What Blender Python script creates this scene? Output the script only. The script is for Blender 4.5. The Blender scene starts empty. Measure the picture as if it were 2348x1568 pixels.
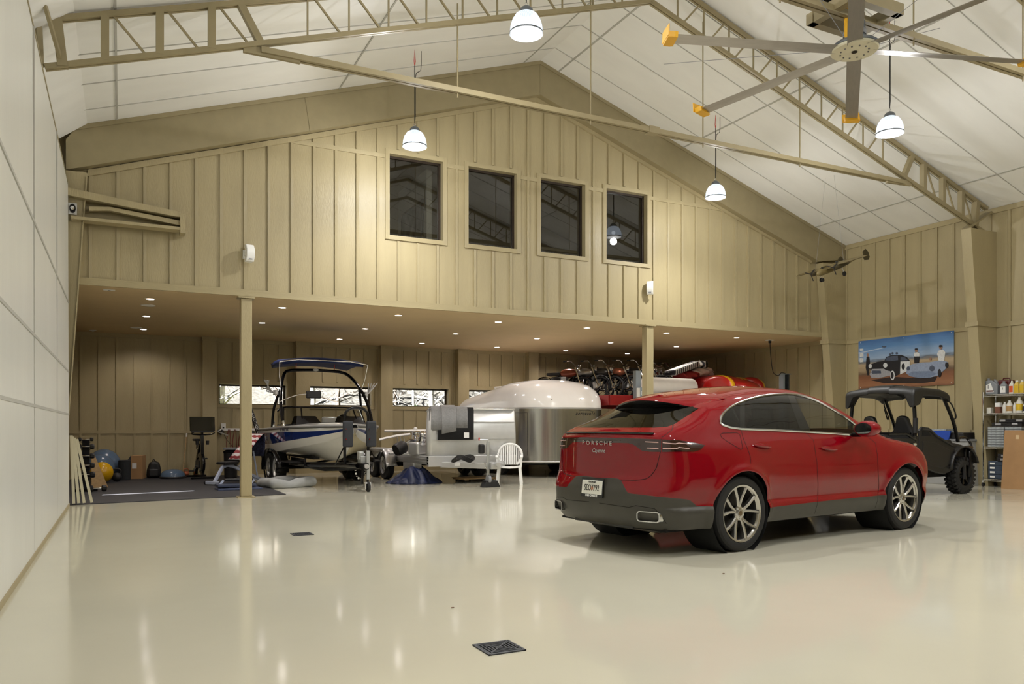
import bpy, bmesh, math, random
from mathutils import Vector, Matrix
random.seed(7)
SC = bpy.context.scene
COL = SC.collection
# ------------------------------------------------------------------ camera, world, sun, exposure
cam_d = bpy.data.cameras.new('camera'); cam = bpy.data.objects.new('camera', cam_d); COL.objects.link(cam)
cam_d.sensor_width = 36.0; cam_d.lens = 1801.0 / 2348.0 * 36.0; cam_d.shift_y = (980.0 - 784.0) / 2348.0
cam_d.clip_start = 0.05; cam_d.clip_end = 300
cam.location = (0, 0, 1.25); cam.rotation_euler = (math.radians(90), 0, math.radians(-26.42))
SC.camera = cam
W = bpy.data.worlds.new('world'); SC.world = W; W.use_nodes = True
wn = W.node_tree.nodes; bg = wn['Background']
sky = wn.new('ShaderNodeTexSky'); sky.sky_type = 'HOSEK_WILKIE'; sky.turbidity = 4.0; sky.ground_albedo = 0.4
sky.sun_direction = (-0.75, -0.2, 0.6)
W.node_tree.links.new(sky.outputs[0], bg.inputs[0]); bg.inputs[1].default_value = 3.0
sun_d = bpy.data.lights.new('sun', 'SUN'); sun_d.energy = 85.0; sun_d.angle = 0.009; sun_d.color = (1.0, 0.98, 0.96)
sun = bpy.data.objects.new('sun', sun_d); COL.objects.link(sun)
sun.rotation_euler = Vector((0.85, 0.152, -0.50)).to_track_quat('-Z', 'Y').to_euler()
vs = SC.view_settings; vs.view_transform = 'Standard'; vs.look = 'None'; vs.exposure = 0.12; vs.gamma = 1.0
vs.use_curve_mapping = False
SC.cycles.use_denoising = True; SC.cycles.max_bounces = 8; SC.cycles.diffuse_bounces = 4; SC.cycles.glossy_bounces = 4
SC.cycles.transparent_max_bounces = 12; SC.cycles.sample_clamp_indirect = 6.0; SC.cycles.use_light_tree = True
SC.cycles.caustics_reflective = False; SC.cycles.caustics_refractive = False
PENDANT_W = 330.0; CAN_W = 62.0
# ------------------------------------------------------------------ materials
MATS = {}
def srgb(r, g, b):
    f = lambda c: (c / 12.92 if c <= .04045 else ((c + .055) / 1.055) ** 2.4)
    return (f(r / 255), f(g / 255), f(b / 255), 1)
def M(name, col, rough=.5, metal=0., var=.05, vscale=6., bump=0., bscale=80., stretch=(1, 1, 1), coat=0., emit=None,
      estr=0., spec=.5, rvar=0., coords='Object', sheen=0.):
    if name in MATS: return MATS[name]
    m = bpy.data.materials.new(name); m.use_nodes = True; MATS[name] = m
    nt = m.node_tree; N = nt.nodes; L = nt.links; b = N['Principled BSDF']
    c = col if len(col) == 4 else srgb(*col)
    b.inputs['Base Color'].default_value = c; b.inputs['Roughness'].default_value = rough
    b.inputs['Metallic'].default_value = metal; b.inputs['Specular IOR Level'].default_value = spec
    if coat: b.inputs['Coat Weight'].default_value = coat; b.inputs['Coat Roughness'].default_value = .03
    if sheen: b.inputs['Sheen Weight'].default_value = sheen
    tc = N.new('ShaderNodeTexCoord'); mp = N.new('ShaderNodeMapping'); mp.inputs['Scale'].default_value = stretch
    L.new(tc.outputs[coords], mp.inputs[0])
    if var or rvar:
        n = N.new('ShaderNodeTexNoise'); n.inputs['Scale'].default_value = vscale; n.inputs['Detail'].default_value = 5
        L.new(mp.outputs[0], n.inputs[0])
        if var:
            r = N.new('ShaderNodeValToRGB'); e = r.color_ramp.elements
            e[0].position = .3; e[1].position = .7
            e[0].color = tuple(q * (1 - var) for q in c[:3]) + (1,); e[1].color = tuple(min(1, q * (1 + var)) for q in c[:3]) + (1,)
            L.new(n.outputs[0], r.inputs[0]); L.new(r.outputs[0], b.inputs['Base Color'])
        if rvar:
            mr = N.new('ShaderNodeMapRange'); mr.inputs[3].default_value = max(.01, rough - rvar); mr.inputs[4].default_value = rough + rvar
            L.new(n.outputs[0], mr.inputs[0]); L.new(mr.outputs[0], b.inputs['Roughness'])
    if bump:
        n2 = N.new('ShaderNodeTexNoise'); n2.inputs['Scale'].default_value = bscale; n2.inputs['Detail'].default_value = 4
        L.new(mp.outputs[0], n2.inputs[0])
        bp = N.new('ShaderNodeBump'); bp.inputs['Strength'].default_value = bump; bp.inputs['Distance'].default_value = .01
        L.new(n2.outputs[0], bp.inputs['Height']); L.new(bp.outputs[0], b.inputs['Normal'])
    if emit:
        b.inputs['Emission Color'].default_value = emit if len(emit) == 4 else srgb(*emit); b.inputs['Emission Strength'].default_value = estr
    return m
def glass(name, tint, rough=0.0, ior=1.5, dens=1.0):
    if name in MATS: return MATS[name]
    m = bpy.data.materials.new(name); m.use_nodes = True; MATS[name] = m
    nt = m.node_tree; N = nt.nodes; L = nt.links; N.clear()
    o = N.new('ShaderNodeOutputMaterial'); mx = N.new('ShaderNodeMixShader'); tr = N.new('ShaderNodeBsdfTransparent')
    gl = N.new('ShaderNodeBsdfGlossy'); lw = N.new('ShaderNodeLayerWeight'); lw.inputs[0].default_value = .5
    r0 = ((ior - 1) / (ior + 1)) ** 2; pw = N.new('ShaderNodeMath'); pw.operation = 'POWER'; pw.inputs[1].default_value = 5.; L.new(lw.outputs['Facing'], pw.inputs[0])
    fr = N.new('ShaderNodeMath'); fr.operation = 'MULTIPLY_ADD'; fr.inputs[1].default_value = 1 - r0; fr.inputs[2].default_value = r0; L.new(pw.outputs[0], fr.inputs[0])
    gl.inputs['Roughness'].default_value = rough; tr.inputs[0].default_value = tuple(tint) + (1,)
    L.new(fr.outputs[0], mx.inputs[0]); L.new(tr.outputs[0], mx.inputs[1]); L.new(gl.outputs[0], mx.inputs[2]); L.new(mx.outputs[0], o.inputs[0])
    return m
# ------------------------------------------------------------------ mesh helpers
def V(*a): return Vector(a)
class MB:
    def __init__(s): s.v = []; s.f = []; s.mi = []; s.cm = 0
    def add(s, vs, fs, T=None):
        b = len(s.v); s.v += [tuple(T @ Vector(p)) if T else tuple(p) for p in vs]
        s.f += [tuple(i + b for i in f) for f in fs]; s.mi += [s.cm] * len(fs); return s
    def box(s, x0, x1, y0, y1, z0, z1, T=None):
        return s.add([(x0, y0, z0), (x1, y0, z0), (x1, y1, z0), (x0, y1, z0), (x0, y0, z1), (x1, y0, z1), (x1, y1, z1), (x0, y1, z1)],
                     [(3, 2, 1, 0), (4, 5, 6, 7), (0, 1, 5, 4), (1, 2, 6, 5), (2, 3, 7, 6), (3, 0, 4, 7)], T)
    def cbox(s, c, d, T=None):
        return s.box(c[0] - d[0] / 2, c[0] + d[0] / 2, c[1] - d[1] / 2, c[1] + d[1] / 2, c[2] - d[2] / 2, c[2] + d[2] / 2, T)
    def rings(s, rs, closed=True, cap=True, loop=False, T=None):
        n = len(rs[0]); vs = [p for r in rs for p in r]; fs = []
        R = len(rs)
        for i in range(R if loop else R - 1):
            a = i * n; b = ((i + 1) % R) * n
            for j in range(n if closed else n - 1):
                k = (j + 1) % n; fs.append((a + j, a + k, b + k, b + j))
        if cap and not loop:
            fs.append(tuple(range(n))[::-1]); fs.append(tuple(range((R - 1) * n, R * n)))
        return s.add(vs, fs, T)
    def tube(s, pts, r, n=8, closed=False, T=None, cap=True):
        pts = [Vector(p) for p in pts]; K = len(pts); rs = []
        rad = r if isinstance(r, (list, tuple)) else [r] * K
        up = None
        for i in range(K):
            if closed: t = pts[(i + 1) % K] - pts[i - 1]
            else: t = pts[min(i + 1, K - 1)] - pts[max(i - 1, 0)]
            t = t.normalized() if t.length > 1e-9 else Vector((0, 0, 1))
            if up is None:
                up = Vector((0, 0, 1)) if abs(t.z) < .9 else Vector((1, 0, 0))
            a = t.cross(up)
            if a.length < 1e-6: a = t.cross(Vector((0, 1, 0)))
            a.normalize(); b = a.cross(t); up = b
            rs.append([tuple(pts[i] + rad[i] * (math.cos(2 * math.pi * j / n) * a + math.sin(2 * math.pi * j / n) * b)) for j in range(n)])
        return s.rings(rs, True, cap, closed, T)
    def bar(s, p, q, w, h, up=(0, 0, 1), T=None):
        p = Vector(p); q = Vector(q); t = (q - p).normalized(); u = Vector(up)
        if abs(t.dot(u)) > .98: u = Vector((0, 1, 0))
        a = t.cross(u).normalized(); b = a.cross(t)
        r = lambda c: [tuple(c + a * w / 2 * i + b * h / 2 * j) for i, j in ((-1, -1), (1, -1), (1, 1), (-1, 1))]
        return s.rings([r(p), r(q)], T=T)
    def lathe(s, prof, n=24, T=None, cap=True, a0=0., a1=None):
        full = a1 is None; K = n if full else n + 1
        a1 = 2 * math.pi if full else a1
        rs = [[(r * math.cos(a0 + (a1 - a0) * j / n), r * math.sin(a0 + (a1 - a0) * j / n), z) for j in range(K)] for r, z in prof]
        return s.rings(rs, full, cap and full, False, T)
    def prism(s, poly, a, b, ax='y', T=None):
        m = {'y': lambda p, q: (p[0], q, p[1]), 'x': lambda p, q: (q, p[0], p[1]), 'z': lambda p, q: (p[0], p[1], q)}[ax]
        n = len(poly); vs = [m(p, a) for p in poly] + [m(p, b) for p in poly]
        fs = [tuple(range(n)), tuple(range(2 * n - 1, n - 1, -1))] + [(j, n + j, n + (j + 1) % n, (j + 1) % n) for j in range(n)]
        return s.add(vs, fs, T)
    def ball(s, c, r, n=16, m=10, T=None, sc=(1, 1, 1)):
        rs = [[(c[0] + sc[0] * r * math.sin(math.pi * i / m) * math.cos(2 * math.pi * j / n), c[1] + sc[1] * r * math.sin(math.pi * i / m) * math.sin(2 * math.pi * j / n),
                c[2] - sc[2] * r * math.cos(math.pi * i / m)) for j in range(n)] for i in range(1, m)]
        b = len(s.v); s.rings(rs, True, True, False, T); return s
    def mesh(s, name, smooth=False, ang=40, fix=True):
        me = bpy.data.meshes.new(name); me.from_pydata(s.v, [], s.f)
        me.polygons.foreach_set('material_index', s.mi)
        if fix:
            bm = bmesh.new(); bm.from_mesh(me); bmesh.ops.recalc_face_normals(bm, faces=bm.faces); bm.to_mesh(me); bm.free()
        if smooth:
            me.polygons.foreach_set('use_smooth', [True] * len(me.polygons)); me.set_sharp_from_angle(angle=math.radians(ang))
        me.update(); return me
    def build(s, name, mat, parent=None, smooth=False, bevel=0., loc=None, rz=0., ang=40, seg=2, fix=True):
        o = bpy.data.objects.new(name, s.mesh(name, smooth, ang, fix)); COL.objects.link(o)
        for m in (mat if isinstance(mat, (list, tuple)) else [mat]): o.data.materials.append(m)
        if parent is not None: o.parent = parent
        if loc: o.location = loc
        if rz: o.rotation_euler[2] = rz
        if bevel:
            md = o.modifiers.new('bevel', 'BEVEL'); md.width = bevel; md.segments = seg; md.limit_method = 'ANGLE'; md.angle_limit = math.radians(35)
        return o
UNIT = {}
def piece(name, mat, parent, x0, x1, y0, y1, z0, z1):
    me = UNIT.get(mat.name)
    if me is None:
        me = MB().box(-.5, .5, -.5, .5, -.5, .5).mesh('piece_' + mat.name); me.materials.append(mat); UNIT[mat.name] = me
    o = bpy.data.objects.new(name, me); COL.objects.link(o); o.parent = parent
    o.location = ((x0 + x1) / 2, (y0 + y1) / 2, (z0 + z1) / 2); o.scale = (x1 - x0, y1 - y0, z1 - z0)
    return o
def thing(name, label, cat, loc=(0, 0, 0), rz=0., group=None):
    o = bpy.data.objects.new(name, None); COL.objects.link(o); o.empty_display_size = .1
    o.location = loc; o.rotation_euler[2] = rz; tag(o, label, cat, group); return o
def tag(o, label, cat, group=None):
    o['label'] = label; o['category'] = cat
    if group: o['group'] = group
    return o
def struct(o, label=None):
    o['kind'] = 'structure'
    if label: o['label'] = label
    return o
def copy_tree(o, parent=None):
    c = o.copy(); COL.objects.link(c); c.parent = parent
    for ch in list(o.children): copy_tree(ch, c)
    return c
def part(name, mat, parent, mb=None, **k): return mb.build(name, mat, parent, **k)
def rotT(loc=(0, 0, 0), rx=0, ry=0, rz=0, sc=None):
    T = Matrix.Translation(loc) @ Matrix.Rotation(rz, 4, 'Z') @ Matrix.Rotation(ry, 4, 'Y') @ Matrix.Rotation(rx, 4, 'X')
    return T @ Matrix.Diagonal((sc[0], sc[1], sc[2], 1)) if sc else T
def text_part(txt, size, mat, parent, T, name='lettering', ext=.0015, shear=0., cx=True, xs=1., bold=0.):
    cu = bpy.data.curves.new('txt', 'FONT'); cu.body = txt; cu.size = size; cu.extrude = ext; cu.shear = shear; cu.offset = bold
    cu.align_x = 'CENTER' if cx else 'LEFT'; cu.align_y = 'CENTER'; cu.resolution_u = 3
    t = bpy.data.objects.new('txt', cu); COL.objects.link(t)
    dg = bpy.context.evaluated_depsgraph_get(); me = bpy.data.meshes.new_from_object(t.evaluated_get(dg))
    bpy.data.objects.remove(t); bpy.data.curves.remove(cu)
    me.transform(T @ Matrix.Diagonal((xs, 1, 1, 1))); me.materials.clear(); me.materials.append(mat)
    o = bpy.data.objects.new(name, me); COL.objects.link(o); o.parent = parent; return o
def arc(cx, cy, r, a0, a1, n): return [(cx + r * math.cos(math.radians(a0 + (a1 - a0) * i / n)), cy + r * math.sin(math.radians(a0 + (a1 - a0) * i / n))) for i in range(n + 1)]
def catmull(pts, n=6, closed=False):
    pts = [Vector(p) for p in pts]; K = len(pts); out = []
    for i in range(K if closed else K - 1):
        g = (lambda j: pts[j % K]) if closed else (lambda j: pts[max(0, min(K - 1, j))])
        p0, p1, p2, p3 = g(i - 1), g(i), g(i + 1), g(i + 2)
        for k in range(n):
            t = k / n; out.append(.5 * ((2 * p1) + (p2 - p0) * t + (2 * p0 - 5 * p1 + 4 * p2 - p3) * t * t + (3 * p1 - p0 - 3 * p2 + p3) * t ** 3))
    if not closed: out.append(pts[-1])
    return out
def lerp(a, b, t): return a + (b - a) * t
def itp(x, tab):
    if x <= tab[0][0]: return tab[0][1]
    for (a, p), (b, q) in zip(tab, tab[1:]):
        if x <= b: return p + (q - p) * (x - a) / (b - a)
    return tab[-1][1]
def sitp(x, tab):
    """smooth (monotone-ish cubic hermite) interpolation"""
    n = len(tab)
    if x <= tab[0][0]: return tab[0][1]
    if x >= tab[-1][0]: return tab[-1][1]
    for i in range(n - 1):
        if x <= tab[i + 1][0]:
            x0, y0 = tab[i]; x1, y1 = tab[i + 1]; h = x1 - x0; d = (y1 - y0) / h
            def sl(k):
                if k == 0: return (tab[1][1] - tab[0][1]) / (tab[1][0] - tab[0][0])
                if k == n - 1: return (tab[-1][1] - tab[-2][1]) / (tab[-1][0] - tab[-2][0])
                a = (tab[k][1] - tab[k - 1][1]) / (tab[k][0] - tab[k - 1][0]); b = (tab[k + 1][1] - tab[k][1]) / (tab[k + 1][0] - tab[k][0])
                return 0 if a * b <= 0 else 2 * a * b / (a + b)
            t = (x - x0) / h; m0 = sl(i) * h; m1 = sl(i + 1) * h
            return (2 * t ** 3 - 3 * t * t + 1) * y0 + (t ** 3 - 2 * t * t + t) * m0 + (-2 * t ** 3 + 3 * t * t) * y1 + (t ** 3 - t * t) * m1
# common materials
BEIGE = M('beige_paint', (167, 154, 119), .40, var=.05, vscale=3, bump=.35, bscale=60, stretch=(1.6, 1.6, .25))
STEELP_DIM = M('tan_steel_paint_dimmed', (146, 134, 102), .45, var=.05)  # steel tan, darkened so the rafter and trusses look less lit
WHITEFOIL = M('white_insulation_facing', (222, 222, 216), .3, var=.03, vscale=2, bump=.5, bscale=9, stretch=(1, 1, .25))
ROOFFOIL = M('white_roof_facing', (238, 238, 236), .36, var=.03, vscale=2, bump=.35, bscale=7, stretch=(.35, 1.5, 1))
SEAM = M('grey_seam_tape', (178, 177, 171), .5, var=.05)
CHROME = M('chrome', (225, 226, 228), .08, 1., var=.02)
ALU = M('aluminium', (206, 207, 208), .34, .7, var=.02, vscale=2)
BLACKP = M('black_plastic', (26, 26, 28), .45, var=.12, vscale=20, bump=.1, bscale=200)
RUBBER = M('black_rubber', (22, 22, 23), .7, var=.15, vscale=25)
BLACKM = M('black_gloss_metal', (14, 14, 16), .2, .3, var=.05)
DARK = M('dark_void', (8, 8, 8), .9, var=.1)
WHITEP = M('white_plastic', (232, 232, 230), .35, var=.02)
GREYP = M('grey_plastic', (128, 130, 134), .45, var=.06)
WOOD = M('light_wood', (176, 146, 104), .55, var=.15, vscale=4, stretch=(1, 8, 8))
CARD = M('cardboard', (165, 128, 88), .8, var=.06, vscale=5)
# ------------------------------------------------------------------ the building
XL, XR, YB, YL, YF = -1.15, 16.85, 21.8, 14.62, -3.2
RX, RZ = 7.82, 8.9
def roofz(x): return RZ - .33 * (RX - x) if x < RX else RZ - .325 * (x - RX)
def floor_mat():
    m = M('polished_epoxy_floor', (204, 200, 182), .10, var=.03, vscale=.7, rvar=.04, spec=.5, coat=0)
    nt = m.node_tree; b = nt.nodes['Principled BSDF']
    n = nt.nodes.new('ShaderNodeTexNoise'); n.inputs['Scale'].default_value = 1.3; n.inputs['Detail'].default_value = 3
    bp = nt.nodes.new('ShaderNodeBump'); bp.inputs['Strength'].default_value = .06; bp.inputs['Distance'].default_value = .02
    tc = [q for q in nt.nodes if q.type == 'TEX_COORD'][0]
    nt.links.new(tc.outputs['Object'], n.inputs[0]); nt.links.new(n.outputs[0], bp.inputs['Height']); nt.links.new(bp.outputs[0], b.inputs['Normal'])
    return m
struct(MB().box(XL - .3, XR + .3, YF - .3, YB + .3, -.15, 0).build('floor', floor_mat()))
# left wall: white faced insulation hung flush with the column flanges
wl = struct(MB().prism([(XL, 0), (-.75, 0), (-.765, 5.13), (-.90, 5.86), (XL, 5.86)], YF, 14.32, 'y').build('wall_left', WHITEFOIL))
for y in (-.2, 2.8, 5.8, 8.8, 11.78): piece('seam_tape', SEAM, wl, -.762, -.750, y - .012, y + .012, .02, 5.1)
for z in (3.23, 2.14, 1.46): piece('seam_tape', SEAM, wl, -.765, -.749, YF, 14.3, z - .014, z + .014)
piece('base_trim', BEIGE, wl, -.755, -.74, YF, 14.3, 0, .05)
piece('top_trim', STEELP_DIM, wl, -.78, -.758, YF, 14.32, 5.10, 5.13)
# left wall below the loft, with an unseen slot added to shape a sun streak
wll = struct(MB().box(XL - .12, XL, 14.3, 16.0, 0, 6).box(XL - .12, XL, 16.0, 16.2, 1.5, 6).box(XL - .12, XL, 16.0, 16.2, 0, .5).box(XL - .12, XL, 16.2, YB, 0, 6)
             .build('wall_left_loft', BEIGE))
struct(MB().box(XL - .12, XL, YF, 14.3, 0, 6).build('wall_left_outer', BEIGE))
def battens(parent, axis, fixed, face, positions, z0, z1, w=.05, t=.03, skip=()):
    for p in positions:
        a, b = (z0(p) if callable(z0) else z0), (z1(p) if callable(z1) else z1)
        segs = [(a, b)]
        for (s0, s1, lo, hi) in skip:
            if s0 - w < p < s1 + w:
                ns = []
                for (q, r) in segs:
                    if q < lo: ns.append((q, min(r, lo)))
                    if r > hi: ns.append((max(q, hi), r))
                segs = ns
        for q, r in segs:
            if r - q < .05: continue
            if axis == 'x': piece('batten', BEIGE, parent, p - w / 2, p + w / 2, fixed + min(0, face * t), fixed + max(0, face * t), q, r)
            else: piece('batten', BEIGE, parent, fixed + min(0, face * t), fixed + max(0, face * t), p - w / 2, p + w / 2, q, r)
# right wall
wr = struct(MB().box(XR, XR + .15, YF, YB, 0, 6.1).build('wall_right', BEIGE))
battens(wr, 'y', XR, -1, [14.37 - .417 * k for k in range(-17, 26) if 14.37 - .417 * k < 21.6], 0, lambda p: 3.40 if p < 14.5 else 3.55)
battens(wr, 'y', XR, -1, [14.37 - .417 * k for k in range(0, 26)], 3.5, 5.9)
piece('girt_trim', BEIGE, wr, XR - .032, XR, YF, 14.6, 3.40, 3.50)
piece('eave_trim', BEIGE, wr, XR - .035, XR, YF, 14.6, 5.86, 5.97)
piece('girt_trim', BEIGE, wr, XR - .03, XR, YF, 14.6, 1.12, 1.2)
piece('base_board', BEIGE, wr, XR - .03, XR, YF, YB, 0, .12)
piece('top_trim', BEIGE, wr, XR - .03, XR, 14.7, YB, 3.47, 3.58)
# front wall behind the camera with two sectional doors
wf = struct(MB().box(XL, XR, YF - .15, YF, 0, 9).build('wall_front', BEIGE))
for i, x0 in enumerate((1.2, 9.6)):
    d = struct(MB().box(x0, x0 + 5, YF, YF + .04, 0, 4.0).build('door_%d' % (i + 2), M('dark_bronze_door', (62, 54, 44), .5)), 'dark sectional overhead door in the front wall')
    for k in range(1, 7): piece('panel_joint', SEAM, d, x0, x0 + 5, YF + .04, YF + .045, k * .57, k * .57 + .012)
# back wall with four window openings
BW = [(2.27, 3.99), (4.63, 6.35), (6.99, 8.71), (9.36, 11.08)]; BZ0, BZ1 = 1.86, 2.39
def wall_with_holes(name, y0, y1, x0, x1, z0, zt, holes, hz0, hz1, mat):
    mb = MB(); xs = [x0] + [q for h in holes for q in h] + [x1]
    def col(a, b, lo):
        pts = [a] + ([RX] if a < RX < b else []) + [b]
        mb.prism([(a, lo), (b, lo)] + [(q, zt(q)) for q in reversed(pts)], y0, y1, 'y')
    for i in range(len(xs) - 1):
        if i % 2 == 0: col(xs[i], xs[i + 1], z0)
        else: mb.box(xs[i], xs[i + 1], y0, y1, z0, hz0); col(xs[i], xs[i + 1], hz1)
    return mb.build(name, mat)
wb = struct(wall_with_holes('wall_back', YB, YB + .2, XL - .2, XR + .2, 0, roofz, BW, BZ0, BZ1, BEIGE))
bskip = [(a - .1, b + .1, BZ0 - .12, BZ1 + .12) for a, b in BW]
battens(wb, 'x', YB, -1, [-.5 + .392 * k for k in range(-1, 45) if -.5 + .392 * k < 16.8], 1.18, 3.5, skip=bskip)
battens(wb, 'x', YB, -1, [-.5 + .392 * k for k in range(-1, 45) if -.5 + .392 * k < 16.8], .12, 1.10)
piece('girt_trim', BEIGE, wb, XL, XR, YB - .028, YB, 1.10, 1.18)
piece('base_board', BEIGE, wb, XL, XR, YB - .03, YB, 0, .12)
piece('top_trim', BEIGE, wb, XL, XR, YB - .03, YB, 3.48, 3.58)
BROWN = M('dark_bronze_frame', (52, 42, 34), .4, .3, var=.05)
DGLASS = glass('window_glass', (.86, .88, .86))
TGLASS = glass('tinted_window_glass', (.55, .56, .54), ior=2.1)
def window(n, x0, x1, z0, z1, yf, depth, cas, pane, fr, label):
    w = bpy.data.objects.new('window_%d' % n, None); COL.objects.link(w); w.location = ((x0 + x1) / 2, yf, z0); struct(w, label)
    ox, oy, oz = w.location
    def pc(nm, mt, a, b, c, d, e, f): piece(nm, mt, w, a - ox, b - ox, c - oy, d - oy, e - oz, f - oz)
    pc('casing', BEIGE, x0 - cas, x0, yf - .03, yf, z0 - cas, z1 + cas); pc('casing', BEIGE, x1, x1 + cas, yf - .03, yf, z0 - cas, z1 + cas)
    pc('casing', BEIGE, x0, x1, yf - .03, yf, z1, z1 + cas); pc('casing', BEIGE, x0, x1, yf - .03, yf, z0 - cas, z0)
    yb = yf + depth; t = .045
    pc('frame', fr, x0, x0 + t, yb - .05, yb, z0, z1); pc('frame', fr, x1 - t, x1, yb - .05, yb, z0, z1)
    pc('frame', fr, x0, x1, yb - .05, yb, z1 - t, z1); pc('frame', fr, x0, x1, yb - .05, yb, z0, z0 + t * .5)
    g = MB().add([(x0 - ox, yb - .02 - oy, z0 - oz), (x1 - ox, yb - .02 - oy, z0 - oz), (x1 - ox, yb - .02 - oy, z1 - oz), (x0 - ox, yb - .02 - oy, z1 - oz)], [(0, 1, 2, 3)])
    g.build('pane', pane, w)
for i, (a, b) in enumerate(BW):
    window(i + 5, a, b, BZ0, BZ1, YB, .2, .09, DGLASS, BROWN, 'long low window in the back wall looking out to the woods')
# boxed pilasters on the back wall
for i, x in enumerate((1.86, 4.22, 6.58, 8.94, 11.3, 13.7)):
    c = struct(MB().box(x, x + .34, YB - .24, YB, 0, 3.5).build('trim_%d' % (i + 1), BEIGE), 'boxed beige wall post between the back windows')
    piece('base_block', BEIGE, c, x - .015, x + .355, YB - .255, YB, 0, .14); piece('cap_block', BEIGE, c, x - .015, x + .355, YB - .255, YB, 3.48, 3.58)
# loft front wall
UW = [(4.62, 5.72), (6.27, 7.37), (7.93, 9.03), (9.58, 10.68)]; UZ0, UZ1 = 4.96, 6.53
wlo = struct(wall_with_holes('wall_loft', YL, YL + .16, XL, XR, 3.58, roofz, UW, UZ0, UZ1, BEIGE))
uskip = [(a - .09, b + .09, UZ0 - .1, UZ1 + .1) for a, b in UW]
def lbz(x): return roofz(x) - .55
lpos = [-.46 + .4045 * k for k in range(0, 42) if -.46 + .4045 * k < 16.2]
battens(wlo, 'x', YL, -1, lpos, 3.70, lambda p: min(lbz(p), 6.43), skip=uskip)
battens(wlo, 'x', YL, -1, [p for p in lpos if lbz(p) > 6.6], 6.51, lbz, skip=uskip)
xs = [2.45] + [q for a, b in UW for q in (a - .09, b + .09)] + [13.2]
for i in range(0, len(xs), 2): piece('girt_trim', BEIGE, wlo, xs[i], xs[i + 1], YL - .024, YL, 6.43, 6.51)
piece('fascia_board', BEIGE, wlo, -.72, 16.3, YL - .035, YL, 3.58, 3.70)
for i, (a, b) in enumerate(UW):
    window(i + 1, a, b, UZ0, UZ1, YL, .16, .085, TGLASS, BROWN, ['leftmost', 'second', 'third', 'rightmost'][i] + ' of the four dark loft windows high in the gable')
# loft floor slab = ceiling of the bay below
LOFTC = M('loft_ceiling_paint', (196, 172, 132), .7, var=.03, vscale=2)
struct(MB().box(XL, XR, YL + .16, YB, 3.58, 3.86).box(XL, XR, YL + .001, YL + .16, 3.575, 3.581).build('ceiling_loft', LOFTC))
# loft room seen through the windows
LOFTW = M('loft_room_wall', (196, 190, 172), .7, var=.03)
pw = struct(MB().box(6.02, 6.14, 16.35, 18.35, 3.86, 6.95).build('wall_partition', LOFTW))
# roof, two slopes
rf = MB().prism([(XL - .3, roofz(XL - .3)), (RX, RZ), (XR + .3, roofz(XR + .3)), (XR + .3, roofz(XR + .3) + .3), (RX, RZ + .3), (XL - .3, roofz(XL - .3) + .3)], YF - .2, YB + .2, 'y')
rf = struct(rf.build('ceiling', ROOFFOIL))
def roof_strip(x0, x1, y0, y1, name='seam_tape', mat=SEAM, d=.012):
    mb = MB()
    z = lambda x: roofz(x)
    mb.prism([(x0, z(x0) - d), (x1, z(x1) - d), (x1, z(x1) + .01), (x0, z(x0) + .01)], y0, y1, 'y')
    mb.build(name, mat, rf)
for x in (-.72, -.07, 3.6, 7.42, 8.25, 11.55, 15.72): roof_strip(x - .014, x + .014, YF, YL, 'purlin_band')
for k in range(0, 17):
    y = 13.78 - 1.0 * k
    if y < YF: break
    roof_strip(-.75, 7.4, y - .006, y + .006); roof_strip(8.2, XR, y - .006, y + .006)
    roof_strip(7.4, RX, y - .006, y + .006); roof_strip(RX, 8.2, y - .006, y + .006)
# folded insulation at the left eave
struct(MB().prism([(-.90, 5.84), (-.5, roofz(-.5) - .004), (-.5, roofz(-.5) + .1), (-1.15, 6.1), (-1.15, 5.84)], YF, 14.4, 'y').build('trim_eave', ROOFFOIL))
# rafter beam across the gable
def rafter():
    mb = MB(); D = .70
    mb.prism([(-.62, roofz(-.62)), (RX, RZ), (XR, roofz(XR)), (XR, roofz(XR) - .35), (15.9, roofz(15.9) - .8), (RX, RZ - D), (-.8, roofz(-.8) - .68), (-.8, 5.86)], 14.42, YL, 'y')
    return mb
rb = struct(rafter().build('trim_rafter', STEELP_DIM), 'wide beige rafter beam along the gable')  # weaker light up here is put into the darker beam colour
for (xa, xb, s) in ((-.62, RX, .33), (RX, XR, -.325)):
    MB().prism([(xa, roofz(xa) - .075), (xb, roofz(xb) - .075), (xb, roofz(xb) - .002), (xa, roofz(xa) - .002)], 14.395, 14.42, 'y').build('upper_trim', STEELP_DIM, rb)
MB().prism([(-.5, roofz(-.5) - .80), (RX, RZ - .78), (RX, RZ - .70), (-.5, roofz(-.5) - .70)], YL - .05, YL, 'y').build('lower_trim', BEIGE, rb)
MB().prism([(RX, RZ - .78), (15.8, roofz(15.8) - .86), (15.8, roofz(15.8) - .76), (RX, RZ - .70)], YL - .05, YL, 'y').build('lower_trim', BEIGE, rb)
piece('joint_strip', STEELP_DIM, rb, RX - .006, RX + .006, 14.412, 14.42, RZ - .68, RZ - .09)
j = piece('joint_strip', STEELP_DIM, rb, 3.02, 3.028, 14.412, 14.42, 6.62, 7.24); j.rotation_euler[1] = -.15
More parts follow.
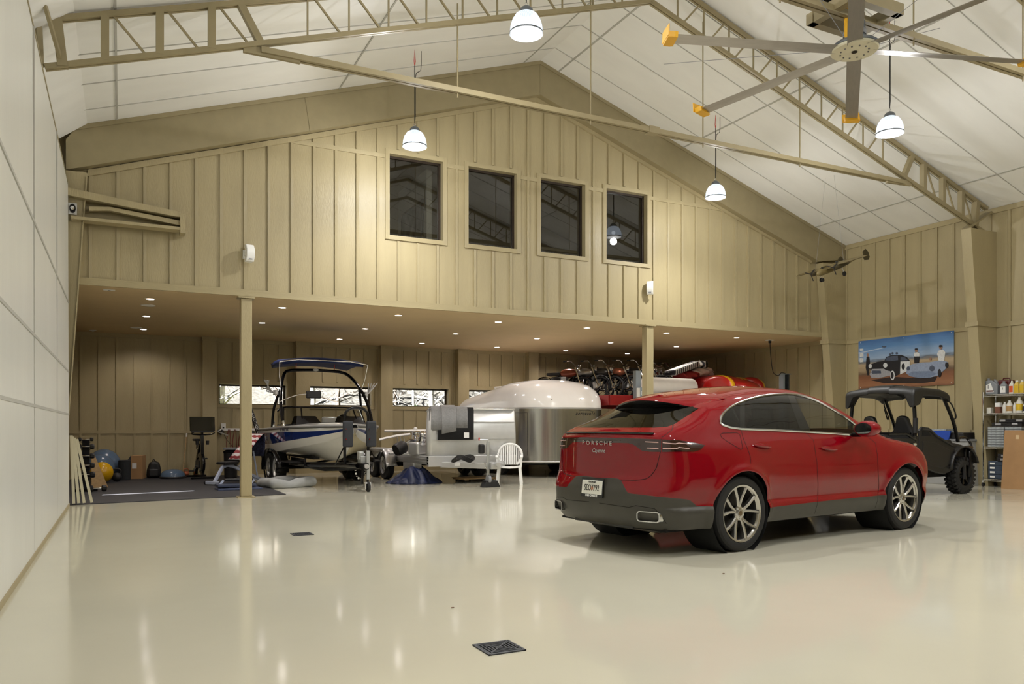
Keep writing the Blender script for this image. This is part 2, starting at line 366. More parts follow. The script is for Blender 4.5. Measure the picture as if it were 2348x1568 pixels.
# tapered columns
def column(n, xw, xt, xb, y, zt, label, w=.22):
    mb = MB().prism([(xw, 0), (xb, 0), (xt, zt), (xw, zt)], y - w / 2, y + w / 2, 'y')
    c = struct(mb.build('column_%d' % n, BEIGE), label); return c
for n, y in ((1, 14.5), (2, 10.6), (3, 6.6)):
    c = column(n, XR, 15.98, 16.56, y, 5.45, 'tapered beige column on the right wall')
    xm = 16.56 + (15.98 - 16.56) * 3.45 / 5.45
    piece('collar_trim', BEIGE, c, xm - .03, XR, y - .14, y + .14, 3.40, 3.50)
c = column(4, XL, -.50, -.86, 14.52, 5.365, 'tapered beige column at the left wall', .2)
MB().bar((-.505, 14.41, 5.3), (-.845, 14.41, .2), .015, .05, up=(0, 1, 0)).build('edge_flange', BEIGE, c)
# steel posts below the loft edge
def post(x, y, label):
    p = thing('steel_post', label, 'post', (x, y, 0), group='square posts under the loft edge')
    MB().box(-.095, .095, -.095, .095, .02, 3.55).build('shaft', BEIGE, p, bevel=.012)
    MB().box(-.15, .15, -.15, .15, 0, .02).build('base_plate', BEIGE, p, bevel=.004)
    MB().box(-.14, .14, -.13, .13, 3.55, 3.58).build('cap_plate', BEIGE, p)
post(1.99, 14.72, 'square beige post standing on the black gym mat'); post(10.74, 14.66, 'square beige post rising behind the red car roof')
# open web trusses with tie beams
def truss(y, label, full=True):
    t = thing('roof_truss', label, 'truss', (RX, y, 6.1), group='open web roof trusses')
    o = lambda x, z: (x - RX, 0, z - 6.1)
    top = lambda x: roofz(x) - .07; bot = lambda x: roofz(x) - .62
    for s in (-1, 1):
        X = lambda d: RX + s * d
        e = 8.62 if s < 0 else 8.85
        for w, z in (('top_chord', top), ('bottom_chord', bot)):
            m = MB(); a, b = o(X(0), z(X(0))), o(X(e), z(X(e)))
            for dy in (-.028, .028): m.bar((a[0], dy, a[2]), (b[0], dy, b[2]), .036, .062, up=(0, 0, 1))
            m.build(w, STEELP_DIM, t)
        xs = [0.56 * k for k in range(1, 11)]
        for k, d in enumerate(xs):
            x = X(d); MB().bar(o(x, top(x)), o(x, bot(x)), .022, .022).build('web', STEELP_DIM, t)
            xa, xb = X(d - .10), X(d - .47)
            if d > .6: MB().bar(o(X(d - .08), top(X(d - .08))), o(X(d - .46), bot(X(d - .46))), .026, .026).build('web', STEELP_DIM, t)
        MB().bar(o(X(6.46), top(X(6.46))), o(X(6.2), bot(X(6.2))), .09, .09).build('knee_web', STEELP_DIM, t)
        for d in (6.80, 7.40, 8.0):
            x = X(d); MB().bar(o(x, top(x)), o(x, bot(x)), .09, .10).build('web', STEELP_DIM, t)
            MB().bar(o(X(d + .08), top(X(d + .08))), o(X(d + .40), bot(X(d + .40))) if s > 0 else o(X(d - .40), bot(X(d - .40))), .026, .026).build('web', STEELP_DIM, t) if s > 0 else \
                MB().bar(o(X(d - .08), top(X(d - .08))), o(X(d - .46), bot(X(d - .46))), .026, .026).build('web', STEELP_DIM, t)
        x = X(8.5); MB().bar(o(x, top(x)), o(x - s * .06, bot(x)), .11, .12).build('end_post', STEELP_DIM, t)
        if s < 0:
            MB().tube([(X(8.62) - RX, 0, top(X(8.5)) - 6.06), (X(8.70) - RX, 0, top(X(8.6)) - 6.12), (X(8.68) - RX, 0, bot(X(8.6)) - 6.1)], .06, 6).build('end_bend', STEELP_DIM, t)
            MB().bar((X(8.45) - RX, 0, 5.52 - 6.1), (X(8.62) - RX, -.55, roofz(X(8.6)) - 6.1), .035, .05).build('kicker_brace', STEELP_DIM, t)
        else:
            MB().bar(o(16.72, 5.88), o(16.0, 5.46), .2, .03).build('seat_plate', STEELP_DIM, t)
        MB().bar(o(X(6.42), bot(X(6.42)) - .03), o(X(5.7), 6.13), .05, .1).build('gusset', STEELP_DIM, t)
    m = MB()
    for dy in (-.035, .035): m.bar((RX - 6.2 - RX, dy, .05), (RX + 6.2 - RX, dy, .05), .05, .075)
    m.build('tie_beam', STEELP_DIM, t)
    MB().box(-.06, .14, -.07, .07, -.0, .11).build('splice_plate', STEELP_DIM, t)
    for x in (4.38, 6.66, 8.92, 11.19):
        MB().tube([(x - RX, 0, -.05), (x - RX, 0, bot(x) - 6.1 + .28)], .011, 6).build('hanger_rod', STEELP_DIM, t)
    return t
truss(10.6, 'tan open web truss nearest the loft gable with tie beam below')
truss(6.6, 'tan open web truss the big fan hangs from')
# ------------------------------------------------------------------ lamps
DOME = None
def dome_mat():
    m = bpy.data.materials.new('glowing_acrylic'); m.use_nodes = True
    nt = m.node_tree; N = nt.nodes; L = nt.links; N.clear()
    o = N.new('ShaderNodeOutputMaterial'); mx = N.new('ShaderNodeMixShader'); tr = N.new('ShaderNodeBsdfTransparent'); em = N.new('ShaderNodeEmission')
    w = N.new('ShaderNodeTexWave'); w.inputs['Scale'].default_value = 18; w.inputs['Distortion'].default_value = 1.5
    tc = N.new('ShaderNodeTexCoord'); L.new(tc.outputs['Object'], w.inputs[0])
    mr = N.new('ShaderNodeMapRange'); mr.inputs[3].default_value = .62; mr.inputs[4].default_value = .9; L.new(w.outputs[1], mr.inputs[0])
    L.new(mr.outputs[0], mx.inputs[0])
    em.inputs[0].default_value = (.80, .90, 1, 1); em.inputs[1].default_value = 1.3; tr.inputs[0].default_value = (.95, .97, 1, 1)
    L.new(tr.outputs[0], mx.inputs[1]); L.new(em.outputs[0], mx.inputs[2]); L.new(mx.outputs[0], o.inputs[0]); return m
DOME = dome_mat()
LENS = M('glowing_lamp_lens', (255, 255, 255), .5, var=0, emit=(.85, .93, 1, 1), estr=.6)
BULB = M('glowing_bulb', (255, 255, 255), .5, var=0, emit=(.92, .96, 1, 1), estr=5.)
LRIM = M('lamp_rim_metal', (120, 126, 134), .35, .6, var=.03)
CORD = M('black_cord', (20, 19, 19), .6, var=.1); REDC = M('red_cable_sleeve', (190, 30, 26), .5)
def pendant(x, y, z, label):
    p = thing('pendant_lamp', label, 'lamp', (x, y, z), group='acrylic high bay pendants')
    prof = [(.205, -.13), (.208, -.10), (.20, -.03), (.178, .04), (.14, .10), (.085, .135)]
    MB().lathe(prof, 32, cap=False).build('shade', DOME, p, smooth=True, fix=False)
    MB().lathe([(.206, -.128), (.19, -.139), (.12, -.146), (.0005, -.149)], 32, cap=False).build('lens', LENS, p, smooth=True, fix=False)
    MB().lathe([(.213, -.135), (.213, -.118), (.203, -.118), (.203, -.135)], 32, cap=False).build('rim', LRIM, p, smooth=True, ang=20)
    MB().lathe([(.085, .13), (.085, .17), (.06, .2), (.03, .22), (.0005, .225)], 20).build('ballast_cap', LRIM, p, smooth=True)
    MB().tube([(.0, 0, .22), (.02, 0, .25), (0, 0, .28), (-.02, 0, .25), (0, 0, .22)], .006, 6).build('hook', CHROME, p)
    h = roofz(x) - z
    MB().tube([(0, 0, .27), (0, 0, h - .28)], .007, 6).build('hanging_cable', CORD, p)
    MB().tube([(0, 0, .28), (.012, 0, .4), (.012, 0, h - .5), (.03, 0, h - .42), (.11, 0, h - .36), (.12, 0, h - .25), (.12, 0, h - .02)], .006, 6).build('power_cord', CORD, p)
    MB().tube([(0, 0, h - .30), (.012, 0, h - .22), (0, 0, h - .02), (-.012, 0, h - .22), (0, 0, h - .30)], .006, 6).build('cable_sleeve', REDC, p)
    MB().ball((0, 0, -.02), .05, 12, 8).build('bulb', BULB, p, smooth=True)
    for kind, en in (('POINT', PENDANT_W * .40), ('SPOT', PENDANT_W)):
        ld = bpy.data.lights.new('pendant_light', kind); ld.energy = en; ld.shadow_soft_size = .085; ld.color = (1.0, .99, .97)
        if kind == 'SPOT': ld.spot_size = math.radians(146); ld.spot_blend = .85
        lo = bpy.data.objects.new('pendant_light', ld); COL.objects.link(lo); lo.parent = p; lo.location = (0, 0, -.238)
    return p
pendant(4.60, 8.85, 6.38, 'glowing high bay pendant against the left truss at top centre')
pendant(4.55, 12.95, 6.25, 'glowing high bay pendant above the leftmost loft window')
pendant(11.15, 12.85, 6.20, 'smallest glowing high bay pendant before the right rafter slope')
pendant(11.05, 8.60, 6.10, 'glowing high bay pendant hanging under the fan on the right')
pendant(4.6, 4.6, 6.2, 'added unseen high bay pendant above and behind the viewer on the left'); pendant(11.1, 4.6, 6.2, 'added unseen high bay pendant beyond the right frame edge past the fan'); pendant(4.6, .6, 6.2, 'added unseen high bay pendant far behind the viewer on the left'); pendant(11.1, .6, 6.2, 'added unseen high bay pendant far behind the viewer on the right')  # extra pendants out of view, added to brighten the room and near floor
def can(x, y):
    p = thing('recessed_light', CAN_LABEL(x, y), 'light', (x, y, 3.58), group='recessed lights in the loft soffit')
    MB().lathe([(.062, .0), (.085, -.004), (.09, 0)], 20, cap=False).build('trim_ring', WHITEP, p, smooth=True)
    MB().lathe([(.064, -.003), (.0005, -.004)], 20, cap=False).build('lens', CANLENS, p)
    ld = bpy.data.lights.new('can_light', 'SPOT'); ld.energy = CAN_W; ld.spot_size = math.radians(150); ld.spot_blend = .6; ld.shadow_soft_size = .05; ld.color = (1, .90, .83)
    lo = bpy.data.objects.new('can_light', ld); COL.objects.link(lo); lo.parent = p; lo.location = (0, 0, -.02)
CANLENS = M('can_light_lens', (255, 255, 255), .5, var=0, emit=(1, .93, .95, 1), estr=14.)
def CAN_LABEL(x, y):
    row = {0: 'front', 1: 'middle', 2: 'back'}[min(2, int((y - 15) / 2.3))]
    col = ['first', 'second', 'third', 'fourth', 'fifth', 'sixth', 'seventh'][int(round((x - .46) / 2.31))]
    return '%s light from the left in the %s row of the loft soffit' % (col, row)
for j, y in enumerate((15.68, 18.15, 20.6)):
    for i, x in enumerate((.46, 2.8, 5.15, 7.45, 9.75, 12.05, 14.3)):
        if not (j == 2 and i == 1): can(x, y)
for x, y, r, lab in ((.45, 16.5, .13, 'round white grille speaker in the soffit near the gym front'), (.30, 20.3, .13, 'round white grille speaker in the soffit near the back wall'),
                     (-.62, 21.3, .08, 'small white smoke detector in the back left soffit corner')):
    p = thing('ceiling_speaker' if r > .1 else 'smoke_detector', lab, 'speaker' if r > .1 else 'detector', (x, y, 3.58))
    MB().lathe([(r, 0), (r, -.008), (r - .012, -.012)], 24, cap=False).build('bezel', WHITEP, p, smooth=True)
    MB().lathe([(r - .012, -.009), (.0005, -.016 if r > .1 else -.04)], 24, cap=False).build('grille', WHITEP, p, smooth=True)
p = thing('sensor_plate', 'small white plate in the soffit near the left column', 'sensor', (-.19, 14.95, 3.58)); MB().box(-.09, .09, -.05, .05, -.01, 0).build('plate', WHITEP, p, bevel=.003)
MB().box(-.02, .02, -.02, .02, -.016, -.01).build('eye', GREYP, p)
# ------------------------------------------------------------------ implicit surface modelling
import numpy as np
def smax(a, b, k):
    h = np.clip(.5 + .5 * (a - b) / k, 0, 1); return b + (a - b) * h + k * h * (1 - h)
def smin(a, b, k): return -smax(-a, -b, k)
def tabf(tab):
    xs = np.linspace(tab[0][0], tab[-1][0], 400); ys = np.array([sitp(float(x), tab) for x in xs])
    k = np.exp(-np.linspace(-2, 2, 13) ** 2); k /= k.sum()
    ys2 = np.convolve(np.pad(ys, 6, mode='edge'), k, 'valid')
    return lambda x: np.interp(x, xs, ys2)
def grad(F, p, e=2e-3):
    g = np.empty_like(p)
    for i in range(3):
        d = np.zeros(3); d[i] = e; g[:, i] = (F(p + d) - F(p - d)) / (2 * e)
    return g
class Surf:
    def __init__(s, v, n, t): s.v, s.n, s.t = v, n, t
    def split(s, f):
        """f: values at the vertices; returns (inside f<0, outside)"""
        ins = f < 0; c = ins[s.t].sum(1); tin = s.t[c == 3].tolist(); tout = s.t[c == 0].tolist()
        nv, nn, cache = [], [], {}; base = len(s.v)
        def cut(a, b):
            k = (a, b) if a < b else (b, a)
            if k in cache: return cache[k]
            w = f[a] / (f[a] - f[b]); nv.append(s.v[a] + (s.v[b] - s.v[a]) * w); m = s.n[a] + (s.n[b] - s.n[a]) * w
            nn.append(m / (np.linalg.norm(m) + 1e-9)); cache[k] = base + len(nv) - 1; return cache[k]
        for tri in s.t[(c == 1) | (c == 2)].tolist():
            P = [[], []]
            for i in range(3):
                a, b = tri[i], tri[(i + 1) % 3]; P[0 if ins[a] else 1].append(a)
                if ins[a] != ins[b]: q = cut(a, b); P[0].append(q); P[1].append(q)
            for q, o in zip(P, (tin, tout)):
                for i in range(1, len(q) - 1): o.append((q[0], q[i], q[i + 1]))
        v = np.vstack([s.v, np.array(nv).reshape(-1, 3)]); n = np.vstack([s.n, np.array(nn).reshape(-1, 3)])
        def mk(t):
            t = np.array(t, int).reshape(-1, 3); u, inv = np.unique(t, return_inverse=True) if len(t) else (np.zeros(0, int), t)
            return Surf(v[u], n[u], inv.reshape(-1, 3))
        return mk(tin), mk(tout)
    def refine(s, sel):
        mids, nv, nn, out = {}, [], [], s.t[~sel].tolist(); base = len(s.v)
        def mid(a, b):
            k = (a, b) if a < b else (b, a)
            if k not in mids:
                nv.append((s.v[a] + s.v[b]) / 2); m = s.n[a] + s.n[b]; nn.append(m / (np.linalg.norm(m) + 1e-9)); mids[k] = base + len(nv) - 1
            return mids[k]
        for a, b, c in s.t[sel].tolist():
            x, y, z = mid(a, b), mid(b, c), mid(c, a); out += [(a, x, z), (x, b, y), (z, y, c), (x, y, z)]
        return Surf(np.vstack([s.v, np.array(nv).reshape(-1, 3)]), np.vstack([s.n, np.array(nn).reshape(-1, 3)]), np.array(out, int))
    def offset(s, d): return Surf(s.v + s.n * d, s.n, s.t)
    def build(s, name, mat, parent=None, loc=None):
        me = bpy.data.meshes.new(name); k = len(s.t)
        me.vertices.add(len(s.v)); me.vertices.foreach_set('co', s.v.astype(np.float32).ravel())
        me.loops.add(3 * k); me.loops.foreach_set('vertex_index', s.t.astype(np.int32).ravel())
        me.polygons.add(k); me.polygons.foreach_set('loop_start', np.arange(0, 3 * k, 3, dtype=np.int32)); me.polygons.foreach_set('loop_total', np.full(k, 3, np.int32))
        me.polygons.foreach_set('use_smooth', [True] * k); me.update(calc_edges=True); me.validate()
        if len(me.vertices) == len(s.n): me.normals_split_custom_set_from_vertices(s.n.tolist())
        me.materials.append(mat); o = bpy.data.objects.new(name, me); COL.objects.link(o)
        if parent is not None: o.parent = parent
        if loc: o.location = loc
        return o
def net(F, lo, hi, h, relax=2):
    ax = [np.arange(lo[i], hi[i] + h, h) for i in range(3)]; sh = [len(a) for a in ax]
    G = np.stack(np.meshgrid(*ax, indexing='ij'), -1).reshape(-1, 3); D = F(G).reshape(sh); I = D < 0
    cells = np.zeros([q - 1 for q in sh], int)
    for dx in (0, 1):
        for dy in (0, 1):
            for dz in (0, 1): cells += I[dx:sh[0] - 1 + dx, dy:sh[1] - 1 + dy, dz:sh[2] - 1 + dz]
    act = (cells > 0) & (cells < 8); idx = -np.ones(act.shape, int); ci = np.argwhere(act); idx[act] = np.arange(len(ci))
    S = np.zeros((len(ci), 3)); N = np.zeros(len(ci)); cor = [(a, b, c) for a in (0, 1) for b in (0, 1) for c in (0, 1)]
    for p in cor:
        for q in cor:
            if sum(q) - sum(p) == 1 and sum(abs(a - b) for a, b in zip(p, q)) == 1:
                a = D[ci[:, 0] + p[0], ci[:, 1] + p[1], ci[:, 2] + p[2]]; b = D[ci[:, 0] + q[0], ci[:, 1] + q[1], ci[:, 2] + q[2]]
                m = (a < 0) != (b < 0); w = np.where(m, a / np.where(a - b == 0, 1, a - b), 0)[:, None]
                S += m[:, None] * (np.array(p) + w * (np.array(q) - np.array(p))); N += m
    v = np.array(lo) + h * (ci + S / N[:, None]); quads = []
    for d in range(3):
        e1, e2 = [(1, 2), (2, 0), (0, 1)][d]; a = [slice(None)] * 3; b = [slice(None)] * 3; a[d] = slice(0, -1); b[d] = slice(1, None)
        A, B = I[tuple(a)], I[tuple(b)]
        for flip, msk in ((0, A & ~B), (1, ~A & B)):
            w = np.argwhere(msk); ok = np.ones(len(w), bool)
            for k in (e1, e2): ok &= (w[:, k] > 0) & (w[:, k] < sh[k] - 1)
            w = w[ok]; c = []
            for o1, o2 in ((-1, -1), (0, -1), (0, 0), (-1, 0)):
                z = w.copy(); z[:, e1] += o1; z[:, e2] += o2; c.append(idx[z[:, 0], z[:, 1], z[:, 2]])
            c = np.stack(c, 1); quads.append(c[:, ::-1] if flip else c)
    Q = np.vstack(quads)
    def proj(v, it):
        for _ in range(it):
            g = grad(F, v); f = F(v); st = f[:, None] * g / np.maximum((g * g).sum(1), .05)[:, None]
            L = np.linalg.norm(st, axis=1)[:, None]; v = v - st * np.minimum(1, h / np.maximum(L, 1e-9))
        return v
    v = proj(v, 3)
    for _ in range(relax):
        s = np.zeros_like(v); cn = np.zeros(len(v))
        for i in range(4):
            for j in (1, 3): np.add.at(s, Q[:, i], v[Q[:, (i + j) % 4]]); np.add.at(cn, Q[:, i], 1)
        v = proj(.5 * v + .5 * s / cn[:, None], 2)
    g = grad(F, v, 3e-3); n = g / np.maximum(np.linalg.norm(g, axis=1), 1e-9)[:, None]
    return Surf(v, n, np.vstack([Q[:, [0, 1, 2]], Q[:, [0, 2, 3]]]))
def polyd(P, poly):
    """signed distance (negative inside) of 2-D points to a polygon"""
    d = np.full(len(P), 1e9); ins = np.zeros(len(P), bool); n = len(poly)
    for i in range(n):
        a = np.array(poly[i], float); b = np.array(poly[(i + 1) % n], float); e = b - a; w = P - a
        t = np.clip((w @ e) / (e @ e), 0, 1); d = np.minimum(d, np.linalg.norm(w - t[:, None] * e, axis=1))
        c = (a[1] <= P[:, 1]) != (b[1] <= P[:, 1])
        xi = a[0] + (P[:, 1] - a[1]) / np.where(e[1] == 0, 1e-9, e[1]) * e[0]; ins ^= c & (P[:, 0] < xi)
    return np.where(ins, -d, d)
def rbox(p, c, s, r):
    q = np.abs(p - np.array(c)) - (np.array(s) / 2 - r); return np.linalg.norm(np.maximum(q, 0), axis=1) + np.minimum(q.max(1), 0) - r
def sub(p, T):
    """points into the frame of matrix T"""
    A = np.array(T.inverted()); return p @ A[:3, :3].T + A[:3, 3]
class Frame:
    """a thing's own frame on the floor plus the photograph's camera, to trace outlines onto its surface"""
    S, C = math.sin(math.radians(26.42)), math.cos(math.radians(26.42))
    def __init__(s, x, y, deg): a = math.radians(deg); s.o = np.array((x, y)); s.f = np.array((math.cos(a), math.sin(a))); s.l = np.array((-math.sin(a), math.cos(a))); s.rz = a
    def pix(s, p, mirror=True):
        y = -np.abs(p[:, 1]) if mirror else p[:, 1]
        wx = s.o[0] + p[:, 0] * s.f[0] + y * s.l[0]; wy = s.o[1] + p[:, 0] * s.f[1] + y * s.l[1]
        d = wx * s.S + wy * s.C; l = wx * s.C - wy * s.S
        return np.stack([1174 + 1801 * l / d, 980 - 1801 * (p[:, 2] - 1.25) / d], 1)
    def facing(s, p, n, mirror=True):
        y = p[:, 1].copy(); ny = n[:, 1].copy()
        if mirror: sg = np.where(y > 0, -1, 1); y *= sg; ny *= sg
        c = -np.array((s.o @ s.f, s.o @ s.l)); return n[:, 0] * (c[0] - p[:, 0]) + ny * (c[1] - y) + n[:, 2] * (1.25 - p[:, 2]) > 0
    def ray(s, u, v):
        k = (u - 1174) / 1801; d = np.array((s.S + k * s.C, s.C - k * s.S)); c = -np.array((s.o @ s.f, s.o @ s.l))
        return np.array((c[0], c[1], 1.25)), np.array((d @ s.f, d @ s.l, (980 - v) / 1801))
    def hit(s, F, u, v, t0=4., t1=14.):
        o, d = s.ray(u, v); ts = np.linspace(t0, t1, 1200); f = F(o + ts[:, None] * d); k = np.argmax(f < 0)
        if f[k] >= 0: return None
        a, b = ts[max(k - 1, 0)], ts[k]
        for _ in range(25):
            m = (a + b) / 2
            if F((o + m * d)[None])[0] < 0: b = m
            else: a = m
        return o + b * d
    def trace(s, F, px, step=6.):
        out = []
        for (a, b), (c, d) in zip(px, px[1:]):
            n = max(1, int(math.hypot(c - a, d - b) / step))
            for i in range(n): out.append((a + (c - a) * i / n, b + (d - b) * i / n))
        out.append(px[-1]); r = [s.hit(F, *q) for q in out]; return np.array([q for q in r if q is not None])
def ribbon(F, pts, w, off):
    """thin strip lying on an implicit surface"""
    n = grad(F, pts); n /= np.linalg.norm(n, axis=1)[:, None]; t = np.gradient(pts, axis=0); t /= np.linalg.norm(t, axis=1)[:, None] + 1e-9
    b = np.cross(n, t); a = pts + n * off; k = len(pts); v = np.vstack([a - b * w / 2, a + b * w / 2])
    t = [(i, i + 1, k + i + 1) for i in range(k - 1)] + [(i, k + i + 1, k + i) for i in range(k - 1)]
    return Surf(v, np.vstack([n, n]), np.array(t))
def mirrored(s): return Surf(s.v * (1, -1, 1), s.n * (1, -1, 1), s.t[:, ::-1])
def join(*ss):
    v, n, t, b = [], [], [], 0
    for s in ss: v.append(s.v); n.append(s.n); t.append(s.t + b); b += len(s.v)
    return Surf(np.vstack(v), np.vstack(n), np.vstack(t))
def sdf_part(name, F, lo, hi, h, mat, parent, relax=1): return net(F, lo, hi, h, relax).build(name, mat, parent)
# ------------------------------------------------------------------ red coupe SUV
RED = M('carmine_car_paint', (.20, .0011, .006, 1), .5, 0., var=.02, vscale=3, coat=1., spec=.0)
CARGLASS = glass('car_window_glass', (.62, .63, .61), ior=1.5); PRIVGLASS = glass('car_privacy_glass', (.07, .07, .075), ior=1.6)
GLOSSB = M('gloss_black_trim', (8, 8, 9), .08, var=.02); CLAD = M('grey_bumper_cladding', (58, 56, 50), .42, var=.08, vscale=8)
GAPM = M('panel_gap_shadow', (10, 4, 4), .9, var=.05); SATIN = M('satin_silver_trim', (205, 206, 208), .16, 1., var=.02)
LAMPR = M('smoked_red_lamp', (40, 6, 8), .08, var=.05, coat=1.); LAMPL = M('pale_lamp_strip', (196, 160, 156), .25, var=.05)
RIMM = M('silver_alloy', (190, 188, 184), .22, .9, var=.04); INTER = M('dark_car_interior', (22, 22, 24), .6, var=.1)
FR = Frame(5.45, 7.01, 8.15)
def car_field():
    wp = tabf([(-1.2, .90), (-.8, .945), (-.4, .985), (0, 1.0), (.5, .975), (1., .955), (1.6, .95), (2.3, .965), (3.04, .995), (3.5, .985), (3.8, .95), (4.1, .88)])
    wv = tabf([(.1, -.16), (.25, -.07), (.34, -.03), (.42, -.014), (.455, -.02), (.49, -.042), (.60, -.018), (.67, -.003), (.75, .0), (.85, -.005), (.95, -.012), (1.03, -.024), (1.1, -.046), (1.17, -.08), (1.25, -.115), (1.4, -.195), (1.55, -.30), (1.66, -.42), (1.8, -.6)])
    zt = tabf([(-1.4, 1.12), (-1.1, 1.19), (-.98, 1.215), (-.93, 1.235), (-.7, 1.345), (-.45, 1.465), (-.2, 1.575), (.1, 1.65), (.45, 1.70), (1.0, 1.735), (1.5, 1.725), (1.85, 1.665), (2.15, 1.555), (2.5, 1.365), (2.8, 1.235), (2.95, 1.21), (3.3, 1.165), (3.6, 1.09), (3.8, 1.0), (4.0, .82), (4.2, .55)])
    cr = tabf([(-1.2, .06), (-.9, .06), (-.4, .13), (.5, .13), (1.5, .12), (2.2, .13), (2.8, .09), (3.3, .09), (3.8, .14), (4.2, .2)])
    xr = tabf([(.1, -.90), (.25, -1.0), (.36, -1.08), (.5, -1.115), (.62, -1.115), (.70, -1.09), (.78, -1.06), (.9, -1.05), (1.0, -1.05), (1.1, -1.045), (1.16, -1.06), (1.2, -1.06), (1.24, -1.04), (1.5, -1.1), (1.8, -1.2)])
    xf = tabf([(.1, 3.7), (.25, 3.9), (.4, 3.98), (.6, 4.02), (.75, 4.0), (.9, 3.93), (1.0, 3.85), (1.3, 3.6), (1.8, 3.5)])
    def F(p):
        x, y, z = p[:, 0], np.abs(p[:, 1]), p[:, 2]
        w = wp(x) + wv(z)
        w = w + .024 * np.exp(-((x - .05) / .5) ** 2 - ((z - .84) / .2) ** 2) + .018 * np.exp(-((x - 3.0) / .45) ** 2 - ((z - .84) / .2) ** 2)
        for wx in (0., 3.04):
            r = np.hypot(x - wx, z - .385); w = w + .024 * np.exp(-((r - .445) / .05) ** 2)
        side = y - w
        top = (z - zt(x) + cr(x) * (y / .8) ** 2) * .8
        rear = xr(z) + .17 * (y / .9) ** 3 - x
        front = x - xf(z) + .26 * (y / .9) ** 2.6
        f = smax(side, rear, .16); f = smax(f, front, .22); f = smax(f, top, .085); f = smax(f, .24 - z, .05)
        return f
    return F
CARF = car_field()
def car():
    c = thing('suv', 'shiny red coupe style SUV with silver wheels parked on the floor', 'car', (5.45, 7.01, 0), FR.rz)
    S = net(CARF, (-1.3, -1.15, .15), (4.2, 1.15, 1.85), .026, 2)
    for wx in (0., 3.04): _, S = S.split(np.hypot(S.v[:, 0] - wx, S.v[:, 2] - .385) - .43)
    _, S = S.split(S.v[:, 2] - .262)
    def two(s, name, mat):
        for q in s.split(s.v[:, 1]): q.build(name, mat, c)
    def region(poly, S, mirror=True, extra=None):
        def fld(S):
            f = np.where(FR.facing(S.v, S.n, mirror), polyd(FR.pix(S.v, mirror), poly), 25.)
            return f if extra is None else np.maximum(f, extra(S) * 25)
        for lim in (9., 4.):
            f = fld(S); S = S.refine(np.abs(f)[S.t].min(1) < lim)
        return S.split(fld(S))
    DLO = [(1650.7, 969), (1654.7, 953), (1666.8, 939.6), (1682.9, 928.9), (1700.3, 921.5), (1728.4, 912.3), (1760.5, 906.2), (1795.4, 903.6), (1803.4, 903.4), (1832.9, 906.2), (1867.7, 917.6), (1897.2, 932.4), (1924, 948.4), (1945.4, 962), (1963, 976), (1968, 997), (1908, 993.8), (1849, 990.5), (1774, 986.5), (1699, 983.9), (1672, 979.8), (1656, 974.5)]
    DLO = [tuple(q[:2]) for q in catmull([(a, b, 0) for a, b in DLO[:15]], 4)] + DLO[15:]
    side = lambda s: np.where(np.abs(s.n[:, 1]) > .35, -1., 1.)
    dl, S = region(DLO, S, extra=side)
    q, rest = region([(1600, 850), (1697, 850), (1697, 1040), (1600, 1040)], dl)
    rearp, rest = region([(1708, 850), (1804, 850), (1806, 905), (1835, 985), (1838, 1040), (1708, 1040)], rest)
    frontp, pil = region([(1815, 850), (1820, 905), (1858, 985), (1860, 1040), (2020, 1040), (2020, 850)], rest)
    two(q, 'quarter_window', PRIVGLASS); two(rearp, 'rear_door_window', PRIVGLASS); two(frontp, 'front_door_window', CARGLASS); two(pil.split(FR.pix(pil.v)[:, 0] - 1760)[0], 'quarter_pillar', GLOSSB); two(pil.split(1760 - FR.pix(pil.v)[:, 0])[0], 'door_pillar', GLOSSB)
    RG = [(1300, 981), (1501, 980), (1530, 978), (1545, 973), (1612, 930), (1600, 905), (1425, 905), (1300, 905)]
    rg, S = region(RG, S, extra=lambda s: np.where((s.n[:, 1] ** 2 < .30) & (s.v[:, 0] < -.3), -1., 1.)); rg.build('rear_window', PRIVGLASS, c)
    ws = np.maximum(np.maximum(2.02 - S.v[:, 0] - .10 * np.abs(S.v[:, 1]) ** 2, S.v[:, 0] - 2.78 + .2 * S.v[:, 1] ** 2), np.abs(S.v[:, 1]) - .70); ws = np.where(S.n[:, 2] > .3, ws, 1.)
    w, S = S.split(ws); w.build('windscreen', CARGLASS, c)
    bar, S = region([(1300, 1002.5), (1420, 1004), (1516.5, 1007.5), (1515.5, 1036), (1490, 1035.5), (1472, 1033), (1460, 1024), (1449, 1017.2), (1437, 1015.5), (1300, 1014)], S, extra=lambda s: s.n[:, 0] + .2)
    bar.offset(.002).build('light_bar', LAMPR, c)
    lamp, S = region([(1518.5, 1007.5), (1557, 1009.5), (1595, 1015.5), (1616, 1021), (1606, 1031), (1592, 1035), (1518, 1036)], S)
    two(lamp.offset(.004), 'tail_lamp', LAMPR)
    clr, S = region([(1300, 1094), (1400, 1095.5), (1417, 1097), (1424, 1101), (1438, 1128), (1445, 1131), (1501, 1137.5), (1575, 1145), (1584, 1148), (1597, 1159.5), (1660, 1162), (1660, 1300), (1200, 1300), (1200, 1094)], S, extra=lambda s: s.v[:, 0] - .0)
    clr.build('rear_bumper_cladding', CLAD, c)
    sill = np.maximum(np.maximum(S.v[:, 2] - .425 - .012 * (S.v[:, 0] - 1), .2 - S.v[:, 0]), S.v[:, 0] - 2.9)
    sl, S = S.split(sill); two(sl, 'sill_cladding', CLAD)
    fb, S = S.split(np.where(S.v[:, 0] > 3.2, S.v[:, 2] - .36, 1.)); fb.build('front_lower_cladding', CLAD, c)
    S.build('body_shell', RED, c)
    def line(px, w, off, mat, name, both=True, step=5.):
        r = ribbon(CARF, FR.trace(CARF, px, step), w, off); r.build(name, mat, c); mirrored(r).build(name, mat, c)
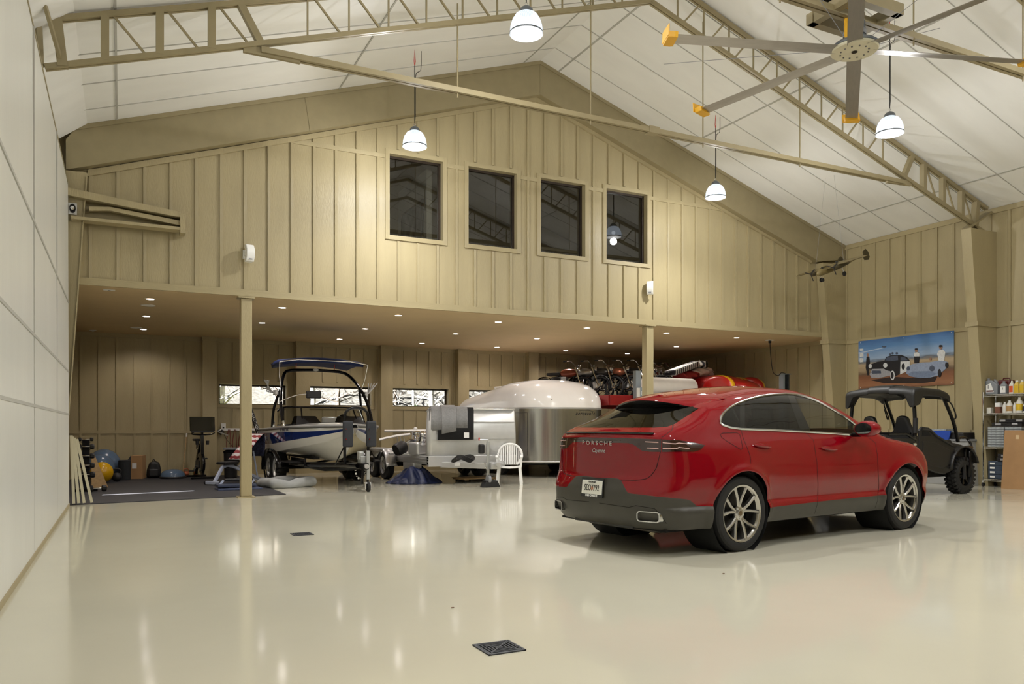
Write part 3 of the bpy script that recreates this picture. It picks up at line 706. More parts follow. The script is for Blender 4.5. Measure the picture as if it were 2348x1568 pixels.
    for px in ([(1516, 1006), (1514.5, 1036), (1505, 1073.6), (1493, 1090), (1482, 1097.7), (1460, 1101), (1424, 1100.5)], [(1543, 974.5), (1541, 985), (1530, 994), (1517, 1003)],
               [(1699, 985), (1704, 1004), (1713, 1026), (1720, 1045), (1721, 1063)], [(1846, 990.5), (1865, 1009), (1873, 1057), (1875.7, 1111), (1874.4, 1154), (1867.7, 1178)],
               [(1988, 1001), (2007, 1014.6), (2012, 1044), (2015, 1111), (2012, 1148), (2006, 1165)], [(1652, 996), (1657, 993), (1690, 992), (1697, 998), (1703, 1026), (1699, 1031), (1664, 1010), (1654, 1002), (1652, 996)],
               [(1374, 1153), (1400, 1157), (1442, 1163), (1458, 1159), (1501, 1166), (1517, 1184), (1528, 1200)], [(1993, 990), (2030, 992), (2070, 1003), (2098, 1022)]):
        line(px, .006, .0012, GAPM, 'panel_gap')
    def ctube(px, r, mat, name, off=.004, closed=False):
        p = FR.trace(CARF, px + ([px[0]] if closed else []), 7.); n = grad(CARF, p); n /= np.linalg.norm(n, axis=1)[:, None]; p = p + n * off
        
        if isinstance(r, tuple): r = [float(q) for q in np.interp(np.linspace(0, 1, len(p)), np.linspace(0, 1, len(r)), r)]
        for sg in (1, -1): MB().tube([(q[0], sg * q[1], q[2]) for q in p], r, 8).build(name, mat, c, smooth=True)
    ctube([(1968, 998.5)] + DLO[-6:] + DLO[:-7], .0125, SATIN, 'window_surround')
    ctube([(1300 + 76, 993.5), (1440, 994.5), (1499, 996)], .010, GLOSSB, 'deck_lip', .012)
    for px in ([(1520, 1015), (1548, 1018), (1556, 1016), (1585, 1019)], [(1520, 1028), (1550, 1029), (1557, 1026), (1580, 1029)], [(1480, 1013), (1510, 1014.5)], [(1484, 1027), (1510, 1028.5)]):
        ctube(px, .005, LAMPL, 'lamp_strip', .005)
    for px in ([(1726, 1021), (1745, 1023), (1765, 1026)], [(1880, 1027), (1898, 1029), (1917, 1031)]): ctube(px, (.006, .016, .021, .022, .022, .020, .015, .006), RED, 'door_handle', .016)
    # roof spoiler
    ys = [-.67 + 1.34 * i / 28 for i in range(29)]; mt = MB(); mu = MB(); top = []; und = []
    for y in ys:
        e = abs(y) / .67; tx = -.485 + .25 * e ** 2; z1 = 1.552 - .105 * e ** 2; z0 = 1.474 - .033 * e ** 2
        h0 = 1.662 - .13 * (y / .8) ** 2 - .012 * e ** 4
        top.append([(lerp(.12, tx, q), y, lerp(h0, z1, q) + .016 * math.sin(math.pi * q)) for q in (0, .15, .3, .5, .7, .85, 1)] + [(tx - .012, y, z1 - .012)])
        und.append([(tx - .012, y, z1 - .012), (tx - .006, y, z1 - .03), (tx + .02, y, z0), (tx + .05, y, z0 - .03)])
    mt.rings(top, False, False).build('roof_spoiler', RED, c, smooth=True, ang=60); mu.rings(und, False, False).build('spoiler_underside', GLOSSB, c, smooth=True)
    # mirrors, wheel wells, underside
    for sy in (-1, 1):
        m = net(lambda p: smax(np.linalg.norm((p - np.array((2.02, sy * 1.10, 1.235))) / (1.25, 1.1, .75), axis=1) - .125, 1.93 - p[:, 0], .02), (1.8, sy * 1.1 - .2, 1.1), (2.25, sy * 1.1 + .2, 1.4), .02, 1); m.build('mirror_housing', RED, c)
        MB().lathe([(.0005, 0), (.085, 0)], 16, T=rotT((1.925, sy * 1.10, 1.235), ry=math.pi / 2, sc=(.8, 1.2, 1))).build('mirror_glass', M('mirror_glass', (200, 204, 208), .03, 1., var=0), c)
        MB().tube([(2.04, sy * .90, 1.165), (2.03, sy * 1.0, 1.165), (2.02, sy * 1.06, 1.19)], .024, 8).build('mirror_foot', GLOSSB, c, smooth=True)
        for wx in (0., 3.04):
            MB().lathe([(.43, 0), (.43, .42)], 40, T=rotT((wx, sy * .96, .385), rx=sy * math.pi / 2), cap=False).build('wheel_well', DARK, c, smooth=True)
            MB().lathe([(.43, 0), (.0005, .001)], 40, T=rotT((wx, sy * .54, .385), rx=sy * math.pi / 2), cap=False).build('wheel_well_back', DARK, c)
    MB().box(-.9, 3.55, -.80, .80, .24, .262).build('underbody', DARK, c)
    MB().box(-.75, -.45, -.55, .55, .19, .27).build('rear_silencer', M('exhaust_steel', (120, 116, 110), .4, .8), c, bevel=.03)
    # exhaust tips
    def rr(a, b, r): return [(sx * (a - r) + r * math.cos(t), sz * (b - r) + r * math.sin(t)) for sx, sz, t0 in ((1, 1, 0), (-1, 1, 90), (-1, -1, 180), (1, -1, 270)) for t in [math.radians(t0 + 22.5 * k) for k in range(5)]]
    for sy in (-1, 1):
        ring = lambda a, b, x, r: [(x + .35 * max(0, abs(sy * .70 + q[0]) - .58), sy * .70 + q[0], .392 + q[1]) for q in rr(a, b, r)]
        MB().rings([ring(.115, .052, -.90, .03), ring(.115, .052, -1.08, .03), ring(.105, .042, -1.08, .025), ring(.10, .037, -.98, .02)], True, False).build('exhaust_tip', SATIN, c, smooth=True, ang=50)
        MB().rings([ring(.102, .038, -1.0, .02), ring(.01, .005, -1.0, .002)], True, True).build('exhaust_opening', DARK, c)
    MB().box(-1.0, -.8, -.45, .45, .25, .275).build('diffuser_plate', BLACKP, c)
    # licence plate
    T = rotT((-1.121, .02, .632), rx=math.radians(84), rz=-math.pi / 2)
    MB().cbox((0, 0, 0), (.345, .195, .012), T).build('plate_frame', GLOSSB, c, bevel=.004)
    pl = MB().cbox((0, .004, .005), (.315, .142, .008), T).build('licence_plate', M('white_plate', (226, 226, 220), .4, var=.02), c, bevel=.003)
    INK = M('black_print', (16, 16, 18), .5, var=.02); PEACH = M('peach_print', (206, 150, 124), .5, var=.05)
    text_part('SEO7792', .088, INK, pl, T @ Matrix.Translation((0, -.004, .0105)), xs=.70)
    text_part('GEORGIA', .026, INK, pl, T @ Matrix.Translation((0, .058, .0105)))
    MB().lathe([(.022, 0), (.0005, 0)], 14, T=T @ Matrix.Translation((.005, -.006, .0097)), cap=False).build('peach_emblem', PEACH, pl)
    text_part('I AM CHARLIE', .030, M('white_print', (235, 235, 235), .5, var=.02), pl, T @ Matrix.Translation((0, -.082, .0078)), bold=.0008)
    T2 = rotT((-1.050, .03, 1.088), rx=math.radians(90), rz=-math.pi / 2)
    text_part('P O R S C H E', .062, M('pale_badge', (206, 190, 186), .2, .6, var=.02), c, T2 @ Matrix.Translation((0, 0, .004)), xs=1.25)
    text_part('Cayenne', .058, SATIN, c, rotT((-1.052, -.0, 1.012), rx=math.radians(90), rz=-math.pi / 2) @ Matrix.Translation((0, 0, .004)), shear=.3)
    # interior
    MB().box(-.6, 2.7, -.8, .8, .5, .62).build('cabin_floor', INTER, c); MB().box(2.15, 2.75, -.74, .74, .75, 1.10).build('dashboard', INTER, c, bevel=.06)
    for x, w in ((.05, .5), (1.15, .46)):
        for y in (-.40, .40):
            MB().cbox((x + .28, y, .72), (.5, w, .22)).build('seat_cushion', INTER, c, bevel=.05)
            MB().cbox((0, 0, 0), (.16, w, .62), rotT((x, y, 1.02), ry=-.18)).build('seat_back', INTER, c, bevel=.06, seg=3)
            MB().cbox((0, 0, 0), (.10, .27, .18), rotT((x - .09, y, 1.40), ry=-.15)).build('headrest', INTER, c, bevel=.045, seg=3)
    MB().lathe([(.19, -.012), (.202, 0), (.19, .012), (.178, 0)], 28, T=rotT((1.95, .40, 1.08), ry=-1.15)).build('steering_wheel', INTER, c, smooth=True)
    # wheels
    w = bpy.data.objects.new('wheel', None); COL.objects.link(w); w.parent = c; w.location = (0, -.985, .385)
    T0 = Matrix.Rotation(math.pi / 2, 4, 'X')
    prof = [(.288, -.02), (.30, -.006), (.33, .0), (.355, -.004), (.374, -.022), (.382, -.05)]
    for k in range(5):
        z = -.062 - k * .042; prof += [(.385, z), (.385, z - .03), (.377, z - .032), (.377, z - .040)]
    prof += [(.382, -.28), (.36, -.31), (.30, -.30)]
    MB().lathe(prof, 64, T0, cap=False).build('tyre', RUBBER, w, smooth=True, ang=30)
    MB().lathe([(.27, -.014), (.289, -.006), (.293, -.016), (.286, -.03), (.268, -.045), (.262, -.19)], 48, T0, cap=False).build('rim', RIMM, w, smooth=True, ang=35)
    for sg in (-1, 1):
        rs = []
        for r, da, hw, zf in ((.035, 5, .020, -.045), (.085, 8, .017, -.040), (.16, 12.5, .0155, -.030), (.22, 16.5, .016, -.022), (.274, 18.5, .020, -.016)):
            th = sg * math.radians(da); cx_, cy_ = r * math.cos(th), r * math.sin(th); nx, ny = -math.sin(th), math.cos(th)
            rs.append([(cx_ - nx * hw, cy_ - ny * hw, zf - .012), (cx_ - nx * hw * .45, cy_ - ny * hw * .45, zf), (cx_ + nx * hw * .45, cy_ + ny * hw * .45, zf), (cx_ + nx * hw, cy_ + ny * hw, zf - .012), (cx_ + nx * hw, cy_ + ny * hw, zf - .05), (cx_ - nx * hw, cy_ - ny * hw, zf - .05)])
        o = MB().rings(rs, True, True, False, T0).build('spoke', RIMM, w, smooth=True, ang=25); o.rotation_euler[1] = math.radians(-90)
        for k in range(1, 5): q = o.copy(); COL.objects.link(q); q.rotation_euler[1] = math.radians(-90 + 72 * k)
    MB().lathe([(.075, -.06), (.072, -.045), (.05, -.04), (.034, -.036), (.032, -.03), (.0005, -.028)], 24, T0, cap=False).build('hub', RIMM, w, smooth=True, ang=30)
    MB().lathe([(.026, -.028), (.0005, -.026)], 16, T0, cap=False).build('hub_badge', M('dull_gold_badge', (120, 104, 80), .35, .7), w)
    b0 = MB().lathe([(.009, -.055), (.009, -.036), (.0005, -.036)], 8, T0 @ Matrix.Translation((.056, 0, 0)), cap=False).build('wheel_bolt', CHROME, w)
    for k in range(5):
        q = b0 if k == 0 else b0.copy(); q.rotation_euler[1] = math.radians(-54 + 72 * k)
        if k: COL.objects.link(q)
    MB().lathe([(.19, -.11), (.19, -.13), (.08, -.13), (.08, -.1)], 32, T0, cap=False).build('brake_disc', M('brake_steel', (70, 68, 66), .4, .8), w)
    MB().lathe([(.262, -.20), (.0005, -.20)], 32, T0, cap=False).build('barrel_back', DARK, w)
    for x, sy in ((3.04, -1), (0, 1), (3.04, 1)):
        q = copy_tree(w, c); q.location = (x, sy * .985, .385); q.rotation_euler[2] = 0 if sy < 0 else math.pi
    return c
car()
# ------------------------------------------------------------------ generic road wheel for trailers
TYREM = M('trailer_tyre', (24, 24, 25), .65, var=.12, vscale=20)
def trailer_wheel(parent, R, w, rimmat, loc, rz=0., rr=.62):
    """axis along local y, outer face at -y"""
    e = bpy.data.objects.new('wheel', None); COL.objects.link(e); e.parent = parent; e.location = loc; e.rotation_euler[2] = rz
    T0 = Matrix.Rotation(math.pi / 2, 4, 'X'); r = R * rr
    prof = [(r, -.03), (r + .01, -.006), (R * .80, .0), (R * .93, -.012), (R * .985, -.035)]
    for k in range(4): z = -.045 - k * (w - .08) / 4; prof += [(R, z), (R, z - (w - .08) / 4 + .012), (R * .975, z - (w - .08) / 4 + .010), (R * .975, z - (w - .08) / 4 + .002)]
    prof += [(R * .93, -w + .012), (R * .8, -w), (r, -w + .02)]
    MB().lathe(prof, 40, T0, cap=False).build('tyre', TYREM, e, smooth=True, ang=30)
    MB().lathe([(r + .002, -.008), (r - .015, -.02), (r - .03, -.05), (r * .55, -.055), (r * .45, -.04), (r * .3, -.03), (r * .28, -.012), (.0005, -.008)], 32, T0, cap=False).build('rim', rimmat, e, smooth=True, ang=35)
    for k in range(5):
        a = 2 * math.pi * k / 5
        MB().lathe([(r * .14, -.051), (r * .13, -.049), (.0005, -.049)], 10, T0 @ Matrix.Translation((r * .72 * math.cos(a), r * .72 * math.sin(a), 0)), cap=False).build('rim_slot', DARK, e)
        MB().lathe([(.009, -.05), (.009, -.034), (.0005, -.034)], 6, T0 @ Matrix.Translation((r * .42 * math.cos(a + .6), r * .42 * math.sin(a + .6), 0)), cap=False).build('lug_nut', CHROME, e)
    return e
# ------------------------------------------------------------------ ski boat on its trailer
GELW = M('white_gelcoat', (226, 226, 222), .15, var=.02, coat=.6); GELB = M('navy_gelcoat', (14, 40, 104), .12, var=.04, coat=.8); GELC = M('cream_keel_gelcoat', (208, 198, 168), .25, var=.03, coat=.4)
NAVYC = M('navy_canvas', (16, 34, 84), .75, var=.08, vscale=12); BLKPAD = M('black_pad_vinyl', (20, 20, 22), .5, var=.1)
FRB = Frame(4.12, 17.45, -88.0)
def boat():
    b = thing('ski_boat', 'white ski boat with navy stripe and arched tow tower', 'boat', (4.12, 17.45, 0), FRB.rz)
    xs = [-2.5, -2.2, -1.8, -1.3, -.8, -.2, .3, .7, 1.05, 1.35, 1.6, 1.8, 1.93]
    bw = lambda x: sitp(x, [(-3.2, .98), (-2, 1.06), (-.5, 1.09), (.3, 1.02), (.9, .80), (1.4, .48), (1.75, .20), (1.95, .03)])
    gz = lambda x: sitp(x, [(-3.2, 1.20), (-1, 1.235), (.5, 1.275), (1.95, 1.30)])
    cz = lambda x: sitp(x, [(-3.2, .68), (-1, .70), (.3, .80), (1.2, .95), (1.95, 1.14)])
    kz = lambda x: sitp(x, [(-3.2, .52), (0, .52), (.8, .56), (1.3, .68), (1.65, .90), (1.95, 1.26)])
    cw = lambda x: bw(x) * sitp(x, [(-3.2, .93), (0, .90), (1, .72), (1.6, .5), (1.95, .45)])
    def lev(x, s, f):
        """point on the topsides, f=0 chine .. 1 gunwale"""
        w = lerp(cw(x), bw(x), f ** .8) + .02 * math.sin(math.pi * f); return (x, s * w, lerp(cz(x), gz(x), f))
    sb = lambda x: itp(x, [(-3.2, .33), (0, .34), (1.1, .38), (1.95, .45)]); st = lambda x: itp(x, [(-3.2, .82), (0, .80), (1.1, .68), (1.95, .60)])
    def strip(name, mat, s, f0, f1, n=3):
        rs = [[lev(x, s, lerp(f0(x), f1(x), j / n)) for j in range(n + 1)] for x in xs]
        MB().rings(rs, False, False).build(name, mat, b, smooth=True, ang=50, fix=False)
    for s in (-1, 1):
        strip('lower_topside', GELW, s, lambda x: 0, sb); strip('hull_stripe', GELB, s, sb, st); strip('upper_topside', GELW, s, st, lambda x: 1)
        MB().rings([[lev(x, s, 0), (x, s * cw(x) * .96, cz(x) - .015), (x, s * cw(x) * .5, lerp(cz(x), kz(x), .5)), (x, 0, kz(x))] for x in xs], False, False).build('hull_bottom', GELW if s < 0 else GELC, b, smooth=True, ang=40, fix=False)
        MB().tube([(x, s * (bw(x) + .012), gz(x) - .01) for x in xs], .022, 8).build('rub_rail', M('grey_rub_rail', (150, 150, 150), .35, .4), b, smooth=True)
        MB().tube([(x, s * (bw(x) + .006), gz(x) - .045) for x in xs], .006, 6).build('pin_line', BLACKP, b)
    # deck: foredeck and side decks round an open cockpit
    fx = [q for q in xs if q >= .3]
    MB().rings([[(x, bw(x) * k, gz(x) + .09 * (1 - k * k) * min(1, bw(x))) for k in (-1, -.8, -.5, -.2, 0, .2, .5, .8, 1)] for x in fx], False, False).build('foredeck', GELW, b, smooth=True, fix=False)
    for s in (-1, 1): MB().rings([[(x, s * bw(x), gz(x)), (x, s * (bw(x) - .12), gz(x) + .025), (x, s * (bw(x) - .25), gz(x) + .02), (x, s * (bw(x) - .26), gz(x) - .4)] for x in xs if x <= .31], False, False).build('side_deck', GELW, b, smooth=True, ang=50)
    MB().add([lev(-2.5, 1, 1), lev(-2.5, 1, 0), (-2.5, 0, kz(-2.5)), lev(-2.5, -1, 0), lev(-2.5, -1, 1)], [(0, 1, 2, 3, 4)]).build('transom', GELW, b)
    MB().box(-2.45, .3, -.82, .82, .78, .80).build('cockpit_sole', M('grey_marine_carpet', (90, 92, 96), .9, var=.1), b)
    MB().box(-2.45, -2.0, -.8, .8, .8, 1.2).build('rear_bench', GELW, b, bevel=.06); MB().box(-2.02, -1.9, -.8, .8, .9, 1.24).build('bench_backrest', GELW, b, bevel=.04)
    MB().cbox((-1.0, .42, 1.0), (.5, .5, .4)).build('helm_seat', GELW, b, bevel=.08); MB().cbox((-1.25, .42, 1.3), (.12, .5, .4)).build('helm_seat_back', GELW, b, bevel=.05)
    # dash pods, steering wheel
    for y, w in ((.48, .62), (-.50, .58)):
        MB().rings([[(.30, y - w / 2 * k, 1.30), (.02, y - w / 2 * k * .7, 1.50), (-.25, y - w / 2 * k * .7, 1.50), (-.3, y - w / 2 * k, 1.24)] for k in (-1, -.6, .6, 1)], False, False).build('dash_pod', BLKPAD, b, smooth=True, ang=30)
    MB().lathe([(.16, -.012), (.172, 0), (.16, .012), (.148, 0)], 24, T=rotT((-.35, .42, 1.40), ry=-1.1)).build('steering_wheel', CHROME, b, smooth=True)
    # windscreen
    wsb = [(-.62, -.98), (-.25, -.93), (.18, -.62), (.34, 0), (.18, .62), (-.25, .93), (-.62, .98)]
    wst = [(-.85, -.93), (-.55, -.87), (-.13, -.58), (.03, 0), (-.13, .58), (-.55, .87), (-.85, .93)]
    B = [tuple(q) for q in catmull([(x, y, 1.30 + .05 * (1 - abs(y))) for x, y in wsb], 4)]; Tp = [tuple(q) for q in catmull([(x, y, 1.70 if abs(y) < .9 else 1.62) for x, y in wst], 4)]
    MB().rings([B, Tp], False, False).build('windscreen', glass('smoke_acrylic', (.55, .56, .54)), b, smooth=True)
    MB().tube(Tp, .02, 6).build('windscreen_top_frame', BLACKM, b, smooth=True); MB().tube(B, .02, 6).build('windscreen_base_frame', BLACKM, b, smooth=True)
    for i in (4, 8, 16, 20): MB().tube([B[i], Tp[i]], .018, 6).build('windscreen_post', BLACKM, b)
    # tower
    for s in (-1, 1):
        leg = catmull([(.05, s * 1.0, 1.27), (-.25, s * .99, 1.75), (-.62, s * .90, 2.18), (-.98, s * .76, 2.47), (-1.12, s * .62, 2.56), (-1.16, s * .42, 2.585), (-1.16, 0, 2.60)], 6)
        MB().tube(leg, .036, 10).build('tower_leg', BLACKM, b, smooth=True)
        MB().tube(catmull([(-.98, s * 1.03, 1.25), (-.86, s * 1.01, 1.7), (-.64, s * .90, 2.15)], 6), .030, 10).build('tower_rear_leg', BLACKM, b, smooth=True)
        for x in (.05, -.98): MB().lathe([(.05, 0), (.045, .05), (.03, .10), (.04, .12), (.03, .16)], 12, T=rotT((x, s * 1.0, 1.24))).build('tower_foot', CHROME, b, smooth=True)
    MB().lathe([(.05, 0), (.0005, .01)], 16, T=rotT((-1.115, 0, 2.60), ry=math.pi / 2, sc=(.6, 1.4, 1)), cap=False).build('tower_badge', WHITEP, b)
    # bimini
    by = [-.92, -.7, -.35, 0, .35, .7, .92]
    rs = [[(x, y, 2.79 + .08 * (1 - (y / .92) ** 2) - .10 * abs(x + 1.0) ** 1.7) for y in by] for x in (-.35, -.55, -.95, -1.35, -1.65)]
    m = MB().rings(rs, False, False).build('bimini_canvas', NAVYC, b, smooth=True); md = m.modifiers.new('t', 'SOLIDIFY'); md.thickness = .10
    MB().tube([(-.32, -1.0, 2.70), (-.32, -.6, 2.76), (-.32, .6, 2.76), (-.32, 1.0, 2.70)], .014, 8).build('bimini_bow', CHROME, b); MB().tube([(-1.65, -.95, 2.74), (-1.65, .95, 2.74)], .014, 8).build('bimini_bow', CHROME, b)
    for s in (-1, 1):
        MB().tube([(-.32, s * 1.0, 2.70), (-.45, s * .98, 2.4), (-.55, s * .92, 2.13)], .011, 6).build('bimini_strut', CHROME, b); MB().tube([(-1.16, s * .45, 2.6), (-1.14, s * .45, 2.76)], .012, 6).build('bimini_strut', CHROME, b)
        for k in range(4):
            y0 = s * (1.0 + .03 * k); MB().tube([(-.55 - .05 * k, s * 1.0, 2.02), (-.6 - .07 * k, s * (1.12 + .02 * k), 2.06), (-.5 - .08 * k, s * (1.30 - .05 * k), 2.30)], .013, 6).build('board_rack_prong', ALU, b, smooth=True)
        MB().cbox((-.6, s * 1.03, 2.03), (.25, .08, .12)).build('board_rack_base', ALU, b, bevel=.02)
    MB().tube(catmull([(-.25, -1.0, 1.82), (-.2, -.85, 1.90), (-.15, -.6, 1.98), (-.12, -.35, 2.0)], 5), .012, 6).build('mirror_arm', CHROME, b, smooth=True)
    MB().cbox((-.14, -.30, 1.98), (.08, .34, .17)).build('rear_view_mirror', BLACKP, b, bevel=.03)
    # registration and name on the stripe
    def on_side(txt, x, f, size, mat, sh=0., xs_=1.):
        p = Vector(lev(x, -1, f)); q = Vector(lev(x + .1, -1, f)); u = Vector(lev(x, -1, f + .1)); ex = (q - p).normalized(); ez = (u - p); ez = (ez - ez.dot(ex) * ex).normalized(); n = ex.cross(ez)
        T = Matrix((ex, ez, n)).transposed().to_4x4(); T.translation = p + n * .012; text_part(txt, size, mat, b, T, shear=sh, xs=xs_)
    on_side('FL 9987 AK', .25, .85, .10, M('navy_print', (30, 30, 60), .5), .2); on_side('NAUTIQUE', -1.75, .56, .15, WHITEP, .25)
    MB().tube([(1.70, 0, 1.05), (1.74, 0, .98), (1.70, 0, .92)], .008, 6).build('bow_eye', CHROME, b)
    return b
boat()
def boat_trailer():
    t = thing('boat_trailer', 'black tandem boat trailer with guide poles and silver tongue jack', 'trailer', (4.12, 17.45, 0), FRB.rz)
    for s in (-1, 1):
        MB().tube(catmull([(-2.5, s * .75, .48), (0, s * .75, .48), (1.0, s * .62, .48), (1.8, s * .22, .50), (2.3, s * .06, .50)], 5), .05, 8).build('frame_rail', BLACKM, t, smooth=True)
        MB().bar((-2.4, s * .42, .60), (.6, s * .42, .60), .12, .06).build('bunk', M('black_bunk_carpet', (22, 22, 24), .95, var=.2), t)
        for x in (-2.0, -.4): MB().tube([(x, s * .42, .58), (x, s * .42, .48)], .02, 6).build('bunk_bracket', BLACKM, t)
        # fender with step
        rs = []
        for k in range(13):
            a = math.radians(-15 + 210 * k / 12); rs.append([(-1.15 + .62 * math.cos(a) * (1.35 if abs(math.cos(a)) > .1 else 1), s * y, .36 + .42 * math.sin(a)) for y in (.80, 1.08)])
        f = MB().rings(rs, False, False).build('fender', BLACKM, t, smooth=True); md = f.modifiers.new('t', 'SOLIDIFY'); md.thickness = .015
        MB().box(-.25, .65, s * .72 if s > 0 else -1.0, 1.0 if s > 0 else s * .72, .50, .53).build('step_plate', M('black_tread_plate', (30, 30, 32), .35, .4, bump=.6, bscale=60), t)
        MB().box(-.3, .9, s * .74 - .02, s * .74 + .02, .50, .60).build('step_rail', BLACKM, t)
        for x in (-1.5, -.8): trailer_wheel(t, .34, .22, ALU, (x, s * 1.02, .34), 0 if s < 0 else math.pi)
        # guide pole with pad
    for x in (-1.5, -.8): MB().tube([(x, -.9, .34), (x, .9, .34)], .03, 8).build('axle', BLACKM, t)
    for x in (-2.3, -.3, .8): MB().tube([(x, -.74, .45), (x, -.3, .36), (x, .3, .36), (x, .74, .45)], .035, 8).build('cross_member', BLACKM, t, smooth=True)
    MB().box(1.9, 2.65, -.06, .06, .44, .56).build('tongue', BLACKM, t, bevel=.01)
    loop = catmull([(2.05, -.24, .52), (2.05, -.24, 1.2), (2.05, -.235, 1.50), (2.05, -.14, 1.62), (2.05, 0, 1.645), (2.05, .14, 1.62), (2.05, .235, 1.50), (2.05, .24, 1.2), (2.05, .24, .52)], 5)
    MB().tube(loop, .03, 10).build('boarding_hoop', BLACKM, t, smooth=True)
    for s in (-1, 1):
        MB().cbox((2.06, s * .24 + .06, 1.12), (.07, .21, .52)).build('guide_pad', M('charcoal_pad', (40, 42, 48), .7, var=.1), t, bevel=.03)
        for z in (1.02, 1.22): MB().tube([(2.10, s * .24, z), (2.15, s * .24, z)], .014, 6).build('pad_bolt', CHROME, t)
        MB().tube([(2.05, s * .24, .9), (1.75, s * .35, .5)], .014, 6).build('hoop_brace', BLACKM, t)
    # winch post and actuator, jack
    MB().cbox((2.35, .02, .62), (.22, .12, .14)).build('brake_actuator', M('galvanised_grey', (170, 172, 170), .45, .5, var=.08), t, bevel=.015)
    MB().cbox((2.36, -.02, .70), (.16, .10, .16)).build('winch', M('galvanised_grey', (170, 172, 170), .45, .5), t, bevel=.02)
    for k in range(9):
        a = math.pi * k / 8; MB().lathe([(.018, -.006), (.024, 0), (.018, .006), (.012, 0)], 10, T=rotT((2.5, -.06 + .10 * math.cos(a), .42 - .16 * math.sin(a)), rx=math.pi / 2 * (k % 2), rz=k)).build('safety_chain_link', CHROME, t, smooth=True)
    MB().tube([(2.55, 0, .5), (2.72, 0, .5)], .045, 10).build('coupler', ALU, t, smooth=True)
    MB().box(2.48, 2.545, .05, .115, .24, .80).build('jack_tube', M('galvanised_grey', (170, 172, 170), .45, .5), t, bevel=.006); MB().tube([(2.51, .08, .18), (2.51, .08, .3)], .024, 10).build('jack_inner_tube', BLACKP, t)
    MB().box(2.46, 2.56, .035, .13, .16, .185).build('caster_fork', WHITEP, t); MB().box(2.50, 2.56, .125, .132, .06, .17).build('caster_fork_arm', WHITEP, t); MB().box(2.50, 2.56, .028, .035, .06, .17).build('caster_fork_arm', WHITEP, t)
    T0 = rotT((2.54, .105, .097), rx=math.pi / 2)
    MB().lathe([(.06, .0), (.093, .0), (.097, .012), (.097, .035), (.093, .047), (.06, .047), (.06, .0)], 28, T0, cap=False).build('caster_tyre', RUBBER, t, smooth=True, ang=30)
    for k in range(5): a = 2 * math.pi * k / 5; MB().bar((0, 0, .023), (.062 * math.cos(a), .062 * math.sin(a), .023), .02, .03, T=T0).build('caster_spoke', BLACKP, t)
    MB().bar((2.6, -.05, .46), (2.6, -.06, .16), .03, .04).build('tongue_stand', BLACKM, t)
    return t
boat_trailer()
# ------------------------------------------------------------------ open aluminium trailer
DIAM = M('diamond_plate', (212, 213, 212), .38, .55, var=.04)
def diam():
    nt = DIAM.node_tree; b = nt.nodes['Principled BSDF']; w = nt.nodes.new('ShaderNodeTexBrick'); w.inputs['Scale'].default_value = 22
    w.inputs['Color1'].default_value = (1, 1, 1, 1); w.inputs['Color2'].default_value = (.7, .7, .7, 1); w.inputs['Mortar'].default_value = (0, 0, 0, 1); w.inputs['Mortar Size'].default_value = .035
    tc = nt.nodes.new('ShaderNodeTexCoord'); mp = nt.nodes.new('ShaderNodeMapping'); mp.inputs['Rotation'].default_value = (math.pi / 2, .78, 0)
    bp = nt.nodes.new('ShaderNodeBump'); bp.inputs['Strength'].default_value = .8; bp.inputs['Distance'].default_value = .008
    nt.links.new(tc.outputs['Object'], mp.inputs[0]); nt.links.new(mp.outputs[0], w.inputs[0]); nt.links.new(w.outputs[0], bp.inputs['Height']); nt.links.new(bp.outputs[0], b.inputs['Normal'])
diam()
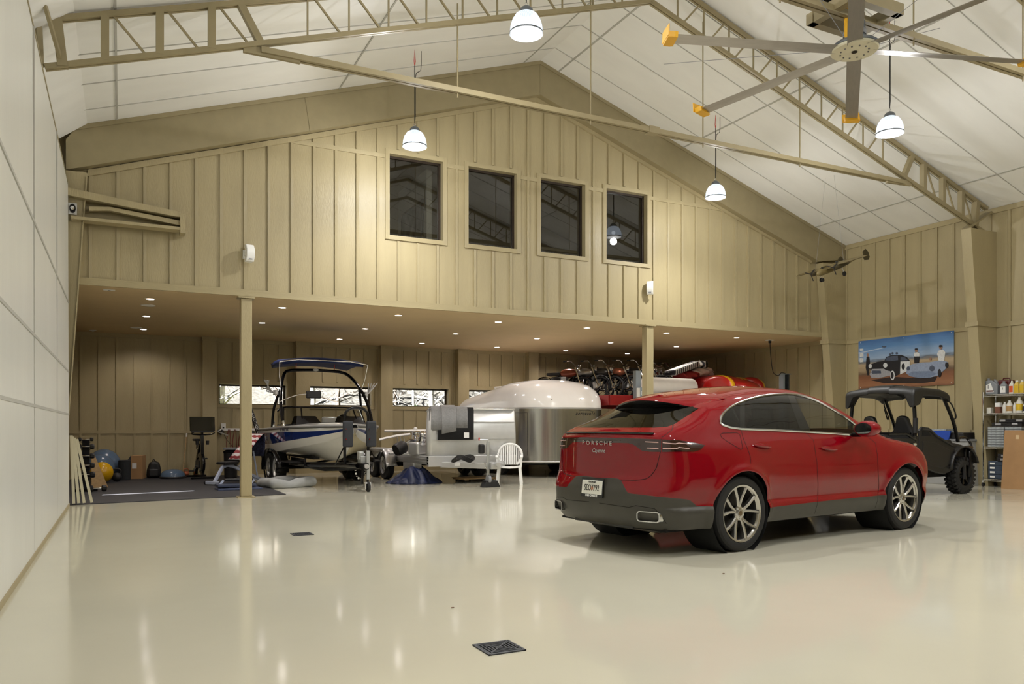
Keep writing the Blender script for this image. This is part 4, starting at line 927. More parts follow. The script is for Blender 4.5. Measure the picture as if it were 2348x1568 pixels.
def flat_trailer():
    t = thing('flatbed_trailer', 'aluminium flatbed trailer with diamond plate stone guard and tandem wheels', 'trailer', (7.0, 16.0, 0))
    for x in (-1.07, .97): MB().box(x, x + .1, .0, 4.9, .44, .62).build('side_rail', ALU, t, bevel=.008)
    for z in (.50, .56): MB().box(-1.085, -1.07, .0, 4.9, z, z + .012).build('rail_rib', ALU, t)
    MB().box(-1.07, 1.07, -.02, .1, .40, .63).build('front_rail', ALU, t, bevel=.008)
    for k in range(14): MB().box(-.97, .97, .12 + .34 * k, .44 + .34 * k, .585, .615).build('deck_plank', ALU, t)
    # stone guard: flat front with sides swept back
    pts = [(-1.07, .16), (-1.06, .09), (-1.03, .03), (-.98, 0), (0, -.0), (1.02, 0), (1.07, .05), (1.1, .2)]
    hz = lambda i: 1.66 if 1 <= i <= 6 else 1.60
    g = MB().rings([[(x, y, .63), (x * (1 - .0), y, 1.1), (x * (.97 if abs(x) > 1 else 1), y, hz(i))] for i, (x, y) in enumerate(pts)], False, False).build('stone_guard', DIAM, t, smooth=True, ang=30)
    md = g.modifiers.new('t', 'SOLIDIFY'); md.thickness = .012
    MB().tube([(x * (.97 if abs(x) > 1 else 1), y, hz(i)) for i, (x, y) in enumerate(pts)], .016, 8).build('guard_top_rail', ALU, t, smooth=True)
    MB().box(-1.0, 1.0, -.02, -.005, .985, .995).build('guard_seam', ALU, t); MB().box(-1.0, 1.0, -.02, -.005, 1.37, 1.38).build('guard_seam', ALU, t)
    for s in (-1, 1): MB().bar((s * .75, .05, .44), (s * .06, -1.0, .44), .10, .12).build('tongue_beam', ALU, t, bevel=.01)
    MB().box(-.10, .10, -1.15, -.75, .38, .52).build('tongue_nose', ALU, t, bevel=.01); MB().tube([(0, -1.1, .48), (0, -1.28, .48)], .05, 10).build('coupler', ALU, t, smooth=True)
    MB().box(-.62, -.22, -.42, -.40, .43, .50, rotT((.0, 0, 0))).build('warning_labels', WHITEP, t)
    MB().tube([(-.12, -1.02, .10), (-.12, -1.02, .95)], .032, 10).build('jack_tube', M('galvanised_grey', (170, 172, 170), .45, .5), t, smooth=True)
    MB().tube([(-.12, -1.02, .95), (-.12, -1.04, .99), (-.34, -1.06, 1.0)], .011, 6).build('jack_handle', ALU, t); MB().tube([(-.34, -1.06, .98), (-.34, -1.06, 1.04)], .016, 8).build('handle_grip', REDC, t)
    MB().lathe([(.05, -.03), (.09, -.03), (.095, 0), (.09, .03), (.05, .03)], 20, T=rotT((-.12, -1.05, .165), ry=math.pi / 2)).build('jack_wheel', GREYP, t, smooth=True)
    # hitch cover and coiled cable
    MB().cbox((-.24, -.95, .80), (.12, .12, .2)).build('hitch_boot', BLACKP, t, bevel=.03)
    for k in range(5): MB().tube([(-.55 + .22 * math.cos(a) + .02 * k, -.62 + .14 * math.sin(a), .56 + .014 * k + .05 * math.sin(a * 2)) for a in [2 * math.pi * i / 16 for i in range(16)]], .012, 6, True).build('cable_coil', CORD, t, smooth=True)
    for k in range(10): MB().lathe([(.016, -.005), (.021, 0), (.016, .005), (.011, 0)], 8, T=rotT((-.22 + .012 * k, -1.08, .5 - .03 * k), rx=math.pi / 2 * (k % 2), rz=k)).build('safety_chain_link', CHROME, t, smooth=True)
    for s in (-1, 1):
        for y in (2.5, 3.42): trailer_wheel(t, .34, .22, ALU, (s * 1.33, y, .34), -math.pi / 2 if s < 0 else math.pi / 2)
        rs = []
        for k in range(25):
            q = k / 24
            y = lerp(2.02, 3.90, q); u = min(abs(y - 2.5), abs(y - 3.42)); z = .34 + math.sqrt(max(.0, .41 ** 2 - min(u, .41) ** 2)) if not 2.5 < y < 3.42 else .75 - .10 * math.sin(math.pi * (y - 2.5) / .92) * 0
            rs.append([(s * 1.10, y, z), (s * 1.34, y, z - .005), (s * 1.365, y, z - .03), (s * 1.365, y, z - .07 if not 2.6 < y < 3.32 else z - .07 - .16 * math.sin(math.pi * (y - 2.6) / .72))])
        f = MB().rings(rs, False, False).build('fender', ALU, t, smooth=True, ang=50); md = f.modifiers.new('t', 'SOLIDIFY'); md.thickness = .006
    for y in (2.5, 3.42): MB().tube([(-1.15, y, .34), (1.15, y, .34)], .035, 8).build('axle', BLACKM, t)
    MB().box(-1.1, -.9, .9, 1.6, .28, .44).build('mud_skirt', ALU, t)
    return t
flat_trailer()
# what stands on the flatbed
e = thing('chrome_engine', 'chrome engine with black air cleaner lying on the flatbed deck', 'engine', (5.95, 16.9, .615))
MB().cbox((.1, 0, .16), (.36, .36, .3), rotT(rz=.4)).build('crankcase', ALU, e, bevel=.06, seg=3)
for s in (-1, 1):
    T = rotT((.12, s * .10, .28), rx=-s * .5)
    for k in range(6): MB().lathe([(.09, k * .035), (.09, k * .035 + .018), (.07, k * .035 + .02), (.07, k * .035 + .035)], 18, T).build('cylinder_fin', CHROME, e, smooth=True)
    MB().ball((0, 0, .24), .10, 14, 8, T, (1, 1, .6)).build('rocker_cover', CHROME, e, smooth=True)
MB().lathe([(.0005, -.13), (.13, -.13), (.15, -.08), (.15, .1), (.12, .14), (.0005, .14)], 20, rotT((-.24, .35, .16), ry=1.2, rz=.3)).build('air_cleaner', BLACKP, e, smooth=True)
MB().tube(catmull([(.1, .1, .3), (.0, .3, .34), (-.2, .4, .2), (-.4, .45, .14)], 5), .035, 10).build('exhaust_pipe', CHROME, e, smooth=True)
e = thing('hydrofoil', 'pale wing shaped foil on thin struts above the flatbed fender', 'foil', (6.1, 18.0, .615))
MB().rings([[(x, y0 - w, z), (x, y0, z + .035), (x, y0 + w, z), (x, y0, z - .02)] for x, y0, w, z in ((-.75, -.3, .01, .34), (-.6, -.3, .06, .38), (-.3, -.3, .09, .44), (0, -.3, .05, .47))]).build('lower_wing', WHITEP, e, smooth=True)
MB().rings([[(x, .1 - w, z), (x, .1, z + .03), (x, .1 + w, z), (x, .1, z - .02)] for x, w, z in ((-.5, .02, .55), (-.3, .09, .55), (.5, .10, .56), (1.2, .08, .55), (1.3, .02, .55))]).build('upper_wing', WHITEP, e, smooth=True)
for x in (-.32, -.24, -.16): MB().tube([(x, -.3, .44), (x + .14, -.1, 0)], .012, 6).build('strut', ALU, e)
MB().tube([(-.05, -.3, .45), (-.02, -.3, .30), (.0, -.3, .22)], .006, 6).build('dangling_line', WOOD, e); MB().cbox((-.1, -.1, .02), (.7, .12, .04)).build('foot', ALU, e, bevel=.01); MB().tube([(.2, .1, .55), (.2, .1, .0)], .015, 6).build('strut', ALU, e)
MB().ball((.28, .1, .60), .05, 10, 8).build('joint', WHITEP, e, smooth=True)
# towels and mat over the stone guard
def drape(name, label, mat, x0, x1, zf, zb, y0=15.985, off=.0, th=.012, wav=.008, col=None, skew=0.):
    mb = MB(); rs = []; n = 14
    for i in range(n + 1):
        q = i / n; x = lerp(x0, x1, q); wv = wav * math.sin(q * 9 + x0 * 7)
        zf_ = zf + skew * (q - .5)
        prof = [(y0 - .03 - off + wv, zf_), (y0 - .035 - off + wv * .7, lerp(zf_, 1.66, .5)), (y0 - .03 - off, 1.62 + off), (y0 - .015 - off * .5, 1.675 + off), (y0 + .012, 1.695 + off), (y0 + .05 + off, 1.67 + off), (y0 + .06 + off, zb)]
        rs.append([(x + (skew * .3 * (1.66 - z)), y, z) for y, z in prof])
    o = mb.rings(rs, False, False).build(name, mat, None, smooth=True, ang=80); md = o.modifiers.new('t', 'SOLIDIFY'); md.thickness = th; md.offset = 0
    return o
TOWEL = M('grey_towel', (136, 136, 138), .95, var=.12, vscale=30, bump=.8, bscale=160, sheen=.3); FELT = M('black_felt', (28, 28, 30), .95, var=.1, vscale=20, bump=.4, bscale=200)
o = drape('floor_mat', 'black felt mat with white tag hung over the stone guard', FELT, 6.13, 6.98, .98, 1.4, th=.01); tag(o, o.name and 'black felt mat with white tag hung over the stone guard', 'mat')
MB().box(6.74, 6.86, 15.938, 15.942, 1.02, 1.14).build('paper_tag', WHITEP, o)
tag(drape('towel', '', TOWEL, 5.97, 6.32, 1.20, 1.4, off=.015, th=.018), 'leftmost grey towel draped over the stone guard corner', 'towel', 'grey towels on the stone guard')
tag(drape('towel', '', TOWEL, 6.55, 6.82, 1.24, 1.4, off=.015, th=.018), 'rightmost grey towel draped over the black felt mat', 'towel', 'grey towels on the stone guard')
tag(drape('towel', '', TOWEL, 6.20, 6.54, 1.14, 1.4, off=.038, th=.018, skew=.06), 'middle grey towel hanging lowest on the stone guard', 'towel', 'grey towels on the stone guard')
# plastic armchair
def lawn_chair():
    c = thing('plastic_chair', 'white plastic garden armchair with slatted round back', 'chair', (7.70, 15.62, 0), math.radians(-28))
    for sx in (-1, 1):
        for y, yy in ((-.24, -.28), (.22, .30)):
            MB().rings([[(sx * (.24 + dx) * k, y * (1 - q) + yy * q + dy, z) for dx, dy in ((-.03, -.025), (.03, -.025), (.03, .025), (-.03, .025))] for q, z, k in ((0, .40, .95), (.5, .2, 1.03), (1, 0, 1.1))]).build('leg', WHITEP, c, smooth=True, ang=50)
        MB().rings([[(sx * .27 + dx, y, z + dz) for dx, dz in ((-.03, -.012), (.03, -.012), (.03, .012), (-.03, .012))] for y, z in ((-.26, .60), (-.2, .63), (.1, .63), (.26, .60))]).build('armrest', WHITEP, c, smooth=True, ang=50)
        MB().bar((sx * .25, -.22, .38), (sx * .27, -.22, .61), .05, .05).build('arm_post', WHITEP, c)
    s = MB().rings([[(x, y, .40 - .02 * math.cos(x * 6)) for y in (-.25, -.1, .1, .24)] for x in (-.25, -.12, 0, .12, .25)], False, False).build('seat', WHITEP, c, smooth=True); md = s.modifiers.new('t', 'SOLIDIFY'); md.thickness = .03
    out = [(.27 * math.cos(a), .24 + .10 * (.5 + .5 * math.sin(a)), .63 + .25 * math.sin(a)) for a in [math.radians(-55 + 290 * k / 24) for k in range(25)]]
    MB().tube(out, .028, 8).build('back_rim', WHITEP, c, smooth=True)
    for k in range(9):
        x = -.2 + .05 * k; h = .25 * math.sqrt(max(0, 1 - (x / .27) ** 2)); MB().bar((x, .26, max(.42, .63 - h)), (x, .33, .63 + h), .028, .012, up=(0, 1, 0)).build('back_slat', WHITEP, c)
    return c
lawn_chair()
# crumpled blue tarp
def tarp():
    rnd = random.Random(3); cs = [(rnd.uniform(-.42, .42), rnd.uniform(-.35, .35), rnd.uniform(.06, .30), rnd.uniform(.12, .2)) for _ in range(22)]
    def F(p):
        r = np.hypot(p[:, 0] / .62, p[:, 1] / .55); z = .17 * np.clip(1 - r, 0, 1) ** .7
        for x, y, h, w in cs: z = z + .30 * h * np.exp(-((p[:, 0] - x) ** 2 + (p[:, 1] - y) ** 2) / w ** 2)
        z = z * np.clip((1.08 - r) * 6, 0, 1) + .045 * np.abs(np.sin(p[:, 0] * 11 + 3 * np.sin(p[:, 1] * 6 + 1)) * np.cos(p[:, 1] * 8 + 3 * np.sin(p[:, 0] * 5))) * (r < 1.1)
        return np.maximum(np.maximum(p[:, 2] - z, (r - 1.05) * .4), -p[:, 2])
    s = net(F, (-.72, -.7, -.04), (.72, .7, .5), .022, 1)
    o = s.build('tarp', M('blue_tarp', (15, 26, 62), .5, var=.4, vscale=5), None); o.location = (5.92, 16.9, 0); tag(o, 'crumpled blue tarp heaped on the floor under the flatbed', 'tarp')
tarp()
o = MB().prism([(-.20, 0), (.20, 0), (.13, .13), (-.13, .13)], -.1, .1, 'y').build('wheel_chock', RUBBER, None, bevel=.012, loc=(6.93, 14.98, 0)); tag(o, 'black rubber block under the flatbed jack wheel', 'chock')
MB().box(-.16, .16, -.06, .06, .13, .136).build('tread_strip', BLACKP, o)
o = thing('furniture_dolly', 'flat wooden dolly on casters behind the plastic chair', 'dolly', (7.35, 16.75, 0), .1)
for y in (-.22, .0, .22): MB().box(-.45, .45, y - .07, y + .07, .07, .095).build('plank', WOOD, o)
for x in (-.36, .36): MB().box(x - .05, x + .05, -.29, .29, .05, .07).build('crossbar', WOOD, o)
for x in (-.36, .36):
    for y in (-.22, .22): MB().lathe([(.025, -.012), (.025, .012)], 12, rotT((x, y, .025), rx=math.pi / 2)).build('caster', BLACKP, o)
# ------------------------------------------------------------------ enclosed teardrop trailer
SATALU = M('brushed_aluminium_skin', (188, 188, 184), .24, 1., var=.05, vscale=3, stretch=(8, 8, .2), rvar=.05)
def vault():
    v = thing('teardrop_trailer', 'enclosed teardrop trailer with white domed top and brushed silver sides', 'trailer', (10.12, 16.95, 0))
    hw = tabf([(0, .0), (.01, .30), (.08, .62), (.22, .90), (.5, 1.13), (.9, 1.23), (1.6, 1.25), (3, 1.22), (4.0, 1.12), (4.6, .95)])
    top = tabf([(-.2, 1.75), (.0, 2.0), (.25, 2.25), (.6, 2.42), (1.1, 2.50), (1.8, 2.50), (2.8, 2.40), (3.8, 2.30), (4.8, 2.20)])
    def F(p):
        x, y, z = np.abs(p[:, 0]), p[:, 1], p[:, 2]
        bulge = .32 * np.clip((z - 1.72) / .8, 0, 1) ** 2.
        side = x - 1.25 + .0 * y
        nose = np.sqrt((x / 1.25) ** 2.6 + (np.clip(1.0 - (y + 0) , 0, 2) / 1.0) ** 2.6 + 1e-6) - 1.
        f = smax(side, nose * .8, .05); f = smax(f, y - 4.72, .12)
        f = smax(f, (z - top(np.clip(y, 0, 4.7)) + .30 * np.clip((x / 1.25), 0, 1) ** 3.2) * .9, .30); f = smax(f, .36 - z, .03)
        return f
    S = net(F, (-1.45, -.2, .2), (1.45, 5.0, 2.75), .05, 2)
    up, S = S.split(1.755 - S.v[:, 2]); band, S = S.split(1.715 - S.v[:, 2])
    up.build('white_top_shell', M('white_fibreglass', (246, 246, 246), .15, var=.01, coat=.4), v); band.offset(.006).build('belt_band', ALU, v); S.build('silver_body', SATALU, v)
    pts = []
    def outl(z, off):
        r = []
        for k in range(41):
            a = math.pi * k / 40; d = np.array((math.cos(a), -math.sin(a), 0)); o = np.array((0, 1.05, z)); lo_, hi_ = 0., 3.
            for _ in range(24):
                m = (lo_ + hi_) / 2
                if F((o + d * m)[None])[0] < 0: lo_ = m
                else: hi_ = m
            r.append(tuple(o + d * (lo_ + off)))
        return r
    MB().tube(outl(.40, .004), .022, 8).build('bottom_trim', ALU, v, smooth=True)
    MB().box(-1.1, 1.1, .6, 4.4, .30, .40).build('chassis', DARK, v)
    MB().bar((0, .4, .42), (0, -1.2, .42), .12, .1).build('tongue', DARK, v)
    for s in (-1, 1):
        for y in (1.9, 2.75): trailer_wheel(v, .33, .22, ALU, (s * 1.16, y, .33), -math.pi / 2 if s < 0 else math.pi / 2)
    # access door outline, lock and lettering on the nose
    def onskin(a, z, off=.004):
        d = np.array((math.cos(a), -math.sin(a), 0)); o = np.array((0, 1.05, z)); lo_, hi_ = 0., 3.
        for _ in range(24):
            m = (lo_ + hi_) / 2
            if F((o + d * m)[None])[0] < 0: lo_ = m
            else: hi_ = m
        return tuple(o + d * (lo_ + off))
    a0, a1 = math.radians(148), math.radians(172)
    pt = [onskin(a0, z) for z in np.linspace(.55, 1.62, 10)] + [onskin(a, 1.62) for a in np.linspace(a0, a1, 6)] + [onskin(a1, z) for z in np.linspace(1.62, .55, 10)]
    MB().tube(pt, .004, 5).build('door_seam', BLACKP, v)
    p = onskin(math.radians(140), .95); MB().ball(p, .02, 8, 6).build('door_lock', CHROME, v)
    for k, ch in enumerate('aerovault'):
        a = math.radians(84 - 3.6 * k); q = onskin(a, 1.60, .003); e = 1e-2; q2 = onskin(a - e, 1.60, .003); ex = (Vector(q2) - Vector(q)).normalized(); ez = Vector((0, 0, 1)); T = Matrix((ex, ez, ex.cross(ez))).transposed().to_4x4(); T.translation = q
        text_part(ch, .135, M('black_print', (16, 16, 18), .5, var=.02), v, T, shear=.35, xs=.95)
    MB().tube([onskin(math.radians(84 - 3.6 * k * 1.0), 1.655 + .03 * math.sin(math.pi * k / 8.)) for k in range(1, 9)], .004, 5).build('logo_swoosh', M('black_print', (16, 16, 18), .5), v)
    for a, z in ((75, 1.95), (120, 1.95)): MB().ball(onskin(math.radians(a), z), .018, 8, 6).build('clearance_stud', ALU, v)
    MB().tube([(-.9, .75, 1.8), (-.95, .73, 1.85), (-.97, .78, 1.80)], .008, 5).build('strap_loop', BLACKP, v)
    MB().box(-.35, .35, 3.2, 3.9, 2.38, 2.44).build('roof_vent', WHITEP, v, bevel=.02)
    return v
vault()
# ------------------------------------------------------------------ utility side-by-side
UTVB = M('black_utv_plastic', (26, 26, 27), .45, var=.08, vscale=14, bump=.12, bscale=150)
FRU = Frame(13.22, 10.16, 3.0)
def utv():
    u = thing('utility_buggy', 'black open sided utility buggy with moulded roof and knobbly tyres', 'buggy', (13.22, 10.16, 0), FRU.rz)
    # roof moulding with turned down ends
    def roof(p):
        x, y, z = p[:, 0], np.abs(p[:, 1]), p[:, 2]
        zt = np.interp(x, (-.56, -.48, -.3, .3, .5, .62), (1.92, 1.99, 2.02, 2.0, 1.95, 1.86)) - .05 * (y / .7) ** 3 + .025 * (y < .22)
        th = .10 + .18 * np.clip((y - .52) / .12, 0, 1) * np.clip((-.22 - x) / .12, 0, 1) + .03 * np.clip((y - .55) / .1, 0, 1)
        f = smax(z - zt, zt - th - z, .015); f = smax(f, y - .72, .05); return smax(f, smax(-.54 - x, x - .60, .02), .05)
    sdf_part('roof', roof, (-.7, -.85, 1.5), (.75, .85, 2.15), .026, UTVB, u)
    B = lambda pts, r=.027, nm='roll_cage_tube': MB().tube(catmull(pts, 5), r, 8).build(nm, BLACKM, u, smooth=True)
    for s in (-1, 1):
        B([(-.44, s * .66, .75), (-.42, s * .67, 1.3), (-.40, s * .63, 1.80)], .034); MB().tube([(-.425, s * .675, 1.15), (-.415, s * .675, 1.42)], .044, 8).build('post_sleeve', BLACKP, u)
        B([(.98, s * .62, .98), (.80, s * .62, 1.4), (.50, s * .60, 1.86)], .032)
        B([(.58, s * .66, 1.76), (.66, s * .70, 1.66), (.78, s * .70, 1.46), (.72, s * .68, 1.42), (.60, s * .66, 1.62)], .013, 'grab_handle')
        # door
        k_ = lambda x: -.35 + (x - .30) * 1.5
        d = [(k_(x), z) for x, z in ((.30, .55), (.30, 1.20), (.36, 1.27), (.50, 1.25), (.66, 1.12), (.95, .95), (1.02, .85), (1.0, .45), (.80, .38), (.62, .42))]
        MB().prism(d, s * .66, s * .71, 'y').build('door', UTVB, u, bevel=.02)
        MB().prism([(k_(x), z) for x, z in ((.35, 1.09), (.36, 1.19), (.47, 1.17), (.53, 1.10))], s * .655, s * .716, 'y').build('door_opening', DARK, u)
        MB().prism([(k_(x), z) for x, z in ((.36, .58), (.36, 1.0), (.60, .98), (.90, .84), (.92, .56), (.76, .50))], s * .70, s * .722, 'y').build('door_panel', UTVB, u, bevel=.012)
        MB().tube([(k_(x), s * .715, z) for x, z in ((.34, 1.22), (.50, 1.21), (.64, 1.09), (.96, .91))], .022, 8).build('door_rail', UTVB, u, smooth=True)
        # cargo bed side
        MB().box(-1.25, -.50, s * .70 - .03, s * .70 + .03, .72, 1.06).build('bed_side', UTVB, u, bevel=.015)
        MB().tube([(-1.25, s * .72, 1.13), (-.75, s * .72, 1.13), (-.48, s * .72, 1.02)], .022, 8).build('bed_rail', BLACKM, u, smooth=True)
        MB().tube([(-1.2, s * .75, .93), (-.62, s * .75, .95)], .02, 8).build('bed_bar', BLACKM, u, smooth=True); MB().tube([(-.64, s * .76, .95), (-.55, s * .76, .95)], .03, 8).build('bar_clamp', CHROME, u)
        MB().box(-.48, -.36, s * .68 - .02, s * .68 + .02, .45, 1.1).build('door_jamb', UTVB, u)
        # fenders
        f = MB().rings([[(1.0 + .46 * math.cos(a), s * y, .40 + .50 * math.sin(a)) for y in (.45, .72, .76)] for a in [math.radians(20 + 150 * k / 10) for k in range(11)]], False, False).build('front_fender', UTVB, u, smooth=True); f.modifiers.new('t', 'SOLIDIFY').thickness = .02
        f = MB().rings([[(-1.0 + .46 * math.cos(a), s * y, .40 + .46 * math.sin(a)) for y in (.45, .72, .76)] for a in [math.radians(0 + 180 * k / 10) for k in range(11)]], False, False).build('rear_fender', UTVB, u, smooth=True); f.modifiers.new('t', 'SOLIDIFY').thickness = .02
        B([(1.02, s * .70, .35), (1.02, s * .73, .62), (1.06, s * .71, .84), (1.25, s * .62, .88), (1.55, s * .55, .86)], .026, 'brush_guard_tube')
        B([(1.12, s * .74, .32), (1.12, s * .76, .62), (1.15, s * .74, .80), (1.3, s * .66, .83), (1.58, s * .56, .80)], .026, 'brush_guard_tube')
        MB().tube([(.98, s * .73, .55), (.99, s * .73, .28)], .035, 8).build('guard_sleeve', BLACKP, u)
        MB().tube([(.9, s * .3, .35), (1.0, s * .6, .36)], .03, 6).build('suspension_arm', BLACKM, u); MB().tube([(-.9, s * .3, .35), (-1.0, s * .6, .36)], .03, 6).build('suspension_arm', BLACKM, u)
    # bed floor, tailgate, stickers
    MB().box(-1.25, -.5, -.68, .68, .70, .74).build('bed_floor', UTVB, u); MB().box(-1.28, -1.23, -.68, .68, .72, 1.10).build('tailgate', UTVB, u, bevel=.015)
    MB().box(-.52, -.46, -.66, .66, .72, 1.12).build('bed_headboard', UTVB, u); MB().tube([(-.5, -.64, 1.14), (-.5, .64, 1.14)], .02, 8).build('headboard_rail', BLACKM, u)
    STK = M('white_sticker', (200, 198, 190), .5, var=.3, vscale=60)
    for k, y in enumerate((.30, .08, -.14)): MB().box(-1.284, -1.28, y, y + .10, .98, 1.07).build('sticker', STK, u)
    # hood and dash
    def hood(p):
        x, y, z = p[:, 0], np.abs(p[:, 1]), p[:, 2]
        zt = np.interp(x, (.7, .95, 1.2, 1.45, 1.6), (1.02, 1.0, .96, .86, .72)) - .05 * (y / .6) ** 2
        f = smax(z - zt, .55 - z, .04); f = smax(f, y - .62 + .12 * np.clip(x - 1.1, 0, 1), .08); return smax(f, smax(.72 - x, x - 1.55, .02), .08)
    sdf_part('hood', hood, (.6, -.75, .45), (1.7, .75, 1.15), .035, UTVB, u)
    B([(1.45, -.5, .72), (1.62, -.5, .86), (1.66, -.4, 1.02), (1.5, -.38, 1.06), (1.3, -.4, 1.0)], .024, 'bull_bar_tube'); B([(1.45, .5, .72), (1.62, .5, .86), (1.66, .4, 1.02), (1.5, .38, 1.06), (1.3, .4, 1.0)], .024, 'bull_bar_tube')
    for z in (.70, .80): MB().tube([(1.60, -.52, z), (1.64, 0, z), (1.60, .52, z)], .024, 8).build('bull_bar', BLACKM, u, smooth=True)
    MB().box(.55, .8, -.62, .62, .82, 1.02).build('dashboard', UTVB, u, bevel=.04); MB().lathe([(.16, -.012), (.172, 0), (.16, .012), (.148, 0)], 24, T=rotT((.48, .32, 1.08), ry=-.9)).build('steering_wheel', BLACKP, u, smooth=True)
    MB().box(-1.2, 1.3, -.5, .5, .32, .44).build('chassis', DARK, u); MB().box(.2, 1.0, -.64, .64, .40, .46).build('floor_pan', UTVB, u)
    # seats
    for y in (-.34, .34):
        MB().box(-.22, .28, y - .24, y + .24, .62, .76).build('seat_cushion', BLKPAD, u, bevel=.05, seg=3)
        def sb(p, y=y):
            z = p[:, 2]; hw = np.interp(z, (.7, 1.0, 1.15, 1.3, 1.42, 1.48), (.25, .24, .21, .145, .11, .06)); c = -.20 - .12 * (z - .7)
            f = smax(np.abs(p[:, 1] - y) - hw, np.abs(p[:, 0] - c) - .06, .05); return smax(f, smax(z - 1.47, .7 - z, .02), .05)
        sdf_part('seat_back', sb, (-.5, y - .35, .6), (.05, y + .35, 1.6), .03, BLKPAD, u)
    # knobbly wheels
    T0 = Matrix.Rotation(math.pi / 2, 4, 'X'); R = .345
    w = bpy.data.objects.new('wheel', None); COL.objects.link(w); w.parent = u; w.location = (1.0, -.76, R)
    MB().lathe([(.19, -.04), (.20, -.005), (.26, 0), (.305, -.03), (.325, -.07), (.325, -.17), (.305, -.21), (.26, -.24), (.19, -.22)], 48, T0, cap=False).build('tyre', RUBBER, w, smooth=True, ang=40)
    lugs = MB()
    for k in range(26):
        for j, (z, o) in enumerate(((-.045, 0), (-.12, .5), (-.195, 0))):
            a = 2 * math.pi * (k + o) / 26; Tl = T0 @ Matrix.Rotation(a, 4, 'Z') @ Matrix.Translation((.318 if j != 1 else .33, 0, z)) @ Matrix.Rotation(.35 * (1 if j == 0 else -1 if j == 2 else 0), 4, 'X')
            lugs.cbox((0, 0, 0), (.05 if j == 1 else .06, .045, .055 if j == 1 else .06), Tl)
    o = lugs.build('tread_lugs', RUBBER, w); o['kind'] = 'stuff'
    MB().lathe([(.195, -.012), (.185, -.03), (.17, -.06), (.08, -.07), (.06, -.05)], 32, T0, cap=False).build('rim', BLACKM, w, smooth=True, ang=30)
    for k in range(7): MB().bar((.05, 0, -.05), (.175, 0, -.045), .032, .02, up=(0, 0, 1), T=T0 @ Matrix.Rotation(2 * math.pi * k / 7, 4, 'Z')).build('spoke', BLACKM, w)
    MB().lathe([(.04, -.05), (.034, -.02), (.0005, -.018)], 16, T0, cap=False).build('hub_cap', CHROME, w, smooth=True)
    for k in range(4): a = math.pi / 2 * k + .4; MB().lathe([(.010, -.05), (.010, -.03), (.0005, -.03)], 6, T0 @ Matrix.Translation((.065 * math.cos(a), .065 * math.sin(a), 0)), cap=False).build('lug_nut', CHROME, w)
    for x, sy in ((-1.0, -1), (1.0, 1), (-1.0, 1)):
        q = copy_tree(w, u); q.location = (x, sy * .76, R); q.rotation_euler[2] = 0 if sy < 0 else math.pi
utv()
# ------------------------------------------------------------------ wire shelving against the right wall
def shelf_rack():
    X0, X1, Y0, Y1 = 16.36, 16.79, 9.15, 10.47
    s = thing('wire_shelf_rack', 'chrome wire shelving unit on casters against the right wall', 'shelving', (16.575, 9.81, 0))
    o = lambda x, y, z: (x - 16.575, y - 9.81, z)
    for x in (X0, X1):
        for y in (Y0, Y1):
            MB().tube([o(x, y, .12), o(x, y, 2.0)], .0125, 8).build('post', CHROME, s); MB().lathe([(.03, -.012), (.045, -.012), (.045, .012), (.03, .012)], 16, T=rotT(o(x, y, .045), rx=math.pi / 2)).build('caster', RUBBER, s)
            MB().bar(o(x, y, .05), o(x, y, .13), .03, .03).build('caster_stem', CHROME, s)
    for z in (.16, .84, 1.545, 1.94):
        for (a, b) in ((o(X0, Y0, z), o(X0, Y1, z)), (o(X1, Y0, z), o(X1, Y1, z)), (o(X0, Y0, z), o(X1, Y0, z)), (o(X0, Y1, z), o(X1, Y1, z))):
            MB().tube([a, b], .006, 6).build('shelf_edge', CHROME, s); MB().tube([(a[0], a[1], z - .035), (b[0], b[1], z - .035)], .005, 6).build('shelf_edge', CHROME, s)
        zg = MB(); n = 44
        zg.tube([o(X0, lerp(Y0, Y1, i / n), z - (.034 if i % 2 else .002)) for i in range(n + 1)], .004, 4); zg.build('truss_wire', CHROME, s)
        g = MB()
        for i in range(20): y = lerp(Y0, Y1, (i + .5) / 20); g.tube([o(X0, y, z + .003), o(X1, y, z + .003)], .003, 4)
        q = g.build('shelf_wires', CHROME, s); q['kind'] = 'stuff'
shelf_rack()
def bottle(name, label, x, y, z, w, d, h, body, cap, lab=None, group=None, neck=.3, hose=False, round_=False):
    """bottle with shoulders, cap and print band; front faces -x"""
    b = thing(name, label, 'bottle', (x, y, z), group=group)
    if round_: MB().lathe([(w / 2, 0), (w / 2, h * .68), (w * .3, h * .82), (w * .2, h * .88), (w * .2, h * .9)], 14).build('body', body, b, smooth=True, ang=35)
    else: MB().rings([[(-d / 2 * k, -w / 2 * k, q), (d / 2 * k, -w / 2 * k, q), (d / 2 * k, w / 2 * k, q), (-d / 2 * k, w / 2 * k, q)] for q, k in ((0, .95), (.01, 1), (h * .68, 1), (h * .82, .6), (h * .9, neck))]).build('body', body, b, bevel=.006)
    MB().lathe([(w * .2, h * .86), (w * .2, h), (w * .15, h)], 10).build('cap', cap, b)
    if lab:
        if round_: MB().lathe([(w / 2 + .001, h * .15), (w / 2 + .001, h * .58)], 14, cap=False).build('print_band', lab, b)
        else: MB().box(-d / 2 - .002, -d / 2, -w * .4, w * .4, h * .12, h * .6).build('print_band', lab, b)
    return b
PALE = M('pale_bottle_plastic', (214, 212, 204), .4, var=.04); SILV = M('silver_grey_jug', (128, 132, 138), .4, var=.05); DRED = M('dark_red_can', (84, 24, 22), .4, var=.1); YEL = M('yellow_print', (214, 178, 40), .5, var=.05); ORG = M('orange_print', (206, 84, 40), .5, var=.08); INKL = M('dark_label', (40, 42, 50), .5, var=.2, vscale=40)
